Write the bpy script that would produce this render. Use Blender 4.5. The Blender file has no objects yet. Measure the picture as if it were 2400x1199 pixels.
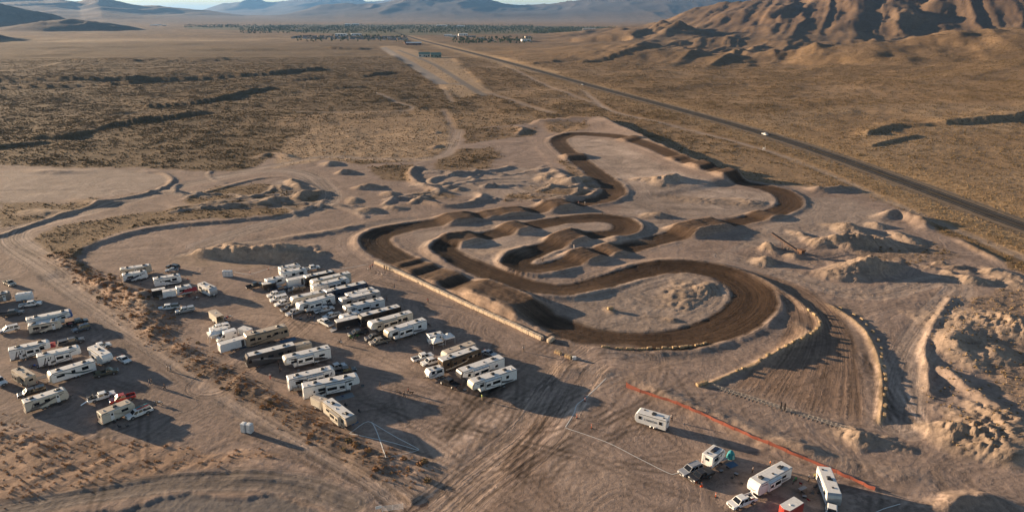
import bpy, bmesh, math, random
import numpy as np
from mathutils import Vector

# ------------------------------------------------------------------ camera, sky, sun, exposure
scene = bpy.context.scene
CAM_H, FOC, IMG_W, IMG_H, HOR = 86.0, 1600.0, 2400.0, 1199.0, 35.0
PITCH = math.atan((IMG_H / 2 - HOR) / FOC)
cam_data = bpy.data.cameras.new('camera')
cam = bpy.data.objects.new('camera', cam_data)
scene.collection.objects.link(cam)
cam.location = (0, 0, CAM_H)
cam.rotation_euler = (math.pi / 2 - PITCH, 0, 0)
cam_data.sensor_width = 36.0
cam_data.lens = 36.0 * FOC / IMG_W
cam_data.clip_start = 0.5
cam_data.clip_end = 150000
scene.camera = cam

SUN_AZ = math.radians(155.0)      # direction of the sun seen from above, measured from +X
SUN_EL = math.radians(9.0)
world = bpy.data.worlds.new('World')
scene.world = world
world.use_nodes = True
wn = world.node_tree.nodes; wl = world.node_tree.links
bg = wn['Background']
sky = wn.new('ShaderNodeTexSky')
sky.sky_type = 'NISHITA'
sky.sun_disc = False
sky.sun_elevation = SUN_EL
sky.sun_rotation = math.pi / 2 - SUN_AZ
sky.altitude = 1400
sky.air_density = 1.0
sky.dust_density = 0.4
sky.ozone_density = 1.0
# thin high cloud, the same all round the sky
tc = wn.new('ShaderNodeTexCoord')
mp = wn.new('ShaderNodeMapping'); mp.inputs['Scale'].default_value = (3.0, 3.0, 16.0)
cn = wn.new('ShaderNodeTexNoise'); cn.inputs['Scale'].default_value = 2.6; cn.inputs['Detail'].default_value = 6
cr = wn.new('ShaderNodeMapRange'); cr.inputs[1].default_value = 0.40; cr.inputs[2].default_value = 0.68
cr.inputs[3].default_value = 0.0; cr.inputs[4].default_value = 0.35
cm = wn.new('ShaderNodeMix'); cm.data_type = 'RGBA'
cm.inputs[7].default_value = (2.3, 2.3, 2.4, 1)
wl.new(tc.outputs['Generated'], mp.inputs['Vector']); wl.new(mp.outputs[0], cn.inputs['Vector'])
wl.new(cn.outputs[0], cr.inputs[0]); wl.new(cr.outputs[0], cm.inputs[0])
wl.new(sky.outputs[0], cm.inputs[6]); wl.new(cm.outputs[2], bg.inputs['Color'])
bg.inputs['Strength'].default_value = 0.05

sun_data = bpy.data.lights.new('sun', 'SUN')
sun_data.energy = 5.0
sun_data.angle = math.radians(0.6)
sun_data.color = (1.0, 0.745, 0.485)
sun = bpy.data.objects.new('sun', sun_data)
scene.collection.objects.link(sun)
sd = Vector((math.cos(SUN_AZ) * math.cos(SUN_EL), math.sin(SUN_AZ) * math.cos(SUN_EL), math.sin(SUN_EL)))
sun.rotation_euler = (-sd).to_track_quat('-Z', 'Y').to_euler()
sun.location = sd * 400
vs = scene.view_settings
vs.view_transform = 'Standard'; vs.look = 'None'; vs.gamma = 1.0
vs.use_curve_mapping = False
vs.exposure = 1.55

# ------------------------------------------------------------------ helpers
COL = scene.collection
rng = np.random.default_rng(7)
rnd = random.Random(11)

def P(px, py, z=0.0):
    """survey point: pixel of the photograph -> world point on the level z"""
    a = (px - IMG_W / 2) / FOC; b = (IMG_H / 2 - py) / FOC
    c, s = math.cos(PITCH), math.sin(PITCH)
    dx, dy, dz = a, c + b * s, -s + b * c
    t = (z - CAM_H) / dz
    return (dx * t, dy * t)

def PP(pts):
    return np.array([P(*p[:2]) for p in pts])

def sstep(a, b, x):
    t = np.clip((x - a) / (b - a), 0, 1)
    return t * t * (3 - 2 * t)

_perm = np.random.default_rng(3).random((256, 256)).astype(np.float32)
def vnoise(x, y):
    xi = np.floor(x).astype(np.int64); yi = np.floor(y).astype(np.int64)
    fx = (x - xi).astype(np.float32); fy = (y - yi).astype(np.float32)
    u = fx * fx * fx * (fx * (fx * 6 - 15) + 10); v = fy * fy * fy * (fy * (fy * 6 - 15) + 10)
    x0 = xi & 255; x1 = (xi + 1) & 255; y0 = yi & 255; y1 = (yi + 1) & 255
    a = _perm[x0, y0]; b = _perm[x1, y0]; c = _perm[x0, y1]; d = _perm[x1, y1]
    return (a + (b - a) * u + (c - a) * v + (a - b - c + d) * u * v) * 2 - 1

def fbm(x, y, oc=4, gain=0.5):
    s = 0; a = 1.0; t = 0
    ca, sa = math.cos(0.6), math.sin(0.6)
    for i in range(oc):
        s = s + a * vnoise(x + 17.3 * i, y + 9.7 * i); t += a
        x, y = (x * ca - y * sa) * 2.03, (x * sa + y * ca) * 2.03
        a *= gain
    return s / t

def ridged(x, y, oc=4):
    s = 0; a = 1.0; t = 0
    for i in range(oc):
        n = 1 - np.abs(vnoise(x + 31.1 * i, y + 7.7 * i)); s = s + a * n * n; t += a
        x, y = x * 2.1 + 3.3, y * 2.1 - 1.7; a *= 0.5
    return s / t

def smooth_line(pts, step=2.0, closed=False, extra=None):
    """Catmull-Rom through world points; extra = per-point values interpolated along"""
    pts = np.asarray(pts, float); n = len(pts)
    ex = None if extra is None else np.asarray(extra, float)
    out = []; oe = []
    m = n if closed else n - 1
    for i in range(m):
        if closed:
            p0, p1, p2, p3 = pts[(i - 1) % n], pts[i], pts[(i + 1) % n], pts[(i + 2) % n]
        else:
            p0, p1, p2, p3 = pts[max(i - 1, 0)], pts[i], pts[i + 1], pts[min(i + 2, n - 1)]
        k = max(1, int(np.linalg.norm(p2 - p1) / step))
        for j in range(k):
            t = j / k
            out.append(0.5 * ((2 * p1) + (-p0 + p2) * t + (2 * p0 - 5 * p1 + 4 * p2 - p3) * t * t + (-p0 + 3 * p1 - 3 * p2 + p3) * t ** 3))
            if ex is not None:
                oe.append(ex[i] * (1 - t) + ex[(i + 1) % n] * t)
    if closed: out.append(out[0]); oe.append(oe[0] if oe else 0)
    else: out.append(pts[-1]); oe.append(ex[-1] if ex is not None else 0)
    return np.array(out), (np.array(oe) if ex is not None else None)

# ------------------------------------------------------------------ ground sheet: fan of rows and columns
rows = [60.0]
while rows[-1] < 520: rows.append(rows[-1] * 1.0041)
while rows[-1] < 45000: rows.append(rows[-1] * 1.0085)
rowY = np.array(rows)
ct = np.arange(-0.84, 0.8401, 0.0028)
ot = 0.84 + 0.0028 * np.cumsum(1.32 ** np.arange(1, 22)); ot = ot[ot < 1.7]
colT = np.concatenate([-ot[::-1], ct, ot])
GX = (colT[None, :] * rowY[:, None]); GY = np.repeat(rowY[:, None], len(colT), 1)
NR, NC = GX.shape
Z = np.zeros((NR, NC))

class PF: pass
def field(pts, R, vals=None):
    """distance, signed offset (left +), arc length and value of the nearest point of a line, near the line only"""
    f = PF()
    f.d = np.full((NR, NC), 1e4, np.float32); f.lat = np.zeros((NR, NC), np.float32)
    f.s = np.zeros((NR, NC), np.float32)
    f.v = None if vals is None else np.zeros((NR, NC, vals.shape[1]), np.float32)
    acc = 0.0
    for i in range(len(pts) - 1):
        (x0, y0), (x1, y1) = pts[i], pts[i + 1]
        L = math.hypot(x1 - x0, y1 - y0)
        if L < 1e-6: continue
        ylo = max(min(y0, y1) - R, rowY[0]); yhi = max(y0, y1) + R
        r0, r1 = np.searchsorted(rowY, [ylo, yhi])
        xs = (min(x0, x1) - R, max(x0, x1) + R)
        tl = min(xs[0] / ylo, xs[0] / yhi); th = max(xs[1] / ylo, xs[1] / yhi)
        c0, c1 = np.searchsorted(colT, [tl, th])
        if r1 > r0 and c1 > c0:
            X = GX[r0:r1, c0:c1]; Y = GY[r0:r1, c0:c1]
            ux, uy = (x1 - x0) / L, (y1 - y0) / L
            a = np.clip((X - x0) * ux + (Y - y0) * uy, 0, L)
            ex = X - x0 - a * ux; ey = Y - y0 - a * uy
            d = np.sqrt(ex * ex + ey * ey)
            D = f.d[r0:r1, c0:c1]; m = d < D
            D[m] = d[m]
            lat = d * np.sign(ux * ey - uy * ex)
            f.lat[r0:r1, c0:c1][m] = lat[m]
            f.s[r0:r1, c0:c1][m] = (acc + a)[m]
            if vals is not None:
                w = (a / L)[..., None]
                f.v[r0:r1, c0:c1][m] = (vals[i] * (1 - w) + vals[i + 1] * w)[m]
        acc += L
    f.len = acc
    return f

def inside(poly):
    """mask of a polygon given in world points, soft edge made uneven by noise"""
    x = GX + WX; y = GY + WY
    px, py = poly[:, 0], poly[:, 1]
    r0, r1 = np.searchsorted(rowY, [max(rowY[0], py.min() - 12), py.max() + 12])
    m = np.zeros((NR, NC), bool)
    xs, ys = x[r0:r1], y[r0:r1]
    mm = np.zeros(xs.shape, bool)
    j = len(px) - 1
    for i in range(len(px)):
        cond = (py[i] > ys) != (py[j] > ys)
        mm ^= cond & (xs < (px[j] - px[i]) * (ys - py[i]) / (py[j] - py[i] + 1e-12) + px[i])
        j = i
    m[r0:r1] = mm
    return m.astype(np.float32)

def blur(m, n=1):
    for _ in range(n):
        m = (m + np.roll(m, 1, 0) + np.roll(m, -1, 0) + np.roll(m, 1, 1) + np.roll(m, -1, 1)) / 5
    return m

NEAR = GY < 900
n8 = fbm(GX / 8, GY / 8, 4); n3 = fbm(GX / 2.6 + 40, GY / 2.6, 3); n30 = fbm(GX / 34 + 5, GY / 34, 4)
n1 = fbm(GX / 1.25 + 9, GY / 1.25 + 4, 2); n120 = fbm(GX / 140, GY / 140 + 3, 4)
WX = (fbm(GX / 9 + 71, GY / 9, 3) * 3.2); WY = (fbm(GX / 9, GY / 9 + 37, 3) * 3.2)

# colour layers -------------------------------------------------------------
DIRT = np.array((0.276, 0.206, 0.168)); PALE = np.array((0.322, 0.256, 0.213)); DARK = np.array((0.055, 0.033, 0.020))
BROWN = np.array((0.165, 0.104, 0.069)); SAGEG = np.array((0.232, 0.150, 0.083)); GOLD = np.array((0.40, 0.270, 0.150))
ORANGE = np.array((0.34, 0.205, 0.125)); ASPH = np.array((0.085, 0.080, 0.078)); GREYP = np.array((0.215, 0.180, 0.160))
col = np.empty((NR, NC, 3)); col[:] = DIRT
streak = np.full((NR, NC), 0.6)       # how strongly tyre lines show
flow = (fbm(GX / 26 + 3, GY / 26 + 8, 2) * 13.0)   # coordinate across the tyre lines
sage = np.zeros((NR, NC))              # how much brush grows
rough = np.full((NR, NC), 0.05)        # small unevenness in metres
def paint(mask, c, k=1.0):
    m = (mask * k)[..., None]
    col[:] = col * (1 - m) + np.asarray(c) * m

# ------------------------------------------------------------------ where brush grows, where earth is bare
bare_outline = [(-900, 560), (-300, 420), (0, 385), (150, 393), (330, 392), (420, 398), (560, 402), (610, 385), (650, 355), (700, 372), (760, 372),
    (850, 385), (960, 378), (1020, 365), (1060, 340), (1050, 318), (1120, 300), (1210, 292), (1260, 285), (1400, 281), (1460, 300), (1540, 348),
    (1620, 385), (1700, 412), (1800, 430), (1880, 432), (1930, 445), (2010, 440), (2120, 500), (2240, 560), (2400, 640), (2900, 830), (4200, 1500),
    (2400, 1600), (0, 1600), (-1500, 1600)]
bare = blur(inside(PP(bare_outline)), 2)
sage_patches = [
    [(70, 565), (130, 530), (240, 515), (330, 500), (450, 482), (560, 492), (640, 492), (720, 482), (705, 505), (560, 512), (420, 523), (330, 535), (262, 552), (190, 585), (170, 610), (230, 640), (190, 650), (120, 610)],
    [(470, 452), (520, 437), (600, 432), (700, 438), (752, 452), (765, 472), (700, 482), (600, 488), (480, 482), (430, 478)],
    [(860, 392), (900, 388), (975, 385), (960, 405), (965, 425), (905, 420)],
    [(1015, 382), (1075, 352), (1160, 345), (1170, 368), (1140, 395), (1060, 405), (1020, 398)],
    [(1085, 305), (1180, 298), (1250, 302), (1255, 318), (1180, 324), (1090, 338)],
    [(1275, 291), (1370, 289), (1382, 304), (1330, 312), (1285, 310)],
    [(1305, 372), (1340, 385), (1385, 420), (1400, 440), (1330, 452), (1240, 450), (1230, 440), (1350, 425), (1320, 395)],
    [(1180, 455), (1330, 447), (1390, 450), (1380, 462), (1240, 470), (1180, 470)],
    [(1010, 448), (1060, 455), (1060, 468), (985, 466), (960, 455)],
    [(0, 470), (140, 478), (230, 462), (200, 495), (80, 520), (0, 535)],
    [(2200, 830), (2290, 790), (2420, 800), (2420, 960), (2330, 900)],
    [(2230, 700), (2420, 660), (2420, 740), (2300, 740)],
    [(2000, 575), (2160, 560), (2250, 600), (2110, 620), (2020, 605)],
]
sg = 1 - bare
for pp in sage_patches:
    k = 0.75 if pp[0][0] < 1900 else 0.28
    sg = np.maximum(sg, blur(inside(PP(pp)), 1) * k)
leftp = sstep(0.02, -0.16, GX / GY + 0.05 * n120) * sstep(2700, 2100, GY + 160 * n120)
sage = sg * np.clip(0.72 + 0.18 * leftp + 0.7 * n30 + 0.5 * n120 + 0.35 * n8, 0.06, 1)
paint(sg, SAGEG)
paint(sg * np.clip(-1.6 * n30 - 0.9 * n120 - 0.1, 0, 1), (0.32, 0.215, 0.128), 0.75)
paint(sg * leftp, (0.138, 0.097, 0.060), 0.70)
goldfield = blur(inside(PP([(640, 395), (665, 330), (760, 290), (900, 275), (1010, 270), (1060, 300), (1075, 335), (1000, 375), (900, 380), (760, 375)])), 2)
goldfield *= np.clip(0.85 + 0.6 * n8, 0, 1)
paint(goldfield, (0.42, 0.295, 0.190), 0.9); sage *= 1 - 0.86 * goldfield
for pp, k in (([(650, 300), (640, 275), (800, 262), (1000, 255), (1250, 268), (1270, 285), (1050, 300), (900, 300)], 0.45),
              ([(1500, 330), (1700, 330), (1950, 420), (1900, 440), (1700, 410), (1560, 350)], 0.4)):
    m = blur(inside(PP(pp)), 2); paint(m, (0.30, 0.205, 0.125), 0.8); sage *= 1 - k * m
pl = blur(inside(PP([(0, 400), (120, 398), (330, 400), (392, 412), (398, 425), (350, 445), (230, 462), (120, 470), (0, 474)])), 2); paint(pl, PALE, 0.9)
for pp in ([(1330, 325), (1440, 335), (1560, 400), (1690, 440), (1790, 450), (1830, 475), (1760, 500), (1560, 520), (1450, 500), (1470, 450), (1400, 390), (1340, 350)],
           [(960, 545), (1100, 525), (1400, 500), (1560, 520), (1600, 545), (1400, 590), (1250, 640), (1080, 600), (980, 575)],
           [(1330, 690), (1450, 650), (1600, 640), (1720, 680), (1735, 710), (1640, 765), (1450, 785), (1350, 760)],
           [(970, 430), (1020, 410), (1200, 390), (1300, 400), (1380, 440), (1250, 450), (1130, 470), (1050, 450)],
           [(640, 425), (720, 420), (760, 450), (650, 470)],
           [(1880, 470), (1960, 460), (2100, 510), (2060, 560), (1900, 560), (1700, 590)]):
    paint(blur(inside(PP(pp)), 2), PALE, 0.75)
# right desert beyond the highway
rd = blur(inside(PP([(1560, 250), (1800, 268), (2000, 250), (2420, 250), (2420, 400), (2600, 560), (2420, 500), (2100, 390), (1800, 300)])), 2)
paint(rd * np.clip(0.6 + n30, 0, 1), (0.315, 0.225, 0.145), 0.8); sage *= 1 - 0.55 * rd
tan_plain = sstep(1900, 2500, GY) * sstep(6500, 4500, GY)
paint(tan_plain * np.clip(0.6 + 1.2 * n120, 0, 1), (0.185, 0.130, 0.088), 0.8)
bandx = np.exp(-((GY - 2700 - 0.10 * GX) / 170) ** 2) * sstep(-300, -700, GX)
paint(bandx * np.clip(.7 + n120, 0, 1), (0.40, 0.285, 0.17), 0.8); sage *= 1 - 0.8 * bandx
# ------------------------------------------------------------------ relief: tools
def bump_along(pts, h, w, nz=0.35, closed=False, sm=3.0):
    line, _ = smooth_line(PP(pts), sm, closed)
    f = field(line, w * 3.2)
    p = np.clip(1.15 - f.d / (w * 1.35) * (1 + 0.3 * n3), 0, 1) ** 1.2 * (1 + nz * 0.6 * n3 + nz * 0.6 * n8)
    end = sstep(0, 3 * w, f.s) * sstep(f.len, f.len - 3 * w, f.s) if not closed else 1
    Z[:] += h * p * (0.25 + 0.75 * end)
    return f, p
def mound(px, py, r, h, crumb=0.22, sx=1.0, ang=0.0, c=None, ck=0.8):
    x, y = P(px, py)
    r0, r1 = np.searchsorted(rowY, [max(61, y - 2 * r), y + 2 * r])
    X = GX[r0:r1] - x; Y = GY[r0:r1] - y
    ca, sa = math.cos(ang), math.sin(ang)
    u = (X * ca + Y * sa) / sx; v = -X * sa + Y * ca
    d = np.sqrt(u * u + v * v) / r * (1 + 0.35 * n8[r0:r1] + 0.18 * n3[r0:r1])
    m = np.clip(1 - d, 0, 1)
    rr_ = 1 - np.abs(n3[r0:r1] * 1.6)
    Z[r0:r1] += h * m * (0.82 + 0.30 * rr_ * (0.4 + crumb * 2)) + (crumb * h * 0.5 * n8[r0:r1] + crumb * 0.5 * n1[r0:r1]) * np.clip(m * 3, 0, 1)
    if c is not None:
        mm = (np.clip(m * 3, 0, 1) * ck)[..., None]
        col[r0:r1] = col[r0:r1] * (1 - mm) + np.asarray(c) * mm
    sage[r0:r1] *= 1 - np.clip(m * 4, 0, 1)
def scarp(pts, h, wid=4.0, fall=40.0, nz=0.3, reach=None):
    """ground on the right of the line stands h higher and eases back over fall metres"""
    line, _ = smooth_line(PP(pts), 4.0)
    f = field(line, reach or fall * 2.5)
    lat = -f.lat + (n8 * 2.0 + n3 * 0.8) * min(1.5, wid / 4) * nz * 3
    end = sstep(0, 10 * wid * 0.5, f.s) * sstep(f.len, f.len - 5 * wid, f.s)
    up = sstep(-wid, wid * 0.3, lat) * np.exp(-np.clip(lat, 0, None) / fall)
    Z[:] += h * up * end * (f.d < 9000) * (np.clip(0.85 + 0.9 * n30, 0.35, 1.2) if fall > 28 else 1)
    return f

# ------------------------------------------------------------------ broad relief
hw_px = [(3700, 990), (3000, 740), (2700, 632), (2400, 531), (2250, 475), (2100, 419), (1950, 365), (1800, 316), (1600, 259), (1400, 205), (1250, 163), (1120, 128), (1040, 108), (985, 94), (955, 85), (930, 77), (915, 71), (905, 66)]
hw_line, _ = smooth_line(PP(hw_px), 25.0)
fh = field(hw_line, 160.0)
calm = 1 - np.exp(-(np.minimum(fh.d, 1000) / 55) ** 2)
far = sstep(430, 1000, GY)
Z += (fbm(GX / 210, GY / 90 + 2, 4) * 5.0 * far + n30 * 0.9 * sstep(380, 600, GY)) * calm * sstep(12000, 7000, GY)
Z += (n8 * 0.16 + n3 * 0.05) * np.clip(sg, 0, 1) * sstep(1200, 500, GY) * calm
Z += n8 * 0.07 + n30 * 0.12 * sstep(90, 200, GY) + (n1 * 0.045 + n3 * 0.05) * sstep(700, 300, GY)
# washes and terrace edges on the left plain (they drop towards the south-east)
for pts, h, w, fa in (
    ([(770, 166), (700, 171), (620, 178), (480, 184), (320, 189), (150, 192), (-60, 193)], 5.1, 3.5, 72),
    ([(330, 199), (200, 203), (100, 207), (-60, 213)], 4.5, 3.2, 54),
    ([(650, 205), (600, 215), (545, 229), (500, 238), (420, 246), (330, 254)], 3.6, 2.4, 42),
    ([(500, 262), (424, 273), (330, 286), (250, 299), (139, 328)], 3.6, 2.0, 42),
    ([(125, 331), (60, 340), (-60, 352)], 2.3, 1.8, 30),
    ([(755, 182), (715, 185), (675, 189)], 2.8, 2.4, 36),
    ([(930, 171), (885, 176), (840, 181)], 2.8, 2.4, 36),
    ([(880, 113), (820, 115), (755, 113)], 5.1, 5.3, 96),
    ([(330, 146), (250, 145), (160, 143)], 3.3, 4.1, 96), ([(540, 143), (500, 144), (440, 145)], 2.8, 3.5, 72),
    ([(860, 200), (810, 206), (770, 209)], 2.3, 1.8, 30),
    ([(2420, 275), (2330, 285), (2200, 293), (2090, 298), (2030, 320)], 3.3, 1.8, 30),
    ([(2160, 318), (2100, 330), (2040, 345)], 1.3, 1.2, 18),
    ([(1330, 147), (1290, 149), (1240, 151)], 3.3, 2.9, 48),
    ([(1560, 132), (1480, 140), (1360, 149)], 3.9, 2.9, 48),
    ([(1560, 168), (1520, 170), (1470, 171)], 2.0, 2.4, 36)):
    scarp(pts, h, w, fa)

# the hills on the right ------------------------------------------------------
# long brush-covered slope rising to the right
sx_ = GX - (90 + 0.10 * GY)
slope = sstep(60, 950, sx_) * sstep(430, 820, GY + 0.18 * GX - 120) * sstep(1650, 1080, GY)
Z += slope * (40 + 9 * n120)
Z += slope * 3.0 * ridged(GX / 90 + GY / 160, GY / 260, 3)
# badland foothills behind it
ga_ = GX * .906 - GY * .42; gb_ = GX * .42 + GY * .906   # across and along the gullies
foot = sstep(-260, 420, GX - 0.10 * GY) * sstep(950, 1330, GY + 0.16 * GX - 190 + 60 * n120) * sstep(4600, 2600, GY)
fw_ = 0.5 + 0.5 * fbm(GX / 330 + 0.5 * n120, GY / 420 + 4, 2)
fr2 = ridged(ga_ / 330 + .3 * n120, gb_ / 900 + 1, 2)
fg_ = ridged(ga_ / 80 + 0.25 * n120, gb_ / 600 + 7, 2)
Z += foot * (40 * sstep(0.3, 0.8, fw_) + 26 * fr2 - 14 + 9 * fg_ + 2.5 * ridged(ga_ / 32 + .2 * n30, gb_ / 260 + 9, 2))
bad = np.clip(foot * (0.0 + 1.6 * fbm(GX / 210 + 8, GY / 260, 3)), 0, 1)
# main mountain ridge
rx = np.array([-2000, 180, 420, 594, 848, 1145, 1272, 1700, 2400, 4000]); rz = np.array([0, 0, 8, 26, 88, 142, 160, 225, 280, 300])
env = np.interp(GX * (3200 / np.maximum(GY, 1500)), rx, rz)
across = sstep(1900, 3300, GY + 0.10 * GX) * sstep(7000, 4200, GY)
gul = ridged(ga_ / 150 + 0.15 * n120, gb_ / 3200 + 2, 3)
mt = env * across
Z += mt * (0.80 + 0.10 * fbm(GX / 500, GY / 500, 2)) + np.minimum(mt, 80) * 0.42 * gul
mtm = np.clip(mt / 60, 0, 1)
hillm = np.clip(np.maximum(mtm, foot * 0.9), 0, 1)
paint(hillm, (0.140, 0.092, 0.058), 0.88)
paint(bad, (0.25, 0.172, 0.110), 0.7)
paint(np.clip(mtm - 0.4, 0, 1) * np.clip(0.5 + 1.3 * fbm(GX / 400, GY / 700, 3), 0, 1), (0.120, 0.078, 0.057), 0.8)
sage *= 1 - 0.75 * hillm
paint(slope, (0.165, 0.110, 0.066), 0.8); sage = np.maximum(sage, slope * .8 * (sg > .5))
# cut road up the hill
cutl, _ = smooth_line(np.array([P(2178, 82, 70), P(2176, 70, 80), P(2172, 62, 90)]), 8)

# hills on the left and the far ranges ---------------------------------------
def hill(px, ytop, D, half_px, pw=1.4, skew=0.0, oc=4, depth=None, base=0.0):
    xc = (px - 1200) / FOC * D / math.cos(PITCH); w = half_px / FOC * D / math.cos(PITCH)
    ztop = CAM_H + (HOR - ytop) / FOC * D
    dp = depth or w * 0.8
    u = (GX - xc) / w; v = (GY - D) / dp
    q = np.sqrt((u + skew * np.abs(u)) ** 2 + v * v)
    m = np.clip(1 - q, 0, 1)
    m = m ** pw * (1 + 0.4 * (1 - m))
    n = ridged(GX / (w * 0.35) + 3, GY / (dp * 0.35), oc)
    Z[:] += np.where(m > 0, (ztop - base) * m * (0.8 + 0.35 * n), 0)
    return m
lm = hill(112, 4, 5200, 210, 1.25) + hill(270, 44, 4300, 150, 0.9) + hill(20, 62, 2500, 150, 1.1) + hill(-120, 55, 2600, 160, 1.0)
paint(np.clip(lm * 4, 0, 1), (0.125, 0.092, 0.075), 0.9)
def rangef(prof, D, depth, oc=5, gx=900., rel=0.45):
    """mountain range: profile of (pixel x, pixel y of the crest) at distance D"""
    px = np.array([p[0] for p in prof]); zz = np.array([CAM_H + (HOR - p[1]) / FOC * D for p in prof])
    xs = (px - 1200) / FOC * D / math.cos(PITCH)
    hgt = np.interp(GX * D / np.maximum(GY, D * 0.3), xs, zz, left=0, right=0)
    v = (GY - D) / depth
    m = np.where(v < 0, np.clip(1 + v, 0, 1) ** 1.25, np.clip(1 - v * 0.6, 0, 1))
    n = ridged(GX / gx + 0.3 * fbm(GX / gx, GY / gx, 2), GY / (gx * 2.2) + 5, oc)
    Z[:] += np.clip(hgt, 0, None) * m * (1 - rel + rel * 1.7 * n) * 1.12
    return m * np.clip(hgt / 100, 0, 1)
r1 = rangef([(-900, 0), (-200, -14), (0, -12), (150, -8), (255, -2), (300, 6), (335, 1), (345, 0), (380, 8), (430, 17), (520, 24), (640, 36), (760, 42), (840, 47)], 12000, 5200, gx=1500, rel=0.30)
r2 = rangef([(640, 45), (720, 38), (760, 31), (800, 22), (850, 14), (900, 9), (960, 5), (1000, 1), (1050, 0), (1085, 1), (1130, 5), (1180, 10), (1240, 14), (1300, 15), (1360, 8), (1420, 0), (1500, -6), (1600, -10), (1700, -14), (2000, -20), (2600, -20), (3200, 0)], 14500, 5000, gx=1500, rel=0.32)
r3 = rangef([(480, 41), (530, 34), (560, 25), (600, 12), (650, 7), (690, 9), (720, 5), (770, 3), (800, 6), (880, 2), (1000, 6), (1100, 20), (1240, 41)], 26000, 8000, gx=2600, rel=0.3)
paint(np.clip(r1 * 3, 0, 1), (0.20, 0.155, 0.125), 0.9)
paint(np.clip(r2 * 3, 0, 1), (0.085, 0.075, 0.078), 0.95)
paint(np.clip((r2 - 0.02) * 9, 0, 1) * np.clip(1 - r2 * 9, 0, 1), (0.36, 0.28, 0.22), 0.7)
paint(np.clip(r3 * 3, 0, 1), (0.09, 0.085, 0.09), 0.9)
sage *= 1 - np.clip(r1 + r2 + r3, 0, 1)

# ------------------------------------------------------------------ the race circuit
TRK = [(1320, 768, 5.4), (1370, 786, 5.5), (1450, 800, 5.4), (1550, 801, 5.4), (1640, 787, 5.5), (1718, 757, 6.1), (1764, 717, 6.1), (1762, 681, 5.9), (1715, 650, 5.4), (1650, 632, 5.0), (1560, 626, 4.8),
    (1480, 642, 4.8), (1400, 666, 4.8), (1330, 681, 4.8), (1260, 676, 4.8), (1190, 655, 4.8), (1120, 628, 4.8), (1062, 601, 4.8), (1040, 586, 5.0), (1048, 573, 5.0), (1085, 562, 4.7), (1150, 550, 4.5),
    (1210, 536, 4.5), (1290, 521, 4.5), (1350, 514, 4.7), (1405, 512, 4.8), (1452, 518, 5.0), (1473, 532, 5.0), (1455, 546, 5.0), (1400, 552, 4.7), (1345, 558, 4.5), (1300, 574, 4.5), (1250, 592, 4.7),
    (1217, 606, 4.8), (1210, 618, 5.0), (1235, 629, 5.0), (1285, 629, 4.7), (1345, 610, 4.5), (1400, 594, 4.5), (1470, 580, 4.5), (1550, 560, 4.7), (1615, 542, 4.7), (1680, 527, 4.7), (1760, 513, 4.7),
    (1822, 497, 4.8), (1852, 478, 5.2), (1840, 457, 5.2), (1795, 440, 4.7), (1730, 427, 4.5), (1680, 412, 4.5), (1600, 386, 4.5), (1530, 355, 4.5), (1460, 331, 4.5), (1395, 321, 4.7), (1340, 319, 5.0),
    (1310, 328, 5.4), (1316, 344, 5.4), (1345, 368, 5.0), (1385, 399, 5.0), (1428, 432, 5.4), (1440, 451, 5.5), (1418, 467, 5.4), (1372, 476, 4.8), (1310, 485, 4.7), (1240, 495, 4.7), (1170, 502, 4.7), (1090, 511, 4.7),
    (1010, 523, 4.8), (930, 538, 5.2), (885, 553, 5.7), (882, 572, 5.9), (915, 596, 5.5), (975, 626, 5.2), (1040, 652, 5.2), (1100, 677, 5.2), (1165, 703, 5.2), (1240, 737, 5.2)]
tl, tw = smooth_line(PP(TRK), 3.0, True, [p[2] for p in TRK])
k = np.zeros(len(tl)); dv = np.diff(tl, axis=0, append=tl[1:2]); th_ = np.unwrap(np.arctan2(dv[:, 1], dv[:, 0]))
dth = np.gradient(th_) / 3.0
ker = np.ones(7) / 7; k = np.convolve(np.concatenate([dth[-7:], dth, dth[:7]]), ker, 'same')[7:-7]
tv = np.stack([tw, k], 1)
ft = field(tl, 26.0, tv)
hwid = np.maximum(ft.v[..., 0], 3.0) * (1.12 + 0.14 * n30); kap = ft.v[..., 1]
outer = -ft.lat * np.sign(kap)            # + on the outside of the turn
turn = np.clip(np.abs(kap) / 0.055, 0, 1)
on = (ft.d < 900)
oo = outer / hwid
berm = np.where(oo < 1, sstep(-0.2, 1.05, oo), sstep(1.0 + 5.0 / np.maximum(hwid, 3), 1.0, oo)) * turn * 0.95
edge = np.exp(-((ft.d - hwid - 0.9) / 1.3) ** 2) * 0.16 * np.clip(0.6 + 1.6 * n8 + 0.8 * n3, 0, 2)
Z += np.where(on, berm + edge - 0.18 * sstep(1.15, 0.85, ft.d / hwid), 0)
tcum = np.concatenate([[0], np.cumsum(np.linalg.norm(np.diff(tl, axis=0), axis=1))])
jumpm = np.zeros((NR, NC))
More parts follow.
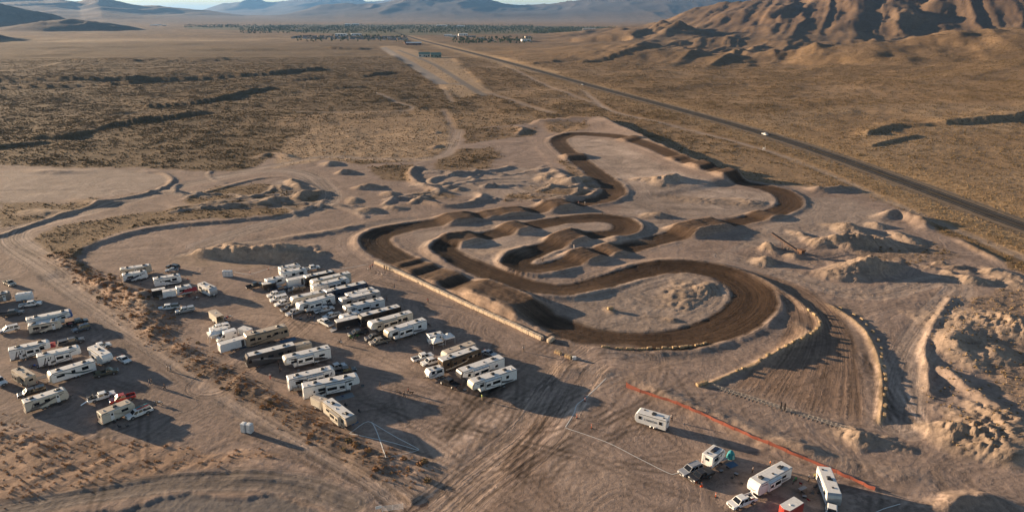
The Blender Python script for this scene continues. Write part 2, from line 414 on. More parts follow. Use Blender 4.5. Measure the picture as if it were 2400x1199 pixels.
JUMPS = [(1205, 538, 2.4, 6, 4, 6), (1326, 562, 2.6, 7, 8, 7), (1375, 602, 2.2, 6, 5, 6), (1430, 588, 1.6, 5, 3, 5), (1612, 543, 3.2, 7, 4, 9), (1660, 528, 2.6, 7, 8, 6), (1795, 505, 1.6, 6, 4, 6), (1705, 419, 2.0, 6, 5, 6),
    (1645, 400, 2.2, 7, 7, 7), (1590, 381, 1.5, 6, 3, 6), (1478, 336, 1.8, 7, 4, 7), (1352, 371, 2.4, 8, 4, 8), (1305, 486, 3.4, 9, 5, 10), (1205, 499, 2.2, 8, 5, 7), (1150, 505, 1.6, 7, 4, 6), (1078, 513, 2.4, 10, 6, 8), (1090, 561, 2.0, 6, 8, 6),
    (950, 613, .9, 3, 1, 3), (972, 624, .5, 3, 2, 4), (990, 632, .9, 4, 1, 3), (1014, 642, .6, 3, 1, 3), (1046, 655, 1.3, 5, 3, 6), (1170, 706, 3.3, 10, 19, 14)]
for jx, jy, jh, up, top, dn in JUMPS:
    q = np.array(P(jx, jy)); i = int(np.argmin(((tl - q) ** 2).sum(1))); s0 = tcum[i]
    ds = ft.s - s0
    prof = sstep(-up - top / 2, -top / 2, ds) * sstep(dn + top / 2, top / 2, ds)
    latf = sstep(hwid + 1.0 + jh * 1.5, hwid - 0.4, ft.d + 0.5 * n3)
    jh *= .85
    Z += np.where(on, jh * prof * latf * (1 + 0.10 * n8 + .06 * n3), 0)
    jumpm = np.maximum(jumpm, np.where(on, prof * latf, 0))
dark = np.where(on, sstep(hwid + 0.9, hwid - 0.9, ft.d + 0.9 * n8 + 0.5 * n3), 0)
around = np.where(on, sstep(hwid + 9, hwid + 1, ft.d + 2 * n8), 0)
paint(around * (1 - dark), PALE * np.array((0.90, 0.86, 0.82)), 0.35)
sage *= 1 - around
wet = np.clip(0.92 + 0.35 * n8 + 0.25 * n30, 0.5, 1)
paint(dark, DARK, 1.0)
paint(dark * (1 - wet), BROWN, 1.0)
paint(jumpm * dark, (0.125, 0.082, 0.057), 0.75)
paint(jumpm * (1 - dark), (0.30, 0.205, 0.145), 0.9)
flow = np.where(ft.d < hwid + 9, ft.lat, flow); streak = np.where(ft.d < hwid + 1, 1.0, np.where(ft.d < hwid + 9, 0.5, streak))
rough += dark * 0.10

# start straight: wide at the gate, narrowing into the first turn
ST = [(1858, 968, 15.5), (1885, 900, 13.5), (1912, 830, 10.5), (1918, 770, 8.5), (1890, 712, 7), (1830, 672, 6.5), (1740, 645, 6), (1660, 630, 5)]
sl, sw_ = smooth_line(PP(ST), 2.5, False, [p[2] for p in ST])
fs = field(sl, 22.0, np.stack([sw_, sw_], 1))
shw = np.maximum(fs.v[..., 0], 2)
sm_ = sstep(shw + 0.8, shw - 1.2, fs.d + 0.8 * n8) * (fs.d < 900) * sstep(-1, 9, fs.s + 2.5 * n8)
smm = sm_ * (1 - dark)
paint(smm, (0.195, 0.132, 0.096), 0.9)
flow = np.where(smm > 0.3, fs.lat / shw * 11.0, flow); streak = np.where(smm > 0.3, 1.1, streak)
sage *= 1 - sm_

# ------------------------------------------------------------------ lanes, banks, piles
LANES = [
    ([(1060, 1240), (985, 1180), (900, 1115), (800, 1060), (640, 968), (480, 868), (330, 772), (205, 688), (105, 618), (48, 578), (32, 556), (60, 533), (160, 508), (300, 470), (430, 434), (560, 408), (660, 399), (725, 412), (768, 445), (772, 468), (735, 492), (650, 520), (560, 545), (470, 575)], 5.2, np.array((0.305, 0.240, 0.200)), 0.95),
    ([(-80, 1212), (60, 1186), (200, 1160), (340, 1140), (480, 1128), (620, 1127), (740, 1146), (830, 1180)], 2.8, np.array((0.175, 0.148, 0.130)), 0.9),
    ([(430, 598), (520, 578), (640, 562), (760, 546), (850, 528), (960, 512)], 3.0, GREYP * 0.95, 0.7),
    ([(-40, 452), (120, 448), (240, 452)], 4, PALE, 0.5),
    ([(560, 402), (640, 388), (760, 368), (900, 372), (985, 372), (1045, 362), (1065, 330), (1075, 305)], 3.5, PALE, 0.7),
    ([(1040, 255), (1060, 300), (1058, 330)], 2, DIRT, 0.6),
    ([(2420, 612), (2300, 562), (2100, 478), (1920, 398), (1780, 348), (1560, 290), (1420, 252), (1330, 190), (1200, 150)], 2.4, PALE, 0.8),
    ([(2110, 1000), (2120, 900), (2140, 830), (2180, 760), (2230, 700), (2250, 672), (2200, 655), (2040, 690), (1940, 672), (1800, 628), (1700, 600)], 4.5, PALE, 0.6),
    ([(1000, 1240), (1130, 1120), (1260, 1010), (1330, 900), (1400, 830), (1500, 840)], 6, DIRT * 1.08, 0.5),
    ([(500, 900), (640, 800), (760, 700), (860, 640)], 6, DIRT * 1.05, 0.4),
    ([(1100, 185), (1140, 215), (1190, 232), (1290, 262)], 4, PALE, 0.5),
    ([(880, 222), (930, 240), (965, 256), (860, 262), (700, 262)], 2, PALE, 0.6),
    ([(300, 163), (520, 150), (640, 152)], 4, GOLD, 0.4), ([(0, 163), (90, 158), (140, 150)], 5, GOLD, 0.4),
    ([(900, 112), (1000, 170), (1060, 240)], 2.5, PALE, 0.4), ([(1130, 128), (1260, 190), (1420, 252)], 3, PALE, 0.5),
]
for pts, hw_, c, kk in LANES:
    line, _ = smooth_line(PP(pts), 5.0)
    f = field(line, hw_ + 12)
    m = sstep(hw_ + 1.5, hw_ - 1.0, f.d + 1.2 * n8)
    paint(m, c, kk * 0.95); sage *= 1 - sstep(hw_ + 3, hw_, f.d)
    flow = np.where(f.d < hw_ + 1, f.lat, flow); streak = np.where(f.d < hw_ + 1, 1.25 if hw_ > 5.1 else 0.8, streak)
    Z -= m * 0.10

# rough bank between the lane and the upper camp, with dry brush
bankf, bp = bump_along([(130, 600), (205, 650), (262, 700), (318, 742), (372, 792), (470, 850), (600, 925), (720, 995), (830, 1055), (905, 1092), (968, 1108)], 0.7, 3.6, 0.5)
BANKM = np.clip(bp, 0, 1)
paint(BANKM * np.clip(0.7 + n8, 0, 1), ORANGE * 0.85, 0.75)
paint(np.clip(BANKM * 1.6, 0, 1) * sstep(172, 150, GY), (0.165, 0.118, 0.088), 0.75)
Z += BANKM * (n3 * 0.16 + n8 * 0.22)
f2, bp2 = bump_along([(215, 655), (300, 690), (360, 735), (385, 775)], 1.5, 4.2, 0.5); Z += np.clip(bp2, 0, 1) * n3 * 0.2
paint(np.clip(bp2, 0, 1), ORANGE * 0.9, 0.5)
# lower left disturbed ground and the terrace above the paved apron
f3, bp3 = bump_along([(-40, 1000), (60, 1035), (110, 1090), (60, 1140)], .35, 4.0, 0.5)
dist = blur(inside(PP([(-80, 1010), (60, 1020), (250, 1020), (420, 1040), (560, 1062), (640, 1085), (420, 1100), (300, 1120), (100, 1160), (-80, 1190)])), 2)
paint(dist, (0.31, 0.205, 0.140), 0.75)
wv = np.sin((GX * 0.85 - GY * 0.55) * 1.15 + 3.2 * n8)
Z += dist * (0.05 * wv + 0.05 * n8 + 0.05 * n3)
scarp([(680, 1108), (560, 1104), (420, 1112), (300, 1132), (150, 1156), (-60, 1180)], .2, .8, 8, .08)
scarp([(880, 1199), (810, 1168), (700, 1132), (600, 1122), (520, 1124)], .3, .8, 8, .08)
scarp([(985, 1196), (950, 1165), (890, 1130), (840, 1100), (790, 1075)], 0.4, .8, 7)
apron = blur(inside(PP([(150, 1215), (330, 1174), (450, 1164), (560, 1166), (660, 1177), (760, 1193), (860, 1240), (700, 1400), (100, 1400)])), 1)
paint(apron, (0.165, 0.148, 0.138), 0.9); Z -= apron * 0.25; streak *= 1 - 0.8 * apron
# cut bank of the upper left plateau
scarp([(745, 478), (700, 500), (610, 512), (520, 520), (440, 527), (360, 538), (290, 552), (215, 577), (175, 598), (200, 640)], .85, 1.8, 14, .8)
scarp([(1235, 292), (1300, 284), (1400, 281), (1440, 296), (1500, 326), (1570, 360), (1640, 391), (1700, 412), (1760, 428)], 4.2, 2.2, 27)
scarp([(640, 492), (560, 486), (470, 484), (380, 494)], .8, 1.4, 10)
# ridges, berms of the old circuit
for pts, h, w in (
    ([(330, 403), (372, 404), (398, 415), (403, 426), (383, 441), (335, 456), (250, 474), (160, 500), (60, 532), (-20, 560)], .75, 1.8),
    ([(180, 470), (240, 478), (300, 468)], 1.2, 4), ([(60, 400), (150, 404), (200, 402)], 1.0, 5),
    ([(425, 470), (520, 440), (610, 418), (680, 416), (735, 438), (762, 462), (748, 482)], .5, 1.8),
    ([(985, 390), (966, 400), (963, 416), (985, 433), (1020, 446), (1058, 457)], 1.4, 2.6),
    ([(1200, 388), (1180, 396), (1120, 405), (1060, 411), (1020, 418), (1008, 430), (1030, 443)], 1.0, 2.2),
    ([(1120, 452), (1130, 463), (1104, 477), (1045, 484), (975, 468)], 1.3, 2.4),
    ([(1240, 405), (1290, 398), (1320, 415), (1350, 440)], 1.4, 4), ([(1290, 430), (1340, 432), (1370, 420)], 1.2, 3),
    ([(1300, 470), (1380, 462), (1400, 445)], 1.2, 2.5), ([(1260, 440), (1330, 448), (1390, 446)], 1.4, 3),
    ([(1205, 297), (1225, 305), (1210, 318)], 1.4, 3),
    ([(600, 370), (640, 362), (690, 372)], 1.6, 4),
    ([(2062, 992), (2068, 940), (2066, 890), (2055, 835), (2032, 785), (1995, 748), (1940, 713)], .8, 1.0),
    ([(1655, 905), (1720, 876), (1800, 843), (1870, 806), (1915, 775), (1922, 755), (1905, 735), (1870, 720)], .5, 1.0),
    ([(1770, 862), (1850, 820), (1890, 780), (1875, 760)], 1.0, 2.2),
    ([(2168, 855), (2170, 800), (2205, 735), (2232, 695)], .7, 1.2), ([(2172, 845), (2174, 900), (2178, 930)], 0.9, 1.3),
    ([(2180, 850), (2260, 905), (2350, 965), (2440, 1030)], 1.2, 2.0),
    ([(2060, 512), (2100, 505), (2155, 520), (2170, 535)], 3.2, 3.5), ([(1880, 440), (1930, 448), (1990, 440)], 2.2, 3.0),
    ([(2240, 560), (2300, 590), (2350, 615)], 0.8, 2), ([(1500, 895), (1560, 930), (1700, 985), (1850, 1045), (1960, 1090)], 0.9, 3.0),
    ([(1700, 1000), (1800, 1040), (1900, 1060), (2050, 1100), (2200, 1130)], 0.5, 2.5),
    ([(2190, 1199), (2240, 1178), (2310, 1172), (2390, 1190)], 1.6, 2.0), ([(1230, 880), (1330, 868), (1410, 880), (1440, 900)], 0.7, 4),
    ([(640, 562), (760, 546), (860, 524)], 0.9, 3), ([(450, 600), (520, 582), (600, 570)], 1.0, 3),
    ([(2190, 830), (2230, 800), (2260, 770)], 1.2, 4), ([(1905, 735), (1850, 695), (1770, 652)], 0.7, 1.6),
    ([(1140, 595), (1220, 590)], 1.5, 4), ([(1390, 570), (1440, 565), (1500, 562)], 1.4, 4), ([(1080, 690), (1150, 720), (1230, 755), (1290, 785)], .5, 2)):
    f_, p_ = bump_along(pts, h, w)
    sage *= 1 - np.clip(p_ * 1.4, 0, 1)
    paint(np.clip(p_, 0, 1), PALE * np.array((1.0, 0.93, 0.86)), 0.45)
rw = random.Random(21)
for k_ in range(44):   # worn loops and low banks of the disused riding area
    bx = (960, 1400, 388, 478) if k_ < 28 else (440, 770, 425, 492)
    x, y = P(rw.uniform(bx[0], bx[1]), rw.uniform(bx[2], bx[3])); a = rw.uniform(-.6, .6) + rw.choice((0, math.pi)); cv_ = rw.uniform(-.16, .16); l_ = []
    for i in range(rw.randint(7, 15)):
        l_.append((x, y)); x += 3 * math.cos(a); y += 3 * math.sin(a); a += cv_
    f_ = field(np.array(l_), 7.0); w_ = rw.uniform(1.1, 1.9); h_ = rw.uniform(.35, 1.0)
    p_ = np.clip(1.1 - f_.d / (w_ * 1.4) * (1 + .3 * n3), 0, 1) * (1 + .6 * n3) * (f_.d < 100) * (1 - dark)
    Z[:] += h_ * p_; paint(np.clip(p_ * 1.2, 0, 1), PALE, .5); sage *= 1 - np.clip(p_ * 1.4, 0, 1)
    p2_ = sstep(4.2, 2.6, f_.d) * (f_.lat > 0) * (f_.d < 100) * (1 - dark); paint(p2_, GREYP, .35); sage *= 1 - .8 * p2_
for pts in ([(2062, 992), (2068, 940), (2066, 890), (2055, 835), (2032, 785), (1995, 748), (1940, 713)], [(1655, 905), (1720, 876), (1800, 843), (1870, 806), (1915, 775), (1922, 755), (1905, 735)]):
    f_ = field(smooth_line(PP(pts), 3)[0], 6); paint(sstep(1.1, 0.3, f_.d + 0.4 * n3), (0.37, 0.265, 0.165), 0.7)  # bright straw tint on both start berms, painting in their sunlit slope
TANP = (0.32, 0.238, 0.178); rr0 = random.Random(77)
for m in ((2017, 634, 10, 4.0, 0.35), (2035, 628, 6, 2.0, 0.4), (1787, 614, 4.5, 2.4), (1800, 616, 3, 1.2), (1793, 583, 3.2, 2.6), (1806, 586, 3.2, 2.4), (1862, 601, 4, 1.6),
          (1985, 570, 9, 3.6, 0.3), (1955, 572, 5, 2.6, 0.3), (1928, 573, 5, 2.4, 0.3), (1905, 566, 5, 1.8, 0.3), (2030, 568, 7, 2.6, 0.3), (2075, 575, 8, 2.2, 0.3), (1980, 540, 6, 2.8, 0.3), (2010, 545, 6, 2.0, 0.3),
          (2055, 530, 5, 2.0, 0.3), (2120, 560, 6, 1.8, 0.3), (1875, 550, 4, 1.3), (2195, 620, 2.4, 1.6), (2212, 622, 2.4, 1.6), (2232, 630, 2.4, 1.5), (2222, 640, 2.2, 1.4), (2258, 628, 2.4, 1.4), (2270, 640, 2.2, 1.3), (2180, 628, 2, 1.0),
          (2255, 655, 4, 1.8), (2290, 660, 4, 1.6), (2370, 655, 8, 2.2, 0.3), (2320, 640, 3, 1.2),
          (2300, 770, 8, 2.0, 0.4), (2345, 752, 8, 2.4, 0.4), (2260, 790, 5, 1.4, 0.4), (2390, 775, 8, 2.0, 0.4), (2240, 820, 6, 1.8, 0.3), (2330, 830, 7, 2.0, 0.3),
          (2215, 1012, 4, 1.9, 0.4), (2255, 1015, 4, 1.5, 0.4), (2300, 1000, 5, 1.7, 0.4), (2330, 985, 4, 1.9, 0.4), (2355, 1035, 5, 1.6, 0.4), (2390, 1010, 5, 1.7, 0.4), (2280, 1050, 5, 1.4, 0.3), (2370, 1075, 6, 1.6, 0.3), (2420, 1060, 7, 2.0, 0.3),
          (1560, 428, 8, 3.0, 0.3), (1530, 425, 6, 2.0, 0.3), (1585, 425, 5, 2.2, 0.3), (1530, 506, 6, 1.6, 0.2), (1552, 507, 4, 1.4), (1660, 672, 4, 1.2), (1650, 682, 3.5, 0.9), (1605, 690, 8, 0.8, 0.5), (1760, 478, 6, 1.0), (1645, 470, 9, 0.7),
          (862, 440, 5, 3.0), (808, 405, 5, 3.0, 0.25), (775, 385, 6, 2.6), (865, 494, 7, 2.0, 0.3), (925, 488, 6, 1.4), (985, 470, 4, 1.8), (830, 470, 4, 1.4), (915, 455, 5, 1.8),
          (461, 606, 7, 3.6, 0.2), (490, 612, 5, 1.6), (575, 600, 13, 3.2, 0.25), (625, 603, 10, 3.0, 0.3), (690, 606, 9, 2.2, 0.3), (540, 596, 7, 2.0, 0.2),
          (686, 428, 5, 2.8, 0.3), (700, 438, 5, 2.4), (660, 440, 4, 1.8), (705, 462, 6, 2.6, 0.3), (650, 470, 5, 1.6), (620, 480, 4, 1.4), (735, 455, 5, 2.2),
          (1040, 432, 4, 1.2, 0.5), (1055, 440, 4, 1.2, 0.5), (1075, 445, 3.5, 1.2, 0.5), (1285, 410, 6, 1.4, 0.5), (1310, 425, 6, 1.4, 0.5), (1355, 425, 5, 1.4, 0.5), (1270, 420, 5, 1.2, 0.5),
          (1020, 312, 4, 1.6), (1022, 345, 4, 1.6), (1430, 728, 1.6, 0.8), (1575, 750, 2.2, 0.7), (1745, 470, 5, 1.0), (2010, 1030, 3.0, 1.1, 0.4), (2042, 1032, 3.5, 1.0, 0.5), (1960, 530, 4, 1.4, 0.3),
          (350, 690, 4, 1.4, 0.4), (330, 720, 4, 1.2, 0.4), (100, 500, 8, 1.4)):
    mound(m[0], m[1], m[2] * 1.0, m[3] * .9, m[4] if len(m) > 4 else 0.28, sx=rr0.uniform(1.1, 2.4), ang=rr0.uniform(-.6, 2.4), c=TANP, ck=0.7)
rg = blur(inside(PP([(2180, 700), (2420, 680), (2420, 1100), (2250, 1060), (2190, 960)])), 3)
Z += rg * (0.14 * n8 + 0.08 * n3) * sstep(0.9, 0.2, 0)
# sunlit soil is churned near the piles
ch = blur(inside(PP([(1700, 540), (1900, 520), (2150, 560), (2300, 650), (2200, 720), (1950, 700), (1750, 620)])), 2)
streak = np.maximum(streak, ch * 0.5)
inf = blur(inside(PP([(1420, 740), (1460, 700), (1560, 660), (1680, 670), (1700, 700), (1620, 740), (1500, 755)])), 2)
streak = np.maximum(streak, inf * 0.8); Z += inf * (0.05 * np.sin(flow * 2.6) + 0.10 * n3)
lc_ = blur(inside(PP([(-150, 650), (20, 640), (150, 705), (320, 815), (470, 925), (520, 985), (300, 1015), (-150, 1000)])), 4); paint(lc_ * np.clip(.8 + .5 * n8, 0, 1), (0.222, 0.172, 0.146), 0.75)  # left camp soil darkened in colour to stand for the shade lying there
# worn pale ground at the exit and in the middle of the camp
wn_ = blur(inside(PP([(940, 1220), (900, 1085), (1080, 960), (1300, 905), (1420, 905), (1330, 1010), (1480, 1090), (1440, 1220)])), 4); paint(wn_ * np.clip(.75 + .8 * n8, 0, 1), (0.365, 0.272, 0.216), 0.85)
fan_ = blur(inside(PP([(1120, 1220), (1170, 1100), (1230, 1000), (1300, 960), (1310, 1000), (1290, 1100), (1300, 1220)])), 4); paint(fan_ * np.clip(.5 + 1.3 * n8 + .5 * n3, 0, 1), (0.21, 0.145, 0.110), 0.6)
wn2 = blur(inside(PP([(560, 700), (640, 690), (760, 760), (900, 830), (1000, 850), (960, 880), (800, 830), (700, 790), (560, 740)])), 4); paint(wn2, (0.355, 0.262, 0.202), 0.8)
# single tyre ruts criss-crossing the bare ground
rr2 = random.Random(5)
def rut(x0, y0, a, L, curv, gap, k):
    pts = []; x, y = x0, y0
    for i in range(int(L / 2.5)):
        pts.append((x, y)); x += 2.5 * math.cos(a); y += 2.5 * math.sin(a); a += curv + rr2.uniform(-.03, .03)
        if not 95 < y < 420: break
    if len(pts) < 4: return
    for s in ((-gap, gap) if gap else (0,)):
        l_ = np.array(pts); d_ = np.gradient(l_, axis=0); d_ /= np.linalg.norm(d_, axis=1)[:, None]; l_ = l_ + np.stack([-d_[:, 1], d_[:, 0]], 1) * s
        f = field(l_, 1.3)
        w_ = 0.22 + 0.0013 * GY
        m = sstep(w_ + .25, w_ * .4, f.d) * (f.d < 100) * bare * (1 - dark) * np.clip(.6 + n8, 0.1, 1)
        col[:] *= (1 + k * m)[..., None]; Z[:] -= m * 0.012
for _ in range(60):   # camp and pit lanes
    x, y = P(rr2.uniform(150, 1400), rr2.uniform(640, 1190)); rut(x, y, rr2.choice((-.75, -.55, .6, 2.4)) + rr2.uniform(-.35, .35), rr2.uniform(25, 80), rr2.uniform(-.03, .03), .85, rr2.choice((-.36, -.28, .2)))
for _ in range(52):   # towards the exit at the bottom
    x, y = P(rr2.uniform(1000, 1350), rr2.uniform(900, 1199)); rut(x, y, rr2.uniform(-2.5, -1.7) + math.pi, rr2.uniform(25, 70), rr2.uniform(-.03, .03), .85, rr2.choice((-.40, -.32, .2)))
for _ in range(60):   # infields and the pile yard
    x, y = P(rr2.uniform(1350, 2350), rr2.uniform(440, 1100)); rut(x, y, rr2.uniform(0, 6.28), rr2.uniform(15, 55), rr2.uniform(-.11, .11), rr2.choice((.9, 0)), rr2.choice((-.34, -.26, .22)))
for _ in range(26):
    x, y = P(rr2.uniform(700, 1400), rr2.uniform(400, 640)); rut(x, y, rr2.uniform(-.5, .5), rr2.uniform(25, 70), rr2.uniform(-.05, .05), .9, rr2.choice((-.2, .14)))
for _ in range(46):   # far infields
    x, y = P(rr2.uniform(1330, 1850), rr2.uniform(335, 520)); rut(x, y, rr2.uniform(-.9, .6), rr2.uniform(25, 75), rr2.uniform(-.05, .05), rr2.choice((1.2, 0)), rr2.choice((-.32, -.25, .2)))
for _ in range(22):   # haul road beside the start
    x, y = P(rr2.uniform(2090, 2170), rr2.uniform(980, 1010)); rut(x, y, rr2.uniform(1.2, 1.5), rr2.uniform(40, 75), rr2.uniform(-.015, -.002), .9, rr2.choice((-.22, .16)))
# level ground under the camp and the highway
hwm = sstep(26, 9, fh.d)
verge = sstep(42, 14, fh.d + 9 * n30 + 3 * n8) * (fh.d < 9000) * sstep(4000, 2500, GY)
paint(verge, GOLD, 0.85); sage *= 1 - 0.7 * verge
Z = Z * (1 - hwm) - 0.35 * hwm * 1.0
paint(sstep(13, 9, fh.d + 0.6 * n8), (0.20, 0.165, 0.135), 0.9)
# airstrip and its apron
def strip(pts, hw_, c, kk=0.95):
    f = field(smooth_line(PP(pts), 12)[0], hw_ + 10); m = sstep(hw_ + 1, hw_ - 1, f.d); paint(m, c, kk)
    global Z, sage
    sage *= 1 - sstep(hw_ + 4, hw_, f.d); streak[m > 0.3] = 0.05
airz = blur(inside(PP([(890, 108), (930, 108), (1010, 125), (1060, 135), (1150, 215), (1080, 232), (1030, 200)])), 2)
paint(airz, (0.34, 0.24, 0.15), 0.85); sage *= 1 - 0.85 * airz
strip([(897, 111), (960, 148), (1034, 196)], 9.5, (0.20, 0.178, 0.165)); strip([(935, 118), (1010, 148), (1095, 200), (1135, 225)], 5, (0.155, 0.135, 0.122)); strip([(1034, 196), (1090, 198)], 5, (0.18, 0.16, 0.15))
Z = np.where(airz > 0.05, Z * (1 - airz), Z)
sage = np.clip(sage, 0, 1)
yard = np.maximum(ch, rg)
Z += yard * (0.07 * n3 + 0.06 * n1)
# town ground
town = blur(inside(np.array([P(430, 62), P(700, 58), P(1000, 58), P(1440, 64), P(1430, 78), P(1200, 80), P(900, 84), P(640, 74), P(440, 68)])), 1)
Z = Z * (1 - sstep(0.02, 0.3, town)); paint(town, (0.105, 0.105, 0.058), 0.85)
# broad tone changes that belong to the soil
var = 1 + 0.10 * n30 + 0.09 * n8 + 0.07 * n3 + 0.12 * n120
col *= var[..., None]
inf2 = blur(inside(PP([(1330, 325), (1440, 335), (1560, 400), (1690, 440), (1790, 450), (1830, 475), (1760, 500), (1560, 520), (1450, 500), (1470, 450), (1400, 390), (1340, 350)])), 2)
col *= (1 + inf2 * (0.28 * n30 + 0.22 * n8))[..., None]
col = np.clip(col, 0.01, 0.7)

def gz(x, y):
    y = max(y, rowY[0] + 0.01)
    t = x / y
    i = int(np.clip(np.searchsorted(rowY, y) - 1, 0, NR - 2)); j = int(np.clip(np.searchsorted(colT, t) - 1, 0, NC - 2))
    a = (y - rowY[i]) / (rowY[i + 1] - rowY[i]); b = (t - colT[j]) / (colT[j + 1] - colT[j])
    a = min(max(a, 0), 1); b = min(max(b, 0), 1)
    return float((Z[i, j] * (1 - b) + Z[i, j + 1] * b) * (1 - a) + (Z[i + 1, j] * (1 - b) + Z[i + 1, j + 1] * b) * a)
def gmax(x, y, r=1.0):
    return max(gz(x + dx * r, y + dy * r) for dx in (-1, 0, 1) for dy in (-1, 0, 1))

# camp floor: keep it level so that wheels stand on it
for poly in ([(270, 610), (450, 600), (640, 610), (900, 612), (1290, 800), (1290, 930), (1000, 1090), (880, 1010), (700, 940), (560, 830), (470, 770), (400, 740), (360, 690)],
             [(-150, 640), (60, 640), (160, 700), (330, 810), (480, 930), (560, 1000), (300, 1010), (-150, 990)],
             [(1330, 900), (1470, 930), (1700, 1020), (1900, 1100), (2080, 1170), (2080, 1300), (1300, 1300), (1100, 1199)]):
    m = blur(inside(PP(poly)), 6) * sstep(0.55, 0.15, BANKM)
    Z = Z * (1 - m) + m * (n8 * 0.03 + n30 * 0.05)

# ------------------------------------------------------------------ write the ground mesh
pre_y = np.array([-600.0, -60.0, 20.0, 45.0]); pre_s = np.array([420.0, 110.0, 70.0, 62.0])
PX = np.concatenate([colT[None, :] * pre_s[:, None], GX]); PY = np.concatenate([np.repeat(pre_y[:, None], NC, 1), GY])
def pad(a): return np.concatenate([np.repeat(a[:1], 4, 0), a])
PZ = pad(Z); pc = pad(col); NRP = NR + 4
co = np.stack([PX, PY, PZ], -1).reshape(-1, 3)
ii = np.arange(NRP - 1)[:, None] * NC + np.arange(NC - 1)[None, :]
quads = np.stack([ii, ii + 1, ii + NC + 1, ii + NC], -1).reshape(-1, 4)
gm = bpy.data.meshes.new('ground')
gm.vertices.add(len(co)); gm.vertices.foreach_set('co', co.astype(np.float32).ravel())
gm.loops.add(quads.size); gm.loops.foreach_set('vertex_index', quads.astype(np.int32).ravel())
gm.polygons.add(len(quads)); gm.polygons.foreach_set('loop_start', np.arange(0, quads.size, 4, dtype=np.int32))
gm.polygons.foreach_set('use_smooth', np.ones(len(quads), bool))
gm.update(calc_edges=True)
at_ = gm.attributes.new('soil', 'FLOAT_COLOR', 'POINT')
at_.data.foreach_set('color', np.concatenate([pc, np.ones(pc.shape[:2] + (1,))], -1).astype(np.float32).ravel())
for nm, arr in (('flow', flow), ('streak', streak), ('brush', sage)):
    a_ = gm.attributes.new(nm, 'FLOAT', 'POINT'); a_.data.foreach_set('value', pad(arr).astype(np.float32).ravel())
ground = bpy.data.objects.new('ground', gm); COL.objects.link(ground); ground['kind'] = 'structure'

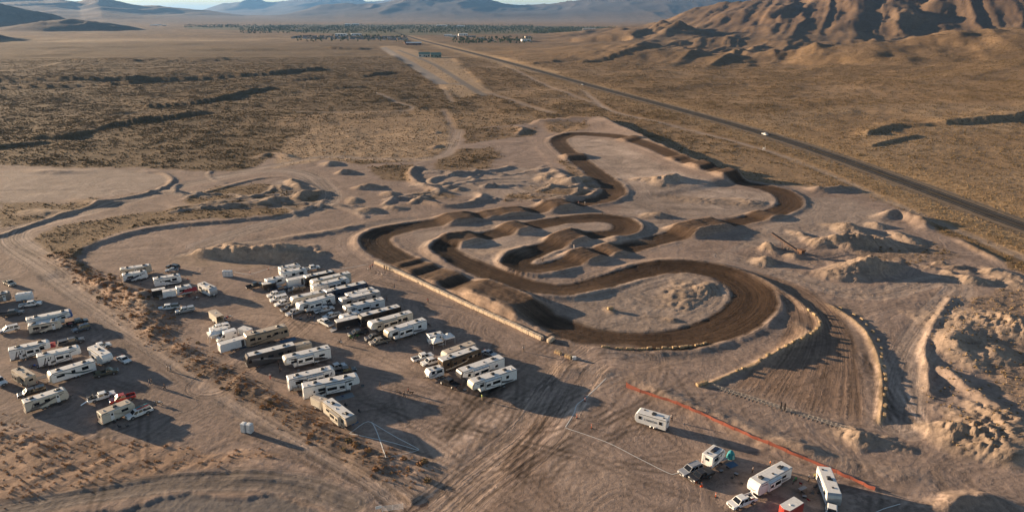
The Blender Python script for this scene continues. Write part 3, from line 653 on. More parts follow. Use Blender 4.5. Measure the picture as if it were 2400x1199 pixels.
def ground_material():
    m = bpy.data.materials.new('desert soil'); m.use_nodes = True
    nt = m.node_tree; N = nt.nodes; L = nt.links
    b = N['Principled BSDF']; b.inputs['Roughness'].default_value = 0.95; b.inputs['Specular IOR Level'].default_value = 0.15
    def attr(n):
        a = N.new('ShaderNodeAttribute'); a.attribute_name = n; return a
    def math_(op, *v):
        n = N.new('ShaderNodeMath'); n.operation = op
        for i, q in enumerate(v):
            if isinstance(q, (int, float)): n.inputs[i].default_value = q
            else: L.new(q, n.inputs[i])
        return n.outputs[0]
    geo = N.new('ShaderNodeNewGeometry')
    def noise(sc, det=3, vec=None, rough=0.55):
        n = N.new('ShaderNodeTexNoise'); n.inputs['Scale'].default_value = sc; n.inputs['Detail'].default_value = det; n.inputs['Roughness'].default_value = rough
        L.new(vec or geo.outputs['Position'], n.inputs['Vector']); return n.outputs[0]
    soil = attr('soil').outputs['Color']; fl = attr('flow').outputs['Fac']; st = attr('streak').outputs['Fac']; br = attr('brush').outputs['Fac']
    n1 = noise(0.9, 5); n2 = noise(4.5, 3); n0 = noise(0.12, 4)
    w = math_('ADD', math_('MULTIPLY', fl, 1.0), math_('MULTIPLY', n1, 1.1))
    # lines left by tyres: one-dimensional noise across the direction of travel
    cx = N.new('ShaderNodeCombineXYZ'); L.new(w, cx.inputs[0])
    sp = N.new('ShaderNodeVectorMath'); sp.operation = 'SCALE'; L.new(geo.outputs['Position'], sp.inputs[0]); sp.inputs['Scale'].default_value = 0.02
    va = N.new('ShaderNodeVectorMath'); va.operation = 'ADD'; L.new(cx.outputs[0], va.inputs[0]); L.new(sp.outputs[0], va.inputs[1])
    ln = noise(1.5, 4, va.outputs[0], 0.7)
    ln2 = noise(.32, 3, va.outputs[0], 0.6)
    lin = math_('MULTIPLY', math_('SUBTRACT', ln, 0.5), st)
    lin2 = math_('MULTIPLY', math_('SUBTRACT', ln2, 0.5), st)
    tone = math_('ADD', 1.0, math_('ADD', math_('ADD', math_('MULTIPLY', lin, 2.0), math_('MULTIPLY', lin2, 1.2)), math_('ADD', math_('MULTIPLY', math_('SUBTRACT', n1, 0.5), 1.0), math_('ADD', math_('MULTIPLY', math_('SUBTRACT', n2, 0.5), 0.8), math_('MULTIPLY', math_('SUBTRACT', n0, 0.5), 0.6)))))
    # brush too far off to stand as single bushes
    vo = N.new('ShaderNodeTexNoise'); vo.inputs['Scale'].default_value = 0.6; vo.inputs['Detail'].default_value = 5; vo.inputs['Roughness'].default_value = 0.7; L.new(geo.outputs['Position'], vo.inputs['Vector'])
    mr = N.new('ShaderNodeMapRange'); mr.inputs[1].default_value = 0.44; mr.inputs[2].default_value = 0.56; L.new(vo.outputs[0], mr.inputs[0])
    bm = math_('MULTIPLY', math_('MULTIPLY', mr.outputs[0], br), 0.75)
    mx = N.new('ShaderNodeMix'); mx.data_type = 'RGBA'; mx.blend_type = 'MULTIPLY'; mx.inputs[0].default_value = 1.0
    tv_ = N.new('ShaderNodeCombineXYZ'); [L.new(tone, tv_.inputs[i]) for i in range(3)]
    L.new(soil, mx.inputs[6]); L.new(tv_.outputs[0], mx.inputs[7])
    mb = N.new('ShaderNodeMix'); mb.data_type = 'RGBA'; L.new(bm, mb.inputs[0]); L.new(mx.outputs[2], mb.inputs[6]); mb.inputs[7].default_value = (0.085, 0.064, 0.034, 1)
    L.new(mb.outputs[2], b.inputs['Base Color'])
    hgt = math_('ADD', math_('MULTIPLY', lin, 0.30), math_('ADD', math_('MULTIPLY', n1, 0.20), math_('ADD', math_('MULTIPLY', n2, 0.07), math_('MULTIPLY', bm, 0.55))))
    bu = N.new('ShaderNodeBump'); bu.inputs['Strength'].default_value = 0.6; bu.inputs['Distance'].default_value = 1.0
    L.new(hgt, bu.inputs['Height']); L.new(bu.outputs[0], b.inputs['Normal'])
    return m
gm.materials.append(ground_material())
# ------------------------------------------------------------------ mesh builder
class MB:
    def __init__(s): s.v = []; s.f = []
    def add(s, vs, fs):
        o = len(s.v); s.v += [tuple(v) for v in vs]; s.f += [tuple(i + o for i in f) for f in fs]; return s
    def box(s, x0, x1, y0, y1, z0, z1):
        return s.add([(x0, y0, z0), (x1, y0, z0), (x1, y1, z0), (x0, y1, z0), (x0, y0, z1), (x1, y0, z1), (x1, y1, z1), (x0, y1, z1)],
                     [(3, 2, 1, 0), (4, 5, 6, 7), (0, 1, 5, 4), (1, 2, 6, 5), (2, 3, 7, 6), (3, 0, 4, 7)])
    def loft(s, rings, cap=True):
        n = len(rings[0]); vs = [p for r in rings for p in r]; fs = []
        for i in range(len(rings) - 1):
            for j in range(n):
                a, b = i * n + j, i * n + (j + 1) % n
                fs.append((a, b, b + n, a + n))
        if cap: fs += [tuple(range(n))[::-1], tuple(range((len(rings) - 1) * n, len(rings) * n))]
        return s.add(vs, fs)
    def prism(s, prof, w, c=0.06):
        """side outline (x,z), counter-clockwise seen from -y, pulled across the width with softened edges"""
        cx = sum(p[0] for p in prof) / len(prof); cz = sum(p[1] for p in prof) / len(prof)
        def sh(p, k):
            d = math.hypot(p[0] - cx, p[1] - cz) or 1
            return (p[0] - (p[0] - cx) / d * k, p[1] - (p[1] - cz) / d * k)
        i = [sh(p, c) for p in prof]
        R = lambda q, y: [(p[0], y, p[1]) for p in q]
        return s.loft([R(i, w), R(prof, w - c), R(prof, -w + c), R(i, -w)])
    def tube(s, p, q, r, n=8, r2=None):
        p = Vector(p); q = Vector(q); d = (q - p).normalized()
        a = d.orthogonal().normalized(); b = d.cross(a); r2 = r if r2 is None else r2
        ring = lambda o, rr: [tuple(o + a * rr * math.cos(2 * math.pi * i / n) + b * rr * math.sin(2 * math.pi * i / n)) for i in range(n)]
        return s.loft([ring(p, r), ring(q, r2)])
    def panel(s, pts, off):
        """flat piece with thickness: outline pts pushed out by the vector off"""
        n = len(pts); o = Vector(off)
        a = [tuple(p) for p in pts]; b = [tuple(Vector(p) + o) for p in pts]
        return s.add(a + b, [tuple(range(n))[::-1], tuple(range(n, 2 * n))] + [(i, (i + 1) % n, (i + 1) % n + n, i + n) for i in range(n)])
    def build(s, name, mat, parent=None, smooth=False, label=None):
        me = bpy.data.meshes.new(name); me.from_pydata(s.v, [], s.f); me.validate()
        bm = bmesh.new(); bm.from_mesh(me); bmesh.ops.recalc_face_normals(bm, faces=bm.faces); bm.to_mesh(me); bm.free()
        if smooth: me.polygons.foreach_set('use_smooth', [True] * len(me.polygons))
        me.materials.append(mat)
        o = bpy.data.objects.new(name, me); COL.objects.link(o)
        if parent is not None: o.parent = parent
        if label: o['label'] = label
        return o

_mats = {}
def mat(name, c, rough=0.6, metal=0.0, var=0.10, scale=2.5, spec=0.5, coat=0.0, bump=0.0, dust=0.0):
    if name in _mats: return _mats[name]
    m = bpy.data.materials.new(name); m.use_nodes = True; N = m.node_tree.nodes; L = m.node_tree.links
    b = N['Principled BSDF']; b.inputs['Roughness'].default_value = rough; b.inputs['Metallic'].default_value = metal
    b.inputs['Specular IOR Level'].default_value = spec; b.inputs['Coat Weight'].default_value = coat
    tcn = N.new('ShaderNodeTexCoord'); n = N.new('ShaderNodeTexNoise'); n.inputs['Scale'].default_value = scale; n.inputs['Detail'].default_value = 4
    L.new(tcn.outputs['Object'], n.inputs['Vector'])
    r = N.new('ShaderNodeMapRange'); r.inputs[1].default_value = 0.3; r.inputs[2].default_value = 0.7; r.inputs[3].default_value = 1 - var; r.inputs[4].default_value = 1 + var
    L.new(n.outputs[0], r.inputs[0])
    cx = N.new('ShaderNodeVectorMath'); cx.operation = 'SCALE'; cx.inputs[0].default_value = c[:3]; L.new(r.outputs[0], cx.inputs['Scale'])
    out = cx.outputs[0]
    if dust:
        mx = N.new('ShaderNodeMix'); mx.data_type = 'RGBA'; mx.inputs[7].default_value = (0.26, 0.20, 0.155, 1)
        r2 = N.new('ShaderNodeMapRange'); r2.inputs[1].default_value = 0.35; r2.inputs[2].default_value = 0.8; r2.inputs[3].default_value = dust * 0.4; r2.inputs[4].default_value = dust * 1.6
        L.new(n.outputs[0], r2.inputs[0]); L.new(r2.outputs[0], mx.inputs[0]); L.new(out, mx.inputs[6]); out = mx.outputs[2]
    L.new(out, b.inputs['Base Color'])
    if bump:
        bu = N.new('ShaderNodeBump'); bu.inputs['Strength'].default_value = bump; bu.inputs['Distance'].default_value = 0.05; L.new(n.outputs[0], bu.inputs['Height']); L.new(bu.outputs[0], b.inputs['Normal'])
    _mats[name] = m
    return m

WHITE = mat('white fibreglass', (0.78, 0.78, 0.77), 0.4, dust=0.02)
CREAM = mat('cream fibreglass', (0.64, 0.58, 0.48), 0.45, dust=0.08)
BEIGE = mat('beige fibreglass', (0.48, 0.41, 0.32), 0.45, dust=0.08)
TAN = mat('tan paint', (0.50, 0.36, 0.24), 0.4, dust=0.06)
GREY = mat('grey paint', (0.28, 0.28, 0.29), 0.4, dust=0.08)
TAUPE = mat('taupe siding', (0.23, 0.20, 0.18), 0.5, dust=0.08)
CHAR = mat('charcoal paint', (0.055, 0.055, 0.06), 0.35, coat=0.3, dust=0.12)
BLACKP = mat('black paint', (0.016, 0.016, 0.018), 0.3, coat=0.4, dust=0.06)
NAVY = mat('navy paint', (0.035, 0.048, 0.085), 0.3, coat=0.3, dust=0.10)
BROWNP = mat('brown paint', (0.10, 0.068, 0.042), 0.35, coat=0.3, dust=0.10)
SILVER = mat('silver paint', (0.42, 0.43, 0.45), 0.3, 0.3, coat=0.3, dust=0.08)
SILVT = mat('champagne paint', (0.30, 0.26, 0.21), 0.35, 0.2, coat=0.3, dust=0.10)
OLIVE = mat('olive paint', (0.085, 0.082, 0.055), 0.5, dust=0.15)
GREENP = mat('dark green paint', (0.05, 0.085, 0.08), 0.35, coat=0.3, dust=0.10)
BLUEG = mat('blue grey paint', (0.07, 0.09, 0.12), 0.3, coat=0.3, dust=0.08)
REDP = mat('red paint', (0.42, 0.035, 0.025), 0.35, coat=0.3, dust=0.08)
BLUEP = mat('blue paint', (0.05, 0.12, 0.32), 0.35, coat=0.3, dust=0.05)
ROOF = mat('white rubber roof', (0.74, 0.73, 0.71), 0.7, var=0.14, dust=0.09)
ROOFT = mat('dusty roof', (0.55, 0.47, 0.38), 0.75, var=0.14, dust=0.18)
GLASS = mat('tinted glass', (0.012, 0.014, 0.017), 0.06, var=0.02)
RUBBER = mat('tyre rubber', (0.02, 0.02, 0.021), 0.85, dust=0.2)
STEEL = mat('steel rim', (0.45, 0.45, 0.46), 0.35, 0.7)
FRAME = mat('black frame steel', (0.025, 0.025, 0.026), 0.6, dust=0.15)
ACDARK = mat('dark plastic', (0.03, 0.03, 0.032), 0.55)
TRIM = mat('dark trim', (0.05, 0.05, 0.055), 0.5)
LAMPW = mat('headlamp glass', (0.75, 0.75, 0.72), 0.15)
LAMPR = mat('tail lamp', (0.35, 0.02, 0.02), 0.25)
CHROME = mat('bright metal', (0.6, 0.6, 0.6), 0.25, 0.9)
WOODD = mat('deck wood', (0.20, 0.12, 0.07), 0.8)
MATS = {'white': WHITE, 'cream': CREAM, 'beige': BEIGE, 'tan': TAN, 'grey': GREY, 'taupe': TAUPE, 'char': CHAR, 'black': BLACKP, 'navy': NAVY, 'brown': BROWNP,
        'silver': SILVER, 'champ': SILVT, 'olive': OLIVE, 'green': GREENP, 'blueg': BLUEG, 'red': REDP, 'blue': BLUEP}

def empty(name, x, y, z, rz, label, cat, group=None):
    o = bpy.data.objects.new(name, None); COL.objects.link(o); o.empty_display_size = 0.3
    o.location = (x, y, z); o.rotation_euler = (0, 0, rz); o['label'] = label; o['category'] = cat
    if group: o['group'] = group
    return o
def tag(o, label, cat, group=None):
    o['label'] = label; o['category'] = cat
    if group: o['group'] = group
    return o
def axis(A, B, z):
    a = np.array(P(A[0], A[1], z)); b = np.array(P(B[0], B[1], z)); d = b - a
    return (a + b) / 2, math.atan2(d[1], d[0]), float(np.hypot(*d))

_wheel_cache = {}
def wheel(parent, x, y, r, w, out=1):
    key = (round(r, 2), round(w, 2))
    if key not in _wheel_cache:
        n = 14
        def prof(lst): return [[(rr * math.cos(2 * math.pi * i / n), yy, rr * math.sin(2 * math.pi * i / n)) for i in range(n)] for rr, yy in lst]
        t = MB().loft(prof([(r * .62, -w / 2), (r * .94, -w / 2), (r, -w * .3), (r, w * .3), (r * .94, w / 2), (r * .62, w / 2)]))
        k = MB().loft(prof([(r * .6, -w / 2 - .005), (r * .3, -w * .3), (r * .3, w * .3), (r * .6, w / 2 + .005)]))
        ms = []
        for b, m_, nm in ((t, RUBBER, 'tyre'), (k, STEEL, 'rim')):
            o = b.build(nm, m_, None, True); ms.append(o.data); bpy.data.objects.remove(o)
        _wheel_cache[key] = ms
    ms = _wheel_cache[key]
    o = bpy.data.objects.new('wheel', ms[0]); COL.objects.link(o); o.parent = parent; o.location = (x, y, r)
    k = bpy.data.objects.new('rim', ms[1]); COL.objects.link(k); k.parent = o
    return o

def side_panel(name, m, parent, y, pts, th=0.012):
    """outline in (x,z) laid on the side wall at y, standing th proud of it"""
    return MB().panel([(p[0], y, p[1]) for p in pts], (0, math.copysign(th, y), 0)).build(name, m, parent)
def rect(x0, x1, z0, z1): return [(x0, z0), (x1, z0), (x1, z1), (x0, z1)]
def window(parent, y, x0, x1, z0, z1):
    w = side_panel('window', GLASS, parent, y, rect(x0, x1, z0, z1), 0.022)
    fr = MB(); t = 0.035; s = math.copysign(1, y)
    for a, b, c, d in ((x0 - t, x1 + t, z0 - t, z0), (x0 - t, x1 + t, z1, z1 + t), (x0 - t, x0, z0, z1), (x1, x1 + t, z0, z1)):
        fr.box(a, b, min(y, y + s * .03), max(y, y + s * .03), c, d)
    fr.build('window_frame', TRIM, w)
    return w
def swoosh(parent, y, L, z0, z1, th, m, flip=1, name='stripe'):
    """curved painted band along the side"""
    n = 12; top = []; bot = []
    for i in range(n + 1):
        t = i / n; x = flip * (-L * .44 + L * .86 * t)
        zc = z0 + (z1 - z0) * (t * t * (3 - 2 * t)) ** 1.3
        w = th * (0.35 + 0.9 * math.sin(math.pi * min(1, t * 1.1) ** .8) ** 1.0) + 0.02
        top.append((x, zc + w / 2)); bot.append((x, zc - w / 2))
    mb = MB(); s = math.copysign(1, y)
    for i in range(n):
        q = [bot[i], bot[i + 1], top[i + 1], top[i]]
        mb.panel([(p[0], y, p[1]) for p in q], (0, s * .008, 0))
    return mb.build(name, m, parent)

def roof_kit(root, L, zr, W, nac, r, xoff=0.0, dark=True, solar=False):
    xs = [(-0.28 + 0.56 * i / max(1, nac - 1)) * L if nac > 1 else -0.05 * L for i in range(nac)]
    for i, x in enumerate(xs):
        x += xoff + r.uniform(-.3, .3)
        b = MB().loft([[(x - .5, -.36, zr), (x + .45, -.36, zr), (x + .45, .36, zr), (x - .5, .36, zr)], [(x - .5, -.38, zr + .2), (x + .4, -.38, zr + .24), (x + .4, .38, zr + .24), (x - .5, .38, zr + .2)], [(x - .42, -.3, zr + .30), (x + .2, -.3, zr + .34), (x + .2, .3, zr + .34), (x - .42, .3, zr + .30)]])
        a = b.build('air_conditioner', ACDARK if (dark or i % 2) else ROOF, root)
        g = MB()
        for k in range(3): g.box(x - .515, x - .5, -.28 + .2 * k, -.14 + .2 * k, zr + .05, zr + .17)
        g.build('grille', TRIM, a)
    for i in range(3):
        x = xoff + (-.38 + .33 * i + r.uniform(-.05, .05)) * L; y = r.choice((-.5, .45, .1))
        v = MB().box(x - .19, x + .19, y - .19, y + .19, zr, zr + .10).build('roof_vent', ACDARK if r.random() < .5 else WHITE, root)
        MB().box(x - .15, x + .15, y - .15, y + .15, zr + .10, zr + .125).build('vent_lid', TRIM, v)
    if solar:
        x = xoff + .12 * L
        pn = MB().box(x - .8, x + .8, -.5, .5, zr + .05, zr + .09).build('solar_panel', mat('solar cells', (.02, .03, .07), .15), root)
        MB().box(x - .84, x + .84, -.54, .54, zr + .03, zr + .05).build('panel_frame', CHROME, pn)

def tongue(root, x, W=0.6, zc=.55, tanks=True, cover=None):
    t = MB(); t.tube((x - .3, -W, zc), (x + 1.15, 0, zc), .05, 6); t.tube((x - .3, W, zc), (x + 1.15, 0, zc), .05, 6); t.tube((x + .8, 0, zc + .45), (x + .8, 0, .02), .045, 6)
    t.box(x + 1.1, x + 1.35, -.06, .06, zc - .04, zc + .08)
    t.build('tow_tongue', FRAME, root)
    if tanks:
        for s in (-1, 1):
            MB().loft([[(x + .28 + r_ * math.cos(a), s * .17 + r_ * math.sin(a), z) for a in [i * math.pi / 4 for i in range(8)]] for r_, z in ((.1, zc + .05), (.15, zc + .1), (.15, zc + .42), (.07, zc + .5))]).build('propane_tank', WHITE, root, True)

def trailer_common(root, L, W, z0, zr, r, wheelx, body_side, glass_sides=(1, -1), skip=()):
    for s in (1, -1):
        for dx in (-.42, .42):
            wheel(root, wheelx + dx, s * (W - .14), .36, .22)
        f = MB().panel([(wheelx - .95, s * W, .62), (wheelx + .95, s * W, .62), (wheelx + .8, s * W, .92), (wheelx - .8, s * W, .92)], (0, s * .05, 0)).build('fender_skirt', body_side, root)

def rv_trailer(name, A, B, zr, label, body='white', fifth=False, cap=None, roof=ROOF, stripes=('char',), slide=0, nac=2, seed=0, lower=None, door=True, short=False, solar=False, openrear=False, text=None, chevron=False, cat=None, skirt=True, L=None, emblem=None):
    r = random.Random(seed * 7 + 3)
    c, rz, Lp = axis(A, B, zr)
    L = L or max(3.6, Lp + (0.5 if not fifth else 0.3))
    x, y = c
    root = empty(name, x, y, gz(x, y), rz, label, cat or ('fifth wheel' if fifth else 'trailer'))
    W = 1.24; z0 = .58; h = L / 2; bm_ = MATS[body]; low = MATS[lower] if lower else None
    if fifth:
        nx = h - 2.3; zo = 1.75
        prof = [(-h, z0), (nx, z0), (nx + .12, zo - .1), (nx + .3, zo), (h - .3, zo + .02), (h - .05, zo + .25), (h, zo + .8), (h - .10, zr - .55), (h - .38, zr - .12), (h - .7, zr), (-h + .08, zr), (-h, zr - .1)]
    else:
        prof = [(-h, z0), (h - .55, z0), (h - .12, z0 + .45), (h, z0 + 1.1), (h - .06, zr - .75), (h - .25, zr - .28), (h - .6, zr), (-h + .1, zr), (-h, zr - .12)]
    MB().prism(prof, W, .05).build('body', bm_, root)
    MB().box(-h + .12, h - (.75 if fifth else .65), -W + .1, W - .1, zr - .01, zr + .03).build('roof_membrane', roof, root)
    if cap:
        if fifth:
            pr = [(nx + .32, zo - .012), (h - .28, zo + .01), (h - .03, zo + .24), (h + .02, zo + .8), (h - .08, zr - .55), (h - .36, zr - .10), (h - .7, zr + .012), (h - .75, zr - .2), (h - .55, zr - .7), (h - .5, zo + .5)]
        else:
            pr = [(h - .56, z0 - .01), (h - .10, z0 + .45), (h + .02, z0 + 1.1), (h - .04, zr - .75), (h - .23, zr - .27), (h - .6, zr + .012), (h - .65, zr - .3), (h - .42, zr - .9), (h - .4, z0 + .6)]
        MB().prism(pr, W + .008, .03).build('front_cap', MATS[cap], root)
    MB().box(-h + .05, (h - 2.4) if fifth else h - .5, -W + .15, W - .15, .42, z0).build('chassis', FRAME, root)
    if low is not None:
        for s in (1, -1):
            side_panel('lower_panel', low, root, s * W, rect(-h + .04, (h - 2.5) if fifth else h - .6, z0 + .02, z0 + .72), .006)
    gth = r.choice((.34, .44, .56)); gfl = r.choice((1, 1, -1)); gst = r.choice((0, 0, 2, 3)) if stripes and stripes[0] in ('char', 'black', 'navy', 'taupe') else 0
    wx = -.08 * L if not fifth else -.16 * L
    trailer_common(root, L, W, z0, zr, r, wx, low or bm_)
    for s in (1, -1):
        for i, sc in enumerate(stripes):
            hi = zr - .55 - .25 * i; lo = z0 + .45 + .28 * i
            swoosh(root, s * W, L * (.95 - .12 * i), lo, hi, gth - .06 * i, MATS[sc], gfl)
            if gst and i == 0:
                for q in range(gst):
                    xa = gfl * (-.40 * L + .55 * q); side_panel('graphic', MATS[sc], root, s * W, [(xa, z0 + .25), (xa + .28, z0 + .25), (xa + .95, zr - .75), (xa + .67, zr - .75)], .007)
        # windows at different places on the two sides
        zw = 1.75 if not fifth else 2.0
        n = max(2, int(L / 2.6))
        dxs = [(-.40 + .8 * (i + .5) / n) * L + r.uniform(-.25, .25) for i in range(n)]
        di = r.randrange(n) if door and s == -1 else -1
        for i, xx in enumerate(dxs):
            if i == di or (slide and s == slide and abs(xx - .05 * L) < .22 * L): continue
            ww = r.choice((.38, .5, .7, .85))
            if text: ww = .32; xx = math.copysign(2.35, xx)
            window(root, s * W, xx - ww, xx + ww, zw - .1, zw + r.choice((.45, .6, .7)))
        if di >= 0 and not (slide == s and abs(dxs[di] - .05 * L) < .2 * L):
            xx = dxs[di]; d = side_panel('door', WHITE, root, s * W, rect(xx - .35, xx + .35, z0 + .06, z0 + 1.95), .03)
            side_panel('door_window', GLASS, d, s * (W + .03), rect(xx - .2, xx + .2, z0 + 1.25, z0 + 1.75), .01)
            st = MB().box(xx - .3, xx + .3, *sorted((s * W, s * (W + .28))), .24, .30).box(xx - .3, xx + .3, *sorted((s * (W + .28), s * (W + .52))), .02, .08); st.build('step', FRAME, root)
        if slide == s:
            a, b = -.12 * L, .24 * L
            sb = MB().box(a, b, *sorted((s * (W - .05), s * (W + .62))), z0 + .35, zr - .35).build('slide_out', bm_, root)
            side_panel('slide_window', GLASS, sb, s * (W + .62), rect(a + .35, a + (b - a) * .55, zw - .1, zw + .65), .015); side_panel('slide_window', GLASS, sb, s * (W + .62), rect(a + (b - a) * .68, b - .3, zw - .1, zw + .5), .015)
            if stripes: side_panel('stripe', MATS[stripes[0]], sb, s * (W + .62), [(a + .15, z0 + .55), (a + .6, z0 + .55), (b - .2, z0 + 1.15), (b - .2, z0 + 1.35)], .012)
            mb = MB(); t = .10
            for q in ((a, b, zr - .48, zr - .35), (a, b, z0 + .35, z0 + .46), (a, a + t, z0 + .4, zr - .4), (b - t, b, z0 + .4, zr - .4)):
                mb.panel([(q[0], s * (W + .62), q[2]), (q[1], s * (W + .62), q[2]), (q[1], s * (W + .62), q[3]), (q[0], s * (W + .62), q[3])], (0, s * .012, 0))
            mb.build('slide_trim', TRIM, sb)
        if s == -1: MB().tube((-.3 * L, s * (W + .07), zr - .16), (.26 * L, s * (W + .07), zr - .16), .07, 8).build('awning_roll', WHITE if r.random() < .5 else TRIM, root)
        side_panel('edge_trim', TRIM, root, s * W, rect(-h + .1, h - .8, zr - .20, zr - .07), .01)
        if gst or fifth: side_panel('skirt_band', TRIM if gst else GREY, root, s * W, rect(-h + .06, (h - 2.5) if fifth else h - .7, z0 + .03, z0 + .26), .009)
    roof_kit(root, L, zr + .03, W, nac, r, solar=solar)
    # rear end
    rw = MB().panel([(-h, -.45, 1.8), (-h, .45, 1.8), (-h, .45, 2.35), (-h, -.45, 2.35)], (-.02, 0, 0)).build('rear_window', GLASS, root)
    MB().tube((-h - .12, -1.1, .52), (-h - .12, 1.1, .52), .06, 6).build('rear_bumper', FRAME, root)
    for s in (-1, 1): MB().panel([(-h, s * 1.0 - .08, .8), (-h, s * 1.0 + .08, .8), (-h, s * 1.0 + .08, 1.15), (-h, s * 1.0 - .08, 1.15)], (-.025, 0, 0)).build('tail_light', LAMPR, root)
    ld = MB()
    for yy in (.62, .95): ld.tube((-h - .08, yy, .75), (-h - .08, yy, zr + .02), .02, 5)
    for k in range(6): ld.tube((-h - .08, .62, 1.0 + .38 * k), (-h - .08, .95, 1.0 + .38 * k), .016, 5)
    ld.build('ladder', CHROME, root)
    if fifth:
        lg = MB()
        for s in (-1, 1): lg.box(nx - .35, nx - .23, s * .85 - .06, s * .85 + .06, .0, z0 + .1); lg.box(nx - .44, nx - .14, s * .85 - .15, s * .85 + .15, 0, .05)
        lg.build('landing_leg', FRAME, root)
        MB().box(h - 1.35, h - 1.1, -.14, .14, 1.2, zo + .02).build('hitch_pin', FRAME, root)
    else:
        tongue(root, h - .35)
    if chevron:
        mb = MB(); xx = h + .005
        for s in (-1, 1):
            mb.panel([(h - .02, 0, 1.35), (h - .02, s * .75, 1.72), (h - .02, s * .75, 1.84), (h - .02, 0, 1.55)], (.05, 0, 0))
        mb.build('emblem', GREY, root)
    if openrear:
        rp = MB().panel([(-h, -1.0, z0 + .02), (-h, 1.0, z0 + .02), (-h - 2.0, 1.0, .05), (-h - 2.0, -1.0, .05)], (0, 0, .05)).build('ramp_door', GREY, root)
    if text:
        for s in (-1, 1):
            cu = bpy.data.curves.new('lettering', 'FONT'); cu.body = text; cu.size = .74; cu.align_x = 'CENTER'; cu.extrude = .006
            to = bpy.data.objects.new('lettering', cu); COL.objects.link(to); dg = bpy.context.evaluated_depsgraph_get()
            me = bpy.data.meshes.new_from_object(to.evaluated_get(dg)); bpy.data.objects.remove(to); me.materials.clear(); me.materials.append(BLACKP)
            lo = bpy.data.objects.new('lettering', me); COL.objects.link(lo); lo.parent = root
            lo.location = (0, s * (W + .02), 1.62); lo.rotation_euler = (math.pi / 2, 0, 0 if s < 0 else math.pi)
    return root

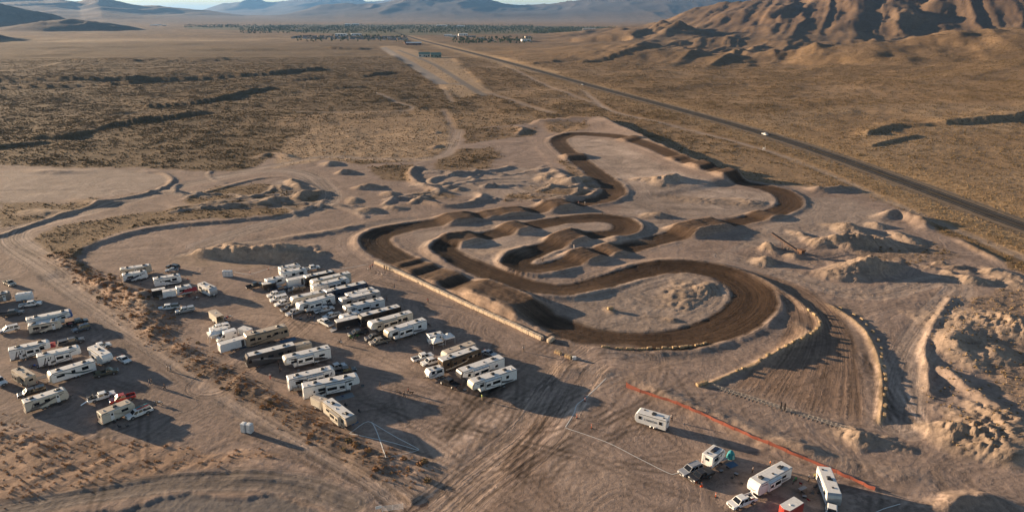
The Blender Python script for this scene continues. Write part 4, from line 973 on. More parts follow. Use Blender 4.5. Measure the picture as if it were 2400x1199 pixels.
def motorhome(A, B, label, body='tan', stripes=('brown', 'char'), lower=None, roof=ROOF, slide=-1, nac=2, seed=0, zr=3.65, L=None):
    r = random.Random(seed * 5 + 1)
    c, rz, Lp = axis(A, B, zr); L = L or Lp + .4; h = L / 2; W = 1.27; z0 = .42
    x, y = c; root = empty('motorhome', x, y, gz(x, y), rz, label, 'motorhome')
    bm_ = MATS[body]
    prof = [(-h, z0 + .15), (-h + .3, z0), (h - .25, z0), (h, z0 + .35), (h + .02, 1.5), (h - .12, 2.9), (h - .4, zr - .05), (h - .7, zr), (-h + .15, zr), (-h, zr - .2)]
    MB().prism(prof, W, .06).build('body', bm_, root)
    MB().box(-h + .2, h - .8, -W + .1, W - .1, zr - .01, zr + .03).build('roof_membrane', roof, root)
    ws = MB().panel([(h + .015, -1.05, 1.55), (h + .015, 1.05, 1.55), (h - .10, 1.02, 2.75), (h - .10, -1.02, 2.75)], (.03, 0, .004)).build('windshield', GLASS, root)
    MB().box(h - .02, h + .05, -.02, .02, 1.55, 2.7).build('windshield_divider', TRIM, ws)
    MB().panel([(h, -.55, .75), (h, .55, .75), (h, .5, 1.15), (h, -.5, 1.15)], (.04, 0, 0)).build('grille', TRIM, root)
    for s in (-1, 1):
        MB().box(h - .03, h + .05, s * .9 - .2, s * .9 + .2, .85, 1.1).build('headlight', LAMPW, root)
        mi = MB().tube((h - .15, s * W, 2.3), (h + .1, s * (W + .3), 2.3), .03, 5).box(h + .02, h + .14, s * (W + .3) - .1, s * (W + .3) + .1, 1.9, 2.4).build('side_mirror', TRIM, root)
        wheel(root, h - 2.3, s * (W - .17), .5, .28); wheel(root, -h + 2.6, s * (W - .17), .5, .28)
        if L > 10.6: wheel(root, -h + 1.5, s * (W - .17), .5, .28)
        for i, sc in enumerate(stripes):
            swoosh(root, s * W, L * .98, z0 + .4 + .2 * i, 2.55 - .35 * i, .36 - .1 * i, MATS[sc], 1)
        if lower: side_panel('lower_panel', MATS[lower], root, s * W, rect(-h + .1, h - .3, z0 + .1, z0 + .75), .006)
        side_panel('driver_window', GLASS, root, s * W, [(h - 1.25, 1.75), (h - .35, 1.75), (h - .45, 2.6), (h - 1.25, 2.6)], .02)
        xs = [-.36 * L, -.18 * L, .02 * L, .2 * L]
        for xx in xs:
            ww = r.choice((.35, .5, .65))
            if slide == s and -.30 * L < xx < .1 * L: continue
            window(root, s * W, xx - ww, xx + ww, 1.95, 2.6)
        if slide == s:
            a, b = -.30 * L, .10 * L
            sb = MB().box(a, b, *sorted((s * (W - .05), s * (W + .5))), z0 + .75, zr - .35).build('slide_out', bm_, root)
            side_panel('slide_window', GLASS, sb, s * (W + .5), rect(a + .5, a + 1.5, 1.95, 2.55), .015); side_panel('slide_window', GLASS, sb, s * (W + .5), rect(b - 1.6, b - .5, 1.95, 2.55), .015)
            mb = MB()
            for k in range(8):
                t = k / 8; t2 = (k + 1) / 8
                f = lambda t: (a + (b - a) * t, 1.25 + .55 * t * t)
                p, q = f(t), f(t2); mb.panel([(p[0], s * (W + .5), p[1]), (q[0], s * (W + .5), q[1]), (q[0], s * (W + .5), q[1] + .22), (p[0], s * (W + .5), p[1] + .22)], (0, s * .01, 0))
            mb.build('stripe', MATS[stripes[0]], sb)
        side_panel('edge_trim', TRIM, root, s * W, rect(-h + .2, h - .8, zr - .14, zr - .08), .01)
        MB().panel([(-h, s * 1.0 - .1, 1.0), (-h, s * 1.0 + .1, 1.0), (-h, s * 1.0 + .1, 1.5), (-h, s * 1.0 - .1, 1.5)], (-.03, 0, 0)).build('tail_light', LAMPR, root)
    d = side_panel('door', bm_, root, -W, rect(h - 2.25, h - 1.5, z0 + .2, 2.55), .03); side_panel('door_window', GLASS, d, -(W + .03), rect(h - 2.1, h - 1.65, 1.75, 2.4), .01)
    MB().tube((-.3 * L, -(W + .08), zr - .16), (.24 * L, -(W + .08), zr - .16), .08, 8).build('awning_roll', TRIM, root)
    MB().panel([(-h, -.5, 2.2), (-h, .5, 2.2), (-h, .5, 2.75), (-h, -.5, 2.75)], (-.02, 0, 0)).build('rear_window', GLASS, root)
    MB().box(-h - .1, -h + .05, -1.2, 1.2, .5, .72).build('rear_bumper', bm_, root)
    roof_kit(root, L * .95, zr + .03, W, nac, r, dark=True)
    return root

def cargo_trailer(A, B, zr, label, body='white', roof=ROOF, open_rear=False, ramp=False, seed=0, L=None, W=1.1, door=-1, vnose=True, rounded=False):
    c, rz, Lp = axis(A, B, zr); L = L or max(3.0, Lp); h = L / 2; z0 = .5
    x, y = c; root = empty('cargo_trailer', x, y, gz(x, y), rz, label, 'trailer'); bm_ = MATS[body]
    t = .05; v = .5 if vnose else .05
    if open_rear:
        b = MB(); b.box(-h, h - v, -W, -W + t, z0, zr); b.box(-h, h - v, W - t, W, z0, zr); b.box(-h, h - v, -W + t, W - t, z0, z0 + .06); b.box(-h, h - v, -W + t, W - t, zr - .05, zr - .002)
        b.panel([(h - v, -W, z0), (h, 0, z0), (h, 0, zr), (h - v, -W, zr)], (-.04, .02, 0)); b.panel([(h - v, W, z0), (h, 0, z0), (h, 0, zr), (h - v, W, zr)], (-.04, -.02, 0))
        b.build('body', bm_, root)
    else:
        R = lambda z, k: [(-h + k, -W + k, z), (h - v, -W + k, z), (h - k, -.25 if vnose else -W + k, z), (h - k, .25 if vnose else W - k, z), (h - v, W - k, z), (-h + k, W - k, z)]
        if rounded: MB().loft([R(z0, 0), R(zr - .55, 0), R(zr - .25, .10), R(zr - .06, .28), R(zr, .5)]).build('body', bm_, root)
        else: MB().loft([R(z0, 0), R(zr - .06, 0), R(zr, .05)]).build('body', bm_, root)
    if not rounded:
        MB().add([(-h + .03, -W + .06, zr + .02), (h - v, -W + .06, zr + .02), (h - .06, 0, zr + .02), (h - v, W - .06, zr + .02), (-h + .03, W - .06, zr + .02), (-h + .03, -W + .06, zr + .004), (h - v, -W + .06, zr + .004), (h - .06, 0, zr + .004), (h - v, W - .06, zr + .004), (-h + .03, W - .06, zr + .004)],
            [(0, 1, 2, 3, 4), (9, 8, 7, 6, 5)] + [(i, (i + 1) % 5, (i + 1) % 5 + 5, i + 5) for i in range(5)]).build('roof', roof, root)
    for s in (-1, 1):
        for dx in (-.4, .4) if L > 4.2 else (0,): wheel(root, -.06 * L + dx, s * (W + .06), .33, .2)
        MB().panel([(-.06 * L - .85, s * W, .58), (-.06 * L + .85, s * W, .58), (-.06 * L + .6, s * W, .86), (-.06 * L - .6, s * W, .86)], (0, s * .2, 0)).build('fender', CHROME, root)
        side_panel('edge_trim', CHROME, root, s * W, rect(-h + .02, h - v, zr - .10, zr - .03), .012); side_panel('edge_trim', CHROME, root, s * W, rect(-h + .02, h - v, z0 + .01, z0 + .1), .012)
        for zz in (.75, zr - .3): MB().panel([(-h, s * (W - .13), zz), (-h, s * (W - .05), zz), (-h, s * (W - .05), zz + .15), (-h, s * (W - .13), zz + .15)], (-.02, 0, 0)).build('tail_light', LAMPR, root)
    if door:
        xx = h - v - .75
        d = side_panel('side_door', TRIM if door == 2 else bm_, root, -W if door in (-1, 2) else W, rect(xx - .38, xx + .38, z0 + .15, zr - .2), .03)
    if open_rear or ramp:
        MB().panel([(-h, -W + .05, z0 + .01), (-h, W - .05, z0 + .01), (-h - 1.75, W - .05, .03), (-h - 1.75, -W + .05, .03)], (0, 0, .05)).build('ramp_door', BEIGE if not ramp else GREY, root)
    if not open_rear:
        rd_ = MB().panel([(-h, -W + .08, z0 + .06), (-h, W - .08, z0 + .06), (-h, W - .08, zr - .12), (-h, -W + .08, zr - .12)], (-.025, 0, 0)).build('rear_door', bm_, root)
        MB().tube((-h - .05, .4, z0 + .2), (-h - .05, .4, zr - .3), .02, 5).build('lock_bar', CHROME, rd_)
    tongue(root, h - .2, .5, .5, tanks=False)
    MB().box(.1, .45, -.18, .18, zr + .02, zr + .12).build('roof_vent', WHITE, root)
    return root

def greenhouse(root, m, x0, x1, zb, zt, wb, wt, f, rk, pillars=(), rear_glass=True):
    """cabin: bottom x0..x1 at zb, roof set back by f at the front and rk at the back; glass set on its faces"""
    B = lambda: [(x0, -wb, zb), (x1, -wb, zb), (x1, wb, zb), (x0, wb, zb)]
    T = [(x0 + rk, -wt, zt - .05), (x1 - f, -wt, zt - .05), (x1 - f, wt, zt - .05), (x0 + rk, wt, zt - .05)]
    T2 = [(x0 + rk + .1, -wt + .1, zt), (x1 - f - .12, -wt + .1, zt), (x1 - f - .12, wt - .1, zt), (x0 + rk + .1, wt - .1, zt)]
    cab = MB().loft([B(), T, T2]).build('cabin', m, root)
    n = Vector((zt - zb, 0, f)).normalized()
    def lerp(a, b, t): return tuple(a[i] + (b[i] - a[i]) * t for i in range(3))
    b0, b1, t0, t1 = (x1, -wb, zb), (x1, wb, zb), T[1], T[2]
    q = [lerp(lerp(b0, b1, .07), lerp(t0, t1, .07), .08), lerp(lerp(b0, b1, .93), lerp(t0, t1, .93), .08), lerp(lerp(b0, b1, .94), lerp(t0, t1, .94), .92), lerp(lerp(b0, b1, .06), lerp(t0, t1, .06), .92)]
    MB().panel(q, n * .02).build('windshield', GLASS, root)
    if rear_glass:
        b0, b1, t0, t1 = (x0, -wb, zb), (x0, wb, zb), T[0], T[3]; n2 = Vector((-(zt - zb), 0, rk)).normalized()
        q = [lerp(lerp(b0, b1, .1), lerp(t0, t1, .1), .15), lerp(lerp(b0, b1, .9), lerp(t0, t1, .9), .15), lerp(lerp(b0, b1, .9), lerp(t0, t1, .9), .9), lerp(lerp(b0, b1, .1), lerp(t0, t1, .1), .9)]
        MB().panel(q, n2 * .02).build('rear_window', GLASS, root)
    cuts = [0.0] + list(pillars) + [1.0]
    for s in (-1, 1):
        nn = Vector((0, s * (zt - zb), wb - wt)).normalized() * .018
        for i in range(len(cuts) - 1):
            u0, u1 = cuts[i] + .035, cuts[i + 1] - .035
            bl = lambda u: (x0 + (x1 - x0) * u, s * wb, zb); tp = lambda u: (x0 + rk + (x1 - f - x0 - rk) * u, s * wt, zt - .05)
            q = [lerp(bl(u0), tp(u0), .10), lerp(bl(u1), tp(u1), .10), lerp(bl(u1), tp(u1), .88), lerp(bl(u0), tp(u0), .88)]
            MB().panel(q, nn).build('side_window', GLASS, root)
    return cab

def fronts(root, h, W, zf, grille=True):
    for s in (-1, 1):
        MB().box(h - .12, h + .015, s * (W - .28) - .17, s * (W - .28) + .17, zf - .02, zf + .16).build('headlight', LAMPW, root)
        MB().box(-h - .015, -h + .06, s * (W - .1) - .07, s * (W - .1) + .07, .85, 1.1).build('tail_light', LAMPR, root)
        MB().box(h * .33, h * .33 + .14, s * (W + .02), s * (W + .22), 1.12, 1.30).build('side_mirror', TRIM, root)
    if grille: MB().box(h - .1, h + .01, -W * .5, W * .5, zf - .12, zf + .14).build('grille', TRIM, root)
    MB().box(h - .12, h + .06, -W + .05, W - .05, .42, .62).build('front_bumper', CHROME if grille else TRIM, root)
    MB().box(-h - .06, -h + .12, -W + .05, W - .05, .46, .64).build('rear_bumper', CHROME if grille else TRIM, root)
    MB().box(h - .16, h + .062, -.18, .18, .46, .58).build('number_plate', WHITE, root)

def pickup(A, B, label, body='white', seed=0, bed='open', load=None, crew=True, shell=None, L=None):
    c, rz, Lp = axis(A, B, .85); L = L or min(6.2, max(5.5, Lp)); h = L / 2; W = .99
    x, y = c; root = empty('pickup_truck', x, y, gz(x, y), rz, label, 'pickup'); m = MATS[body]
    cb = -.12 * L if crew else .02 * L      # back of the cab
    cf = .235 * L
    MB().prism([(cb - .02, .52), (h - .02, .52), (h, .68), (h - .02, .95), (h - .14, 1.06), (cf + .15, 1.15), (cb - .02, 1.16)], W, .05).build('body', m, root)
    bd = MB(); bd.box(-h, cb - .03, -W, -W + .08, .6, 1.14).box(-h, cb - .03, W - .08, W, .6, 1.14).box(cb - .11, cb - .03, -W + .08, W - .08, .6, 1.14); bd.build('bed', m, root)
    MB().box(-h + .05, cb - .11, -W + .08, W - .08, .58, .66).build('bed_floor', TRIM, root)
    MB().box(-h, -h + .07, -W + .08, W - .08, .6, 1.12).build('tailgate', m, root)
    greenhouse(root, m, cb, cf + .35, 1.155, 1.86, W - .05, W - .22, .75, .12, (.5,) if crew else ())
    for s in (-1, 1):
        for xx in (h - 1.02, -h + 1.22):
            wheel(root, xx, s * (W - .13), .40, .27)
            ar = MB(); n = 9
            for k in range(n):
                a0, a1 = math.pi * k / n, math.pi * (k + 1) / n
                pts = [(xx + .42 * math.cos(a0), s * W, .46 + .42 * math.sin(a0)), (xx + .42 * math.cos(a1), s * W, .46 + .42 * math.sin(a1)), (xx + .50 * math.cos(a1), s * W, .46 + .5 * math.sin(a1)), (xx + .50 * math.cos(a0), s * W, .46 + .5 * math.sin(a0))]
                ar.panel(pts, (0, s * .035, 0))
            ar.build('wheel_arch', TRIM if seed % 3 else m, root)
            side_panel('wheel_well', TRIM, root, s * W, [(xx + .40 * math.cos(a), .46 + .40 * math.sin(a)) for a in [math.pi * k / 8 for k in range(9)]], .004)
        for u in ((cf - .9, cf + .05), (cb + .05, cf - .95)) if crew else ((cb + .05, cf + .05),):
            side_panel('door', m, root, s * W, rect(u[0], u[1], .6, 1.12), .012)
    MB().box(-h + .4, h - .3, -.6, .6, .34, .55).build('chassis', FRAME, root)
    fronts(root, h, W, .86)
    if shell:
        B0 = [(-h + .02, -W + .03, 1.145), (cb - .06, -W + .03, 1.145), (cb - .06, W - .03, 1.145), (-h + .02, W - .03, 1.145)]
        T0 = [(-h + .25, -W + .2, 1.82), (cb - .1, -W + .2, 1.82), (cb - .1, W - .2, 1.82), (-h + .25, W - .2, 1.82)]
        sh = MB().loft([B0, T0]).build('bed_canopy', MATS[shell], root)
        for s in (-1, 1): MB().panel([(-h + .25, s * (W - .07), 1.3), (cb - .2, s * (W - .07), 1.3), (cb - .22, s * (W - .16), 1.68), (-h + .32, s * (W - .16), 1.68)], (0, s * .02, 0)).build('canopy_window', GLASS, sh)
    elif bed == 'cover':
        MB().box(-h + .04, cb - .04, -W + .05, W - .05, 1.142, 1.17).build('bed_cover', TRIM, root)
    return root

def suv(A, B, label, body='silver', kind='suv', L=None, name=None):
    c, rz, Lp = axis(A, B, .8)
    lo, hi, W, zt, zb = {'suv': (4.6, 5.3, .97, 1.80, 1.06), 'car': (4.4, 4.9, .90, 1.44, .93), 'jeep': (4.0, 4.6, .92, 1.84, 1.12)}[kind]
    L = L or min(hi, max(lo, Lp)); h = L / 2; x, y = c
    root = empty(name or {'suv': 'sport_utility_car', 'car': 'sedan_car', 'jeep': 'off_road_car'}[kind], x, y, gz(x, y), rz, label, 'car'); m = MATS[body]
    hz = zb - .06
    MB().prism([(-h + .06, .42), (h - .05, .42), (h, .6), (h - .03, .85), (h - .2, hz - .03), (h * .42, zb), (-h + .05, zb), (-h, .8)] if kind != 'car' else [(-h + .06, .38), (h - .05, .38), (h, .55), (h - .05, .75), (h - .25, .85), (h * .40, zb), (-h * .5, zb), (-h + .1, zb - .04), (-h, .7)], W, .06).build('body', m, root)
    greenhouse(root, m, (-h + .08) if kind != 'car' else -h * .62, h * .46, zb - .01, zt, W - .06, W - .2, .85 if kind != 'jeep' else .4, .25 if kind != 'car' else .55, (.36, .68) if kind != 'car' else (.5,))
    for s in (-1, 1):
        for xx in (h - .92, -h + .95):
            wheel(root, xx, s * (W - .12), .36, .24); side_panel('wheel_well', TRIM, root, s * W, [(xx + .42 * math.cos(a), .40 + .42 * math.sin(a)) for a in [math.pi * k / 8 for k in range(9)]], .004)
        for u in ((-.25 * L, -.02 * L), (-.01 * L, .21 * L)): side_panel('door', m, root, s * W, rect(u[0], u[1], .5, zb - .05), .012)
        if kind == 'suv': MB().tube((-h * .7, s * (W - .3), zt + .04), (h * .1, s * (W - .3), zt + .04), .025, 5).build('roof_rail', TRIM, root)
    fronts(root, h, W, .72, kind != 'car')
    return root

def van(A, B, label, body='white'):
    c, rz, Lp = axis(A, B, 1.2); L = min(6.4, max(5.4, Lp)); h = L / 2; W = 1.0; x, y = c
    root = empty('high_roof_van', x, y, gz(x, y), rz, label, 'van'); m = MATS[body]
    prof = [(-h, .5), (h - .1, .5), (h, .75), (h - .12, 1.05), (h - .85, 1.35), (h - 1.75, 2.35), (h - 2.15, 2.6), (-h + .15, 2.62), (-h, 2.4)]
    MB().prism(prof, W, .10).build('body', m, root)
    MB().panel([(h - .92, -.82, 1.43), (h - .92, .82, 1.43), (h - 1.68, .75, 2.27), (h - 1.68, -.75, 2.27)], (.02, 0, .02)).build('windshield', GLASS, root)
    for s in (-1, 1):
        side_panel('side_window', GLASS, root, s * W, [(h - 2.1, 1.35), (h - 1.1, 1.35), (h - 1.7, 2.0), (h - 2.1, 2.0)], .02)
        side_panel('rear_side_window', GLASS, root, s * W, rect(-h + .3, -h + .8, 1.6, 2.0), .02)
        d = side_panel('sliding_door', m, root, s * W, rect(h - 3.5, h - 2.25, .65, 2.3), .015)
        for xx in (h - 1.05, -h + 1.2): wheel(root, xx, s * (W - .12), .36, .24); side_panel('wheel_well', TRIM, root, s * W, [(xx + .42 * math.cos(a), .42 + .42 * math.sin(a)) for a in [math.pi * k / 8 for k in range(9)]], .004)
    fronts(root, h, W, .85)
    return root
# ------------------------------------------------------------------ things: vehicles (survey points: rear -> front)
TT, FW = 'travel_trailer', 'fifth_wheel_trailer'
def tt(*a, **k): return rv_trailer(TT, *a, **k)
def fw(*a, **k): return rv_trailer(FW, *a, fifth=True, **k)
# lower left camp
pickup((12, 658), (31, 666), 'old cream pickup alone at the left edge, farthest of the lower camp', 'cream', crew=False, seed=1)
tt((-52, 696), (21, 682), 3.1, 'grey-sided travel trailer cut by the left edge beside the white cargo trailer', 'taupe', stripes=('beige',), seed=2)
cargo_trailer((36, 688), (76, 683), 2.75, 'plain white cargo trailer parked behind a white pickup at the far left', 'white', rounded=True)
pickup((44, 716), (98, 708), 'white pickup beside the plain white cargo trailer at the far left', 'white', seed=2)
pickup((-2, 737), (55, 729), 'dark grey pickup with an empty bed at the left edge', 'char', seed=3)
suv((47, 764), (-8, 777), 'white sport utility car cut by the left edge', 'white')
fw((62, 746), (166, 725), 3.65, 'long white fifth wheel with a blue front cap in the lower left camp', 'white', cap='blue', stripes=('navy', 'char'), seed=4)
tt((68, 760), (139, 747), 3.05, 'beige travel trailer parked against the blue-capped fifth wheel', 'cream', stripes=('taupe',), seed=5, slide=0)
pickup((155, 760), (206, 748), 'black pickup with a red load beside the blue-capped fifth wheel', 'black', seed=4)
suv((211, 763), (170, 774), 'dark blue-grey car beside the black pickup with a red load', 'blueg')
fw((21, 817), (114, 797), 3.6, 'white fifth wheel beside the red shade canopy', 'white', stripes=('char', 'taupe'), seed=6, slide=-1)
pickup((134, 807), (198, 792), 'charcoal pickup with a matching bed canopy beside the red shade canopy', 'char', shell='char', seed=5)
fw((87, 832), (185, 809), 3.6, 'white fifth wheel between the red shade canopy and the green-striped trailer', 'white', stripes=('char',), seed=7, slide=-1)
fw((216, 808), (252, 832), 3.55, 'white fifth wheel nosed towards the camera in the lower left camp', 'white', stripes=('beige',), seed=8, slide=-1, L=9.0, nac=1)
pickup((215, 816), (251, 806), 'white pickup partly hidden behind the fifth wheel nosed towards the camera', 'white', seed=7)
suv((273, 831), (307, 850), 'white sedan alone at the edge of the dirt lane', 'white', 'car')
tt((216, 842), (113, 873), 3.15, 'long white travel trailer with green trim and a rounded nose', 'white', stripes=('green',), seed=9, slide=0, nac=2, cap='cream')
pickup((219, 877), (276, 865), 'olive pickup with a tarped load behind the green-trimmed trailer', 'olive', crew=False, seed=8)
tt((78, 886), (30, 855), 3.0, 'tan travel trailer set crosswise with a side room, near the left edge', 'beige', roof=ROOFT, stripes=('taupe',), seed=10, slide=1, L=8.2)
suv((-14, 884), (10, 900), 'white car barely in view at the left edge', 'white')
pickup((108, 908), (40, 927), 'black pickup with a bed canopy beside the crosswise tan trailer', 'black', shell='black', seed=10)
tt((56, 939), (152, 908), 3.1, 'cream-white travel trailer nearest the camera at the left edge', 'cream', stripes=('taupe', 'char'), seed=11)
pickup((205, 938), (270, 918), 'white pickup with a dirt bike in its bed and a loading ramp', 'white', seed=11)
pickup((314, 924), (259, 939), 'red pickup behind the old cream trailer', 'red', seed=12)
tt((234, 966), (306, 937), 3.0, 'old cream travel trailer beside the white pickup with kayaks', 'cream', roof=ROOFT, stripes=('beige',), seed=12, nac=1)
pickup((354, 955), (297, 977), 'white pickup with kayaks on its roof beside the old cream trailer', 'white', seed=13)
# upper left cluster by the earth mounds
tt((283, 629), (352, 619), 3.1, 'tan travel trailer, farthest of the cluster below the earth mounds', 'beige', roof=ROOF, stripes=('taupe',), seed=13)
tt((288, 642), (342, 633), 3.0, 'white travel trailer in front of the farthest tan trailer', 'white', stripes=('navy',), seed=14)
suv((420, 627), (391, 622), 'dark sport utility car behind the silver sedan below the mounds', 'black')
suv((418, 629), (388, 633), 'silver sedan below the earth mounds', 'silver', 'car')
tt((361, 652), (421, 642), 3.15, 'white travel trailer behind the two cargo trailers with open backs', 'white', stripes=('char',), seed=15)
cargo_trailer((355, 680), (387, 674), 2.6, 'black-sided cargo trailer with a white roof and its back open', 'black', seed=1, open_rear=True, vnose=False)
cargo_trailer((380, 682), (411, 677), 2.6, 'white cargo trailer with its back open beside the black-sided one', 'white', seed=2, open_rear=True, vnose=False)
tt((414, 673), (447, 667), 2.9, 'short white travel trailer with a red awning', 'white', stripes=('red',), seed=16, nac=1)
tt((463, 658), (508, 679), 3.1, 'white travel trailer nosed towards the camera beside the red awning', 'white', stripes=('beige',), cap='silver', seed=17, L=8.0)
pickup((421, 717), (370, 723), 'white pickup with a dark bed canopy beside the silver pickup with a canopy', 'white', shell='black', seed=14)
pickup((455, 722), (412, 730), 'silver pickup with a bed canopy, alone with a white pickup', 'silver', shell='silver', seed=15)
cargo_trailer((516, 741), (496, 726), 2.7, 'cream cargo trailer with motorcycles behind its open ramp', 'cream', roof=ROOFT, open_rear=True, seed=3, L=6.0, vnose=False)
pickup((538, 762), (490, 772), 'white pickup parked behind the white peaked canopy', 'white', shell='white', seed=16)
cargo_trailer((492, 774), (534, 765), 2.7, 'white cargo trailer with a dark side door behind the peaked canopy', 'white', door=2, seed=4)
van((554, 780), (507, 793), 'white high-roof van between the peaked canopy and a cargo trailer')
cargo_trailer((512, 806), (575, 788), 2.75, 'large white cargo trailer with a dark side door, nearest the brush bank', 'white', door=2, seed=5, W=1.2)
cargo_trailer((561, 765), (590, 773), 2.5, 'small white cargo trailer at the tail of the tan motorhome', 'white', seed=6, L=4.0)
motorhome((575, 784), (670, 760), 'tan motorhome with brown swoosh graphics', 'tan', ('brown', 'char'), roof=ROOFT, seed=1, slide=-1)
# main rows
pickup((578, 672), (614, 664), 'black pickup standing apart at the left end of the far row', 'black', seed=17)
tt((656, 627), (700, 617), 3.1, 'white travel trailer, farthest of the main rows, by the tape line', 'white', stripes=('grey',), seed=18)
tt((657, 637), (716, 627), 3.3, 'tall white travel trailer, second from the far tape line', 'white', stripes=('silver',), seed=19)
pickup((712, 631), (749, 624), 'white pickup at the far corner of the main rows by the tape line', 'white', seed=18)
tt((624, 655), (664, 646), 2.9, 'small white travel trailer behind the black-sided shelter trailer', 'white', stripes=('grey',), seed=20, nac=1)
cargo_trailer((617, 664), (644, 659), 2.5, 'short black cargo trailer with a white roof at the end of the pickup line', 'black', seed=7, L=4.4)
pickup((640, 680), (668, 674), 'dark blue pickup in front of the short black cargo trailer', 'navy', seed=19)
cargo_trailer((672, 655), (714, 647), 3.0, 'tall white cargo trailer with a black side door in the main rows', 'white', door=2, seed=8, W=1.2)
pickup((715, 674), (677, 681), 'dark pickup with a bed canopy in front of the tall white cargo trailer', 'char', shell='char', seed=20)
motorhome((715, 647), (781, 633), 'black motorhome with a pale roof in the far row', 'black', ('grey', 'brown'), seed=2, slide=0)
fw((818, 637), (729, 657), 3.6, 'cream fifth wheel with a rounded nose beside the black far-row motorhome', 'cream', stripes=('beige',), seed=21)
fw((731, 669), (814, 648), 3.6, 'white fifth wheel with its nose turned to the barrier', 'white', stripes=('char', 'navy'), seed=22, slide=-1)
motorhome((763, 681), (858, 659), 'navy motorhome in the middle of the main rows', 'navy', ('silver', 'grey'), seed=3, slide=-1, nac=3)
fw((765, 679), (682, 697), 3.5, 'cream fifth wheel with tan swooshes behind the row of white pickups', 'cream', stripes=('beige', 'taupe'), seed=23)
fw((780, 689), (697, 711), 3.65, 'white fifth wheel directly behind the silver-white pickup of the parked row', 'white', cap='white', stripes=('char', 'navy'), seed=24, slide=1)
tt((813, 689), (877, 673), 3.3, 'plain white travel trailer beside the navy motorhome', 'white', stripes=('silver',), seed=25)
fw((887, 680), (796, 700), 3.5, 'pale grey fifth wheel with a sloped nose in the main rows', 'silver', stripes=('char',), seed=26, slide=1)
fw((897, 698), (806, 718), 3.6, 'white fifth wheel with bold black swooshes in the main rows', 'white', cap='char', stripes=('char', 'black'), seed=27, slide=1, nac=3)
pickup((668, 684), (626, 693), 'white crew-cab pickup, farthest of the row of parked pickups', 'white', seed=21)
pickup((671, 695), (635, 703), 'white pickup, second of the row of parked pickups', 'white', shell='white', seed=22)
pickup((688, 703), (644, 714), 'white pickup with an empty bed, third of the row of parked pickups', 'white', seed=23)
suv((698, 716), (657, 727), 'grey sport utility car, fourth of the row of parked pickups', 'char')
pickup((715, 723), (671, 737), 'silver-white pickup, nearest of the row of parked pickups', 'silver', seed=24)
pickup((737, 730), (782, 719), 'white pickup with a dark bed beside three people', 'white', seed=25)
pickup((797, 733), (758, 744), 'white pickup hitched to the small white trailer', 'white', seed=26)
pickup((777, 762), (749, 747), 'white pickup pointing away beside the black cargo trailer', 'white', bed='cover', seed=27)
tt((840, 729), (798, 740), 2.7, 'small white travel trailer hitched to a white pickup', 'white', stripes=('navy',), seed=28, nac=1)
cargo_trailer((786, 752), (840, 740), 2.7, 'black cargo trailer with a pale roof and its ramp down', 'black', ramp=True, seed=9, W=1.2)
motorhome((934, 715), (842, 739), 'black motorhome with a pale roof in the near end of the main rows', 'black', ('brown', 'grey'), seed=4, slide=0, nac=3)
fw((962, 729), (866, 755), 3.65, 'fifth wheel with a shining nose between the black motorhome and the striped one', 'cream', cap='white', stripes=('char', 'taupe'), seed=29, slide=1)
fw((994, 746), (904, 774), 3.65, 'white fifth wheel with a dark motorcycle rack, nearest of the main rows', 'white', cap='beige', stripes=('taupe', 'char'), seed=30, slide=1)
pickup((862, 773), (817, 784), 'black pickup behind a group of riders', 'black', seed=28)
pickup((902, 783), (856, 794), 'dark grey pickup beside the champagne pickup', 'char', seed=29)
pickup((914, 792), (866, 804), 'champagne pickup, nearest at the end of the main rows', 'champ', seed=30)
# lower middle row
motorhome((688, 804), (576, 832), 'dark grey motorhome with its nose at the brush bank', 'char', ('silver', 'grey'), seed=5, slide=0, nac=2)
cargo_trailer((688, 808), (730, 799), 2.6, 'beige round-topped cargo trailer at the tail of the dark grey motorhome', 'beige', rounded=True, seed=10)
fw((770, 811), (664, 836), 3.65, 'white fifth wheel with black wave graphics beside the dark grey motorhome', 'white', cap='cream', stripes=('char', 'black', 'taupe'), seed=31, slide=1)
fw((675, 884), (780, 859), 3.65, 'white fifth wheel with a wooden rear deck behind it', 'white', cap='white', stripes=('char',), seed=32, slide=-1)
fw((710, 902), (838, 876), 3.75, 'longest white fifth wheel with black trim, beside the fenced rear deck', 'white', cap='white', stripes=('char', 'black'), seed=33, slide=-1, nac=3)
pickup((771, 865), (803, 855), 'pale blue-white pickup beside a black pickup in the middle row', 'silver', seed=31)
pickup((783, 874), (834, 863), 'black pickup in front of the longest fifth wheel', 'black', seed=32)
cargo_trailer((738, 926), (760, 938), 2.6, 'small cream cargo trailer at the tail of the trailer by the blue mat', 'cream', roof=ROOFT, seed=11, L=4.2)
fw((765, 934), (826, 980), 3.55, 'cream fifth wheel nosed towards the camera by the blue mat', 'cream', roof=ROOF, stripes=('taupe',), cap='taupe', seed=34, slide=-1, L=10.5)
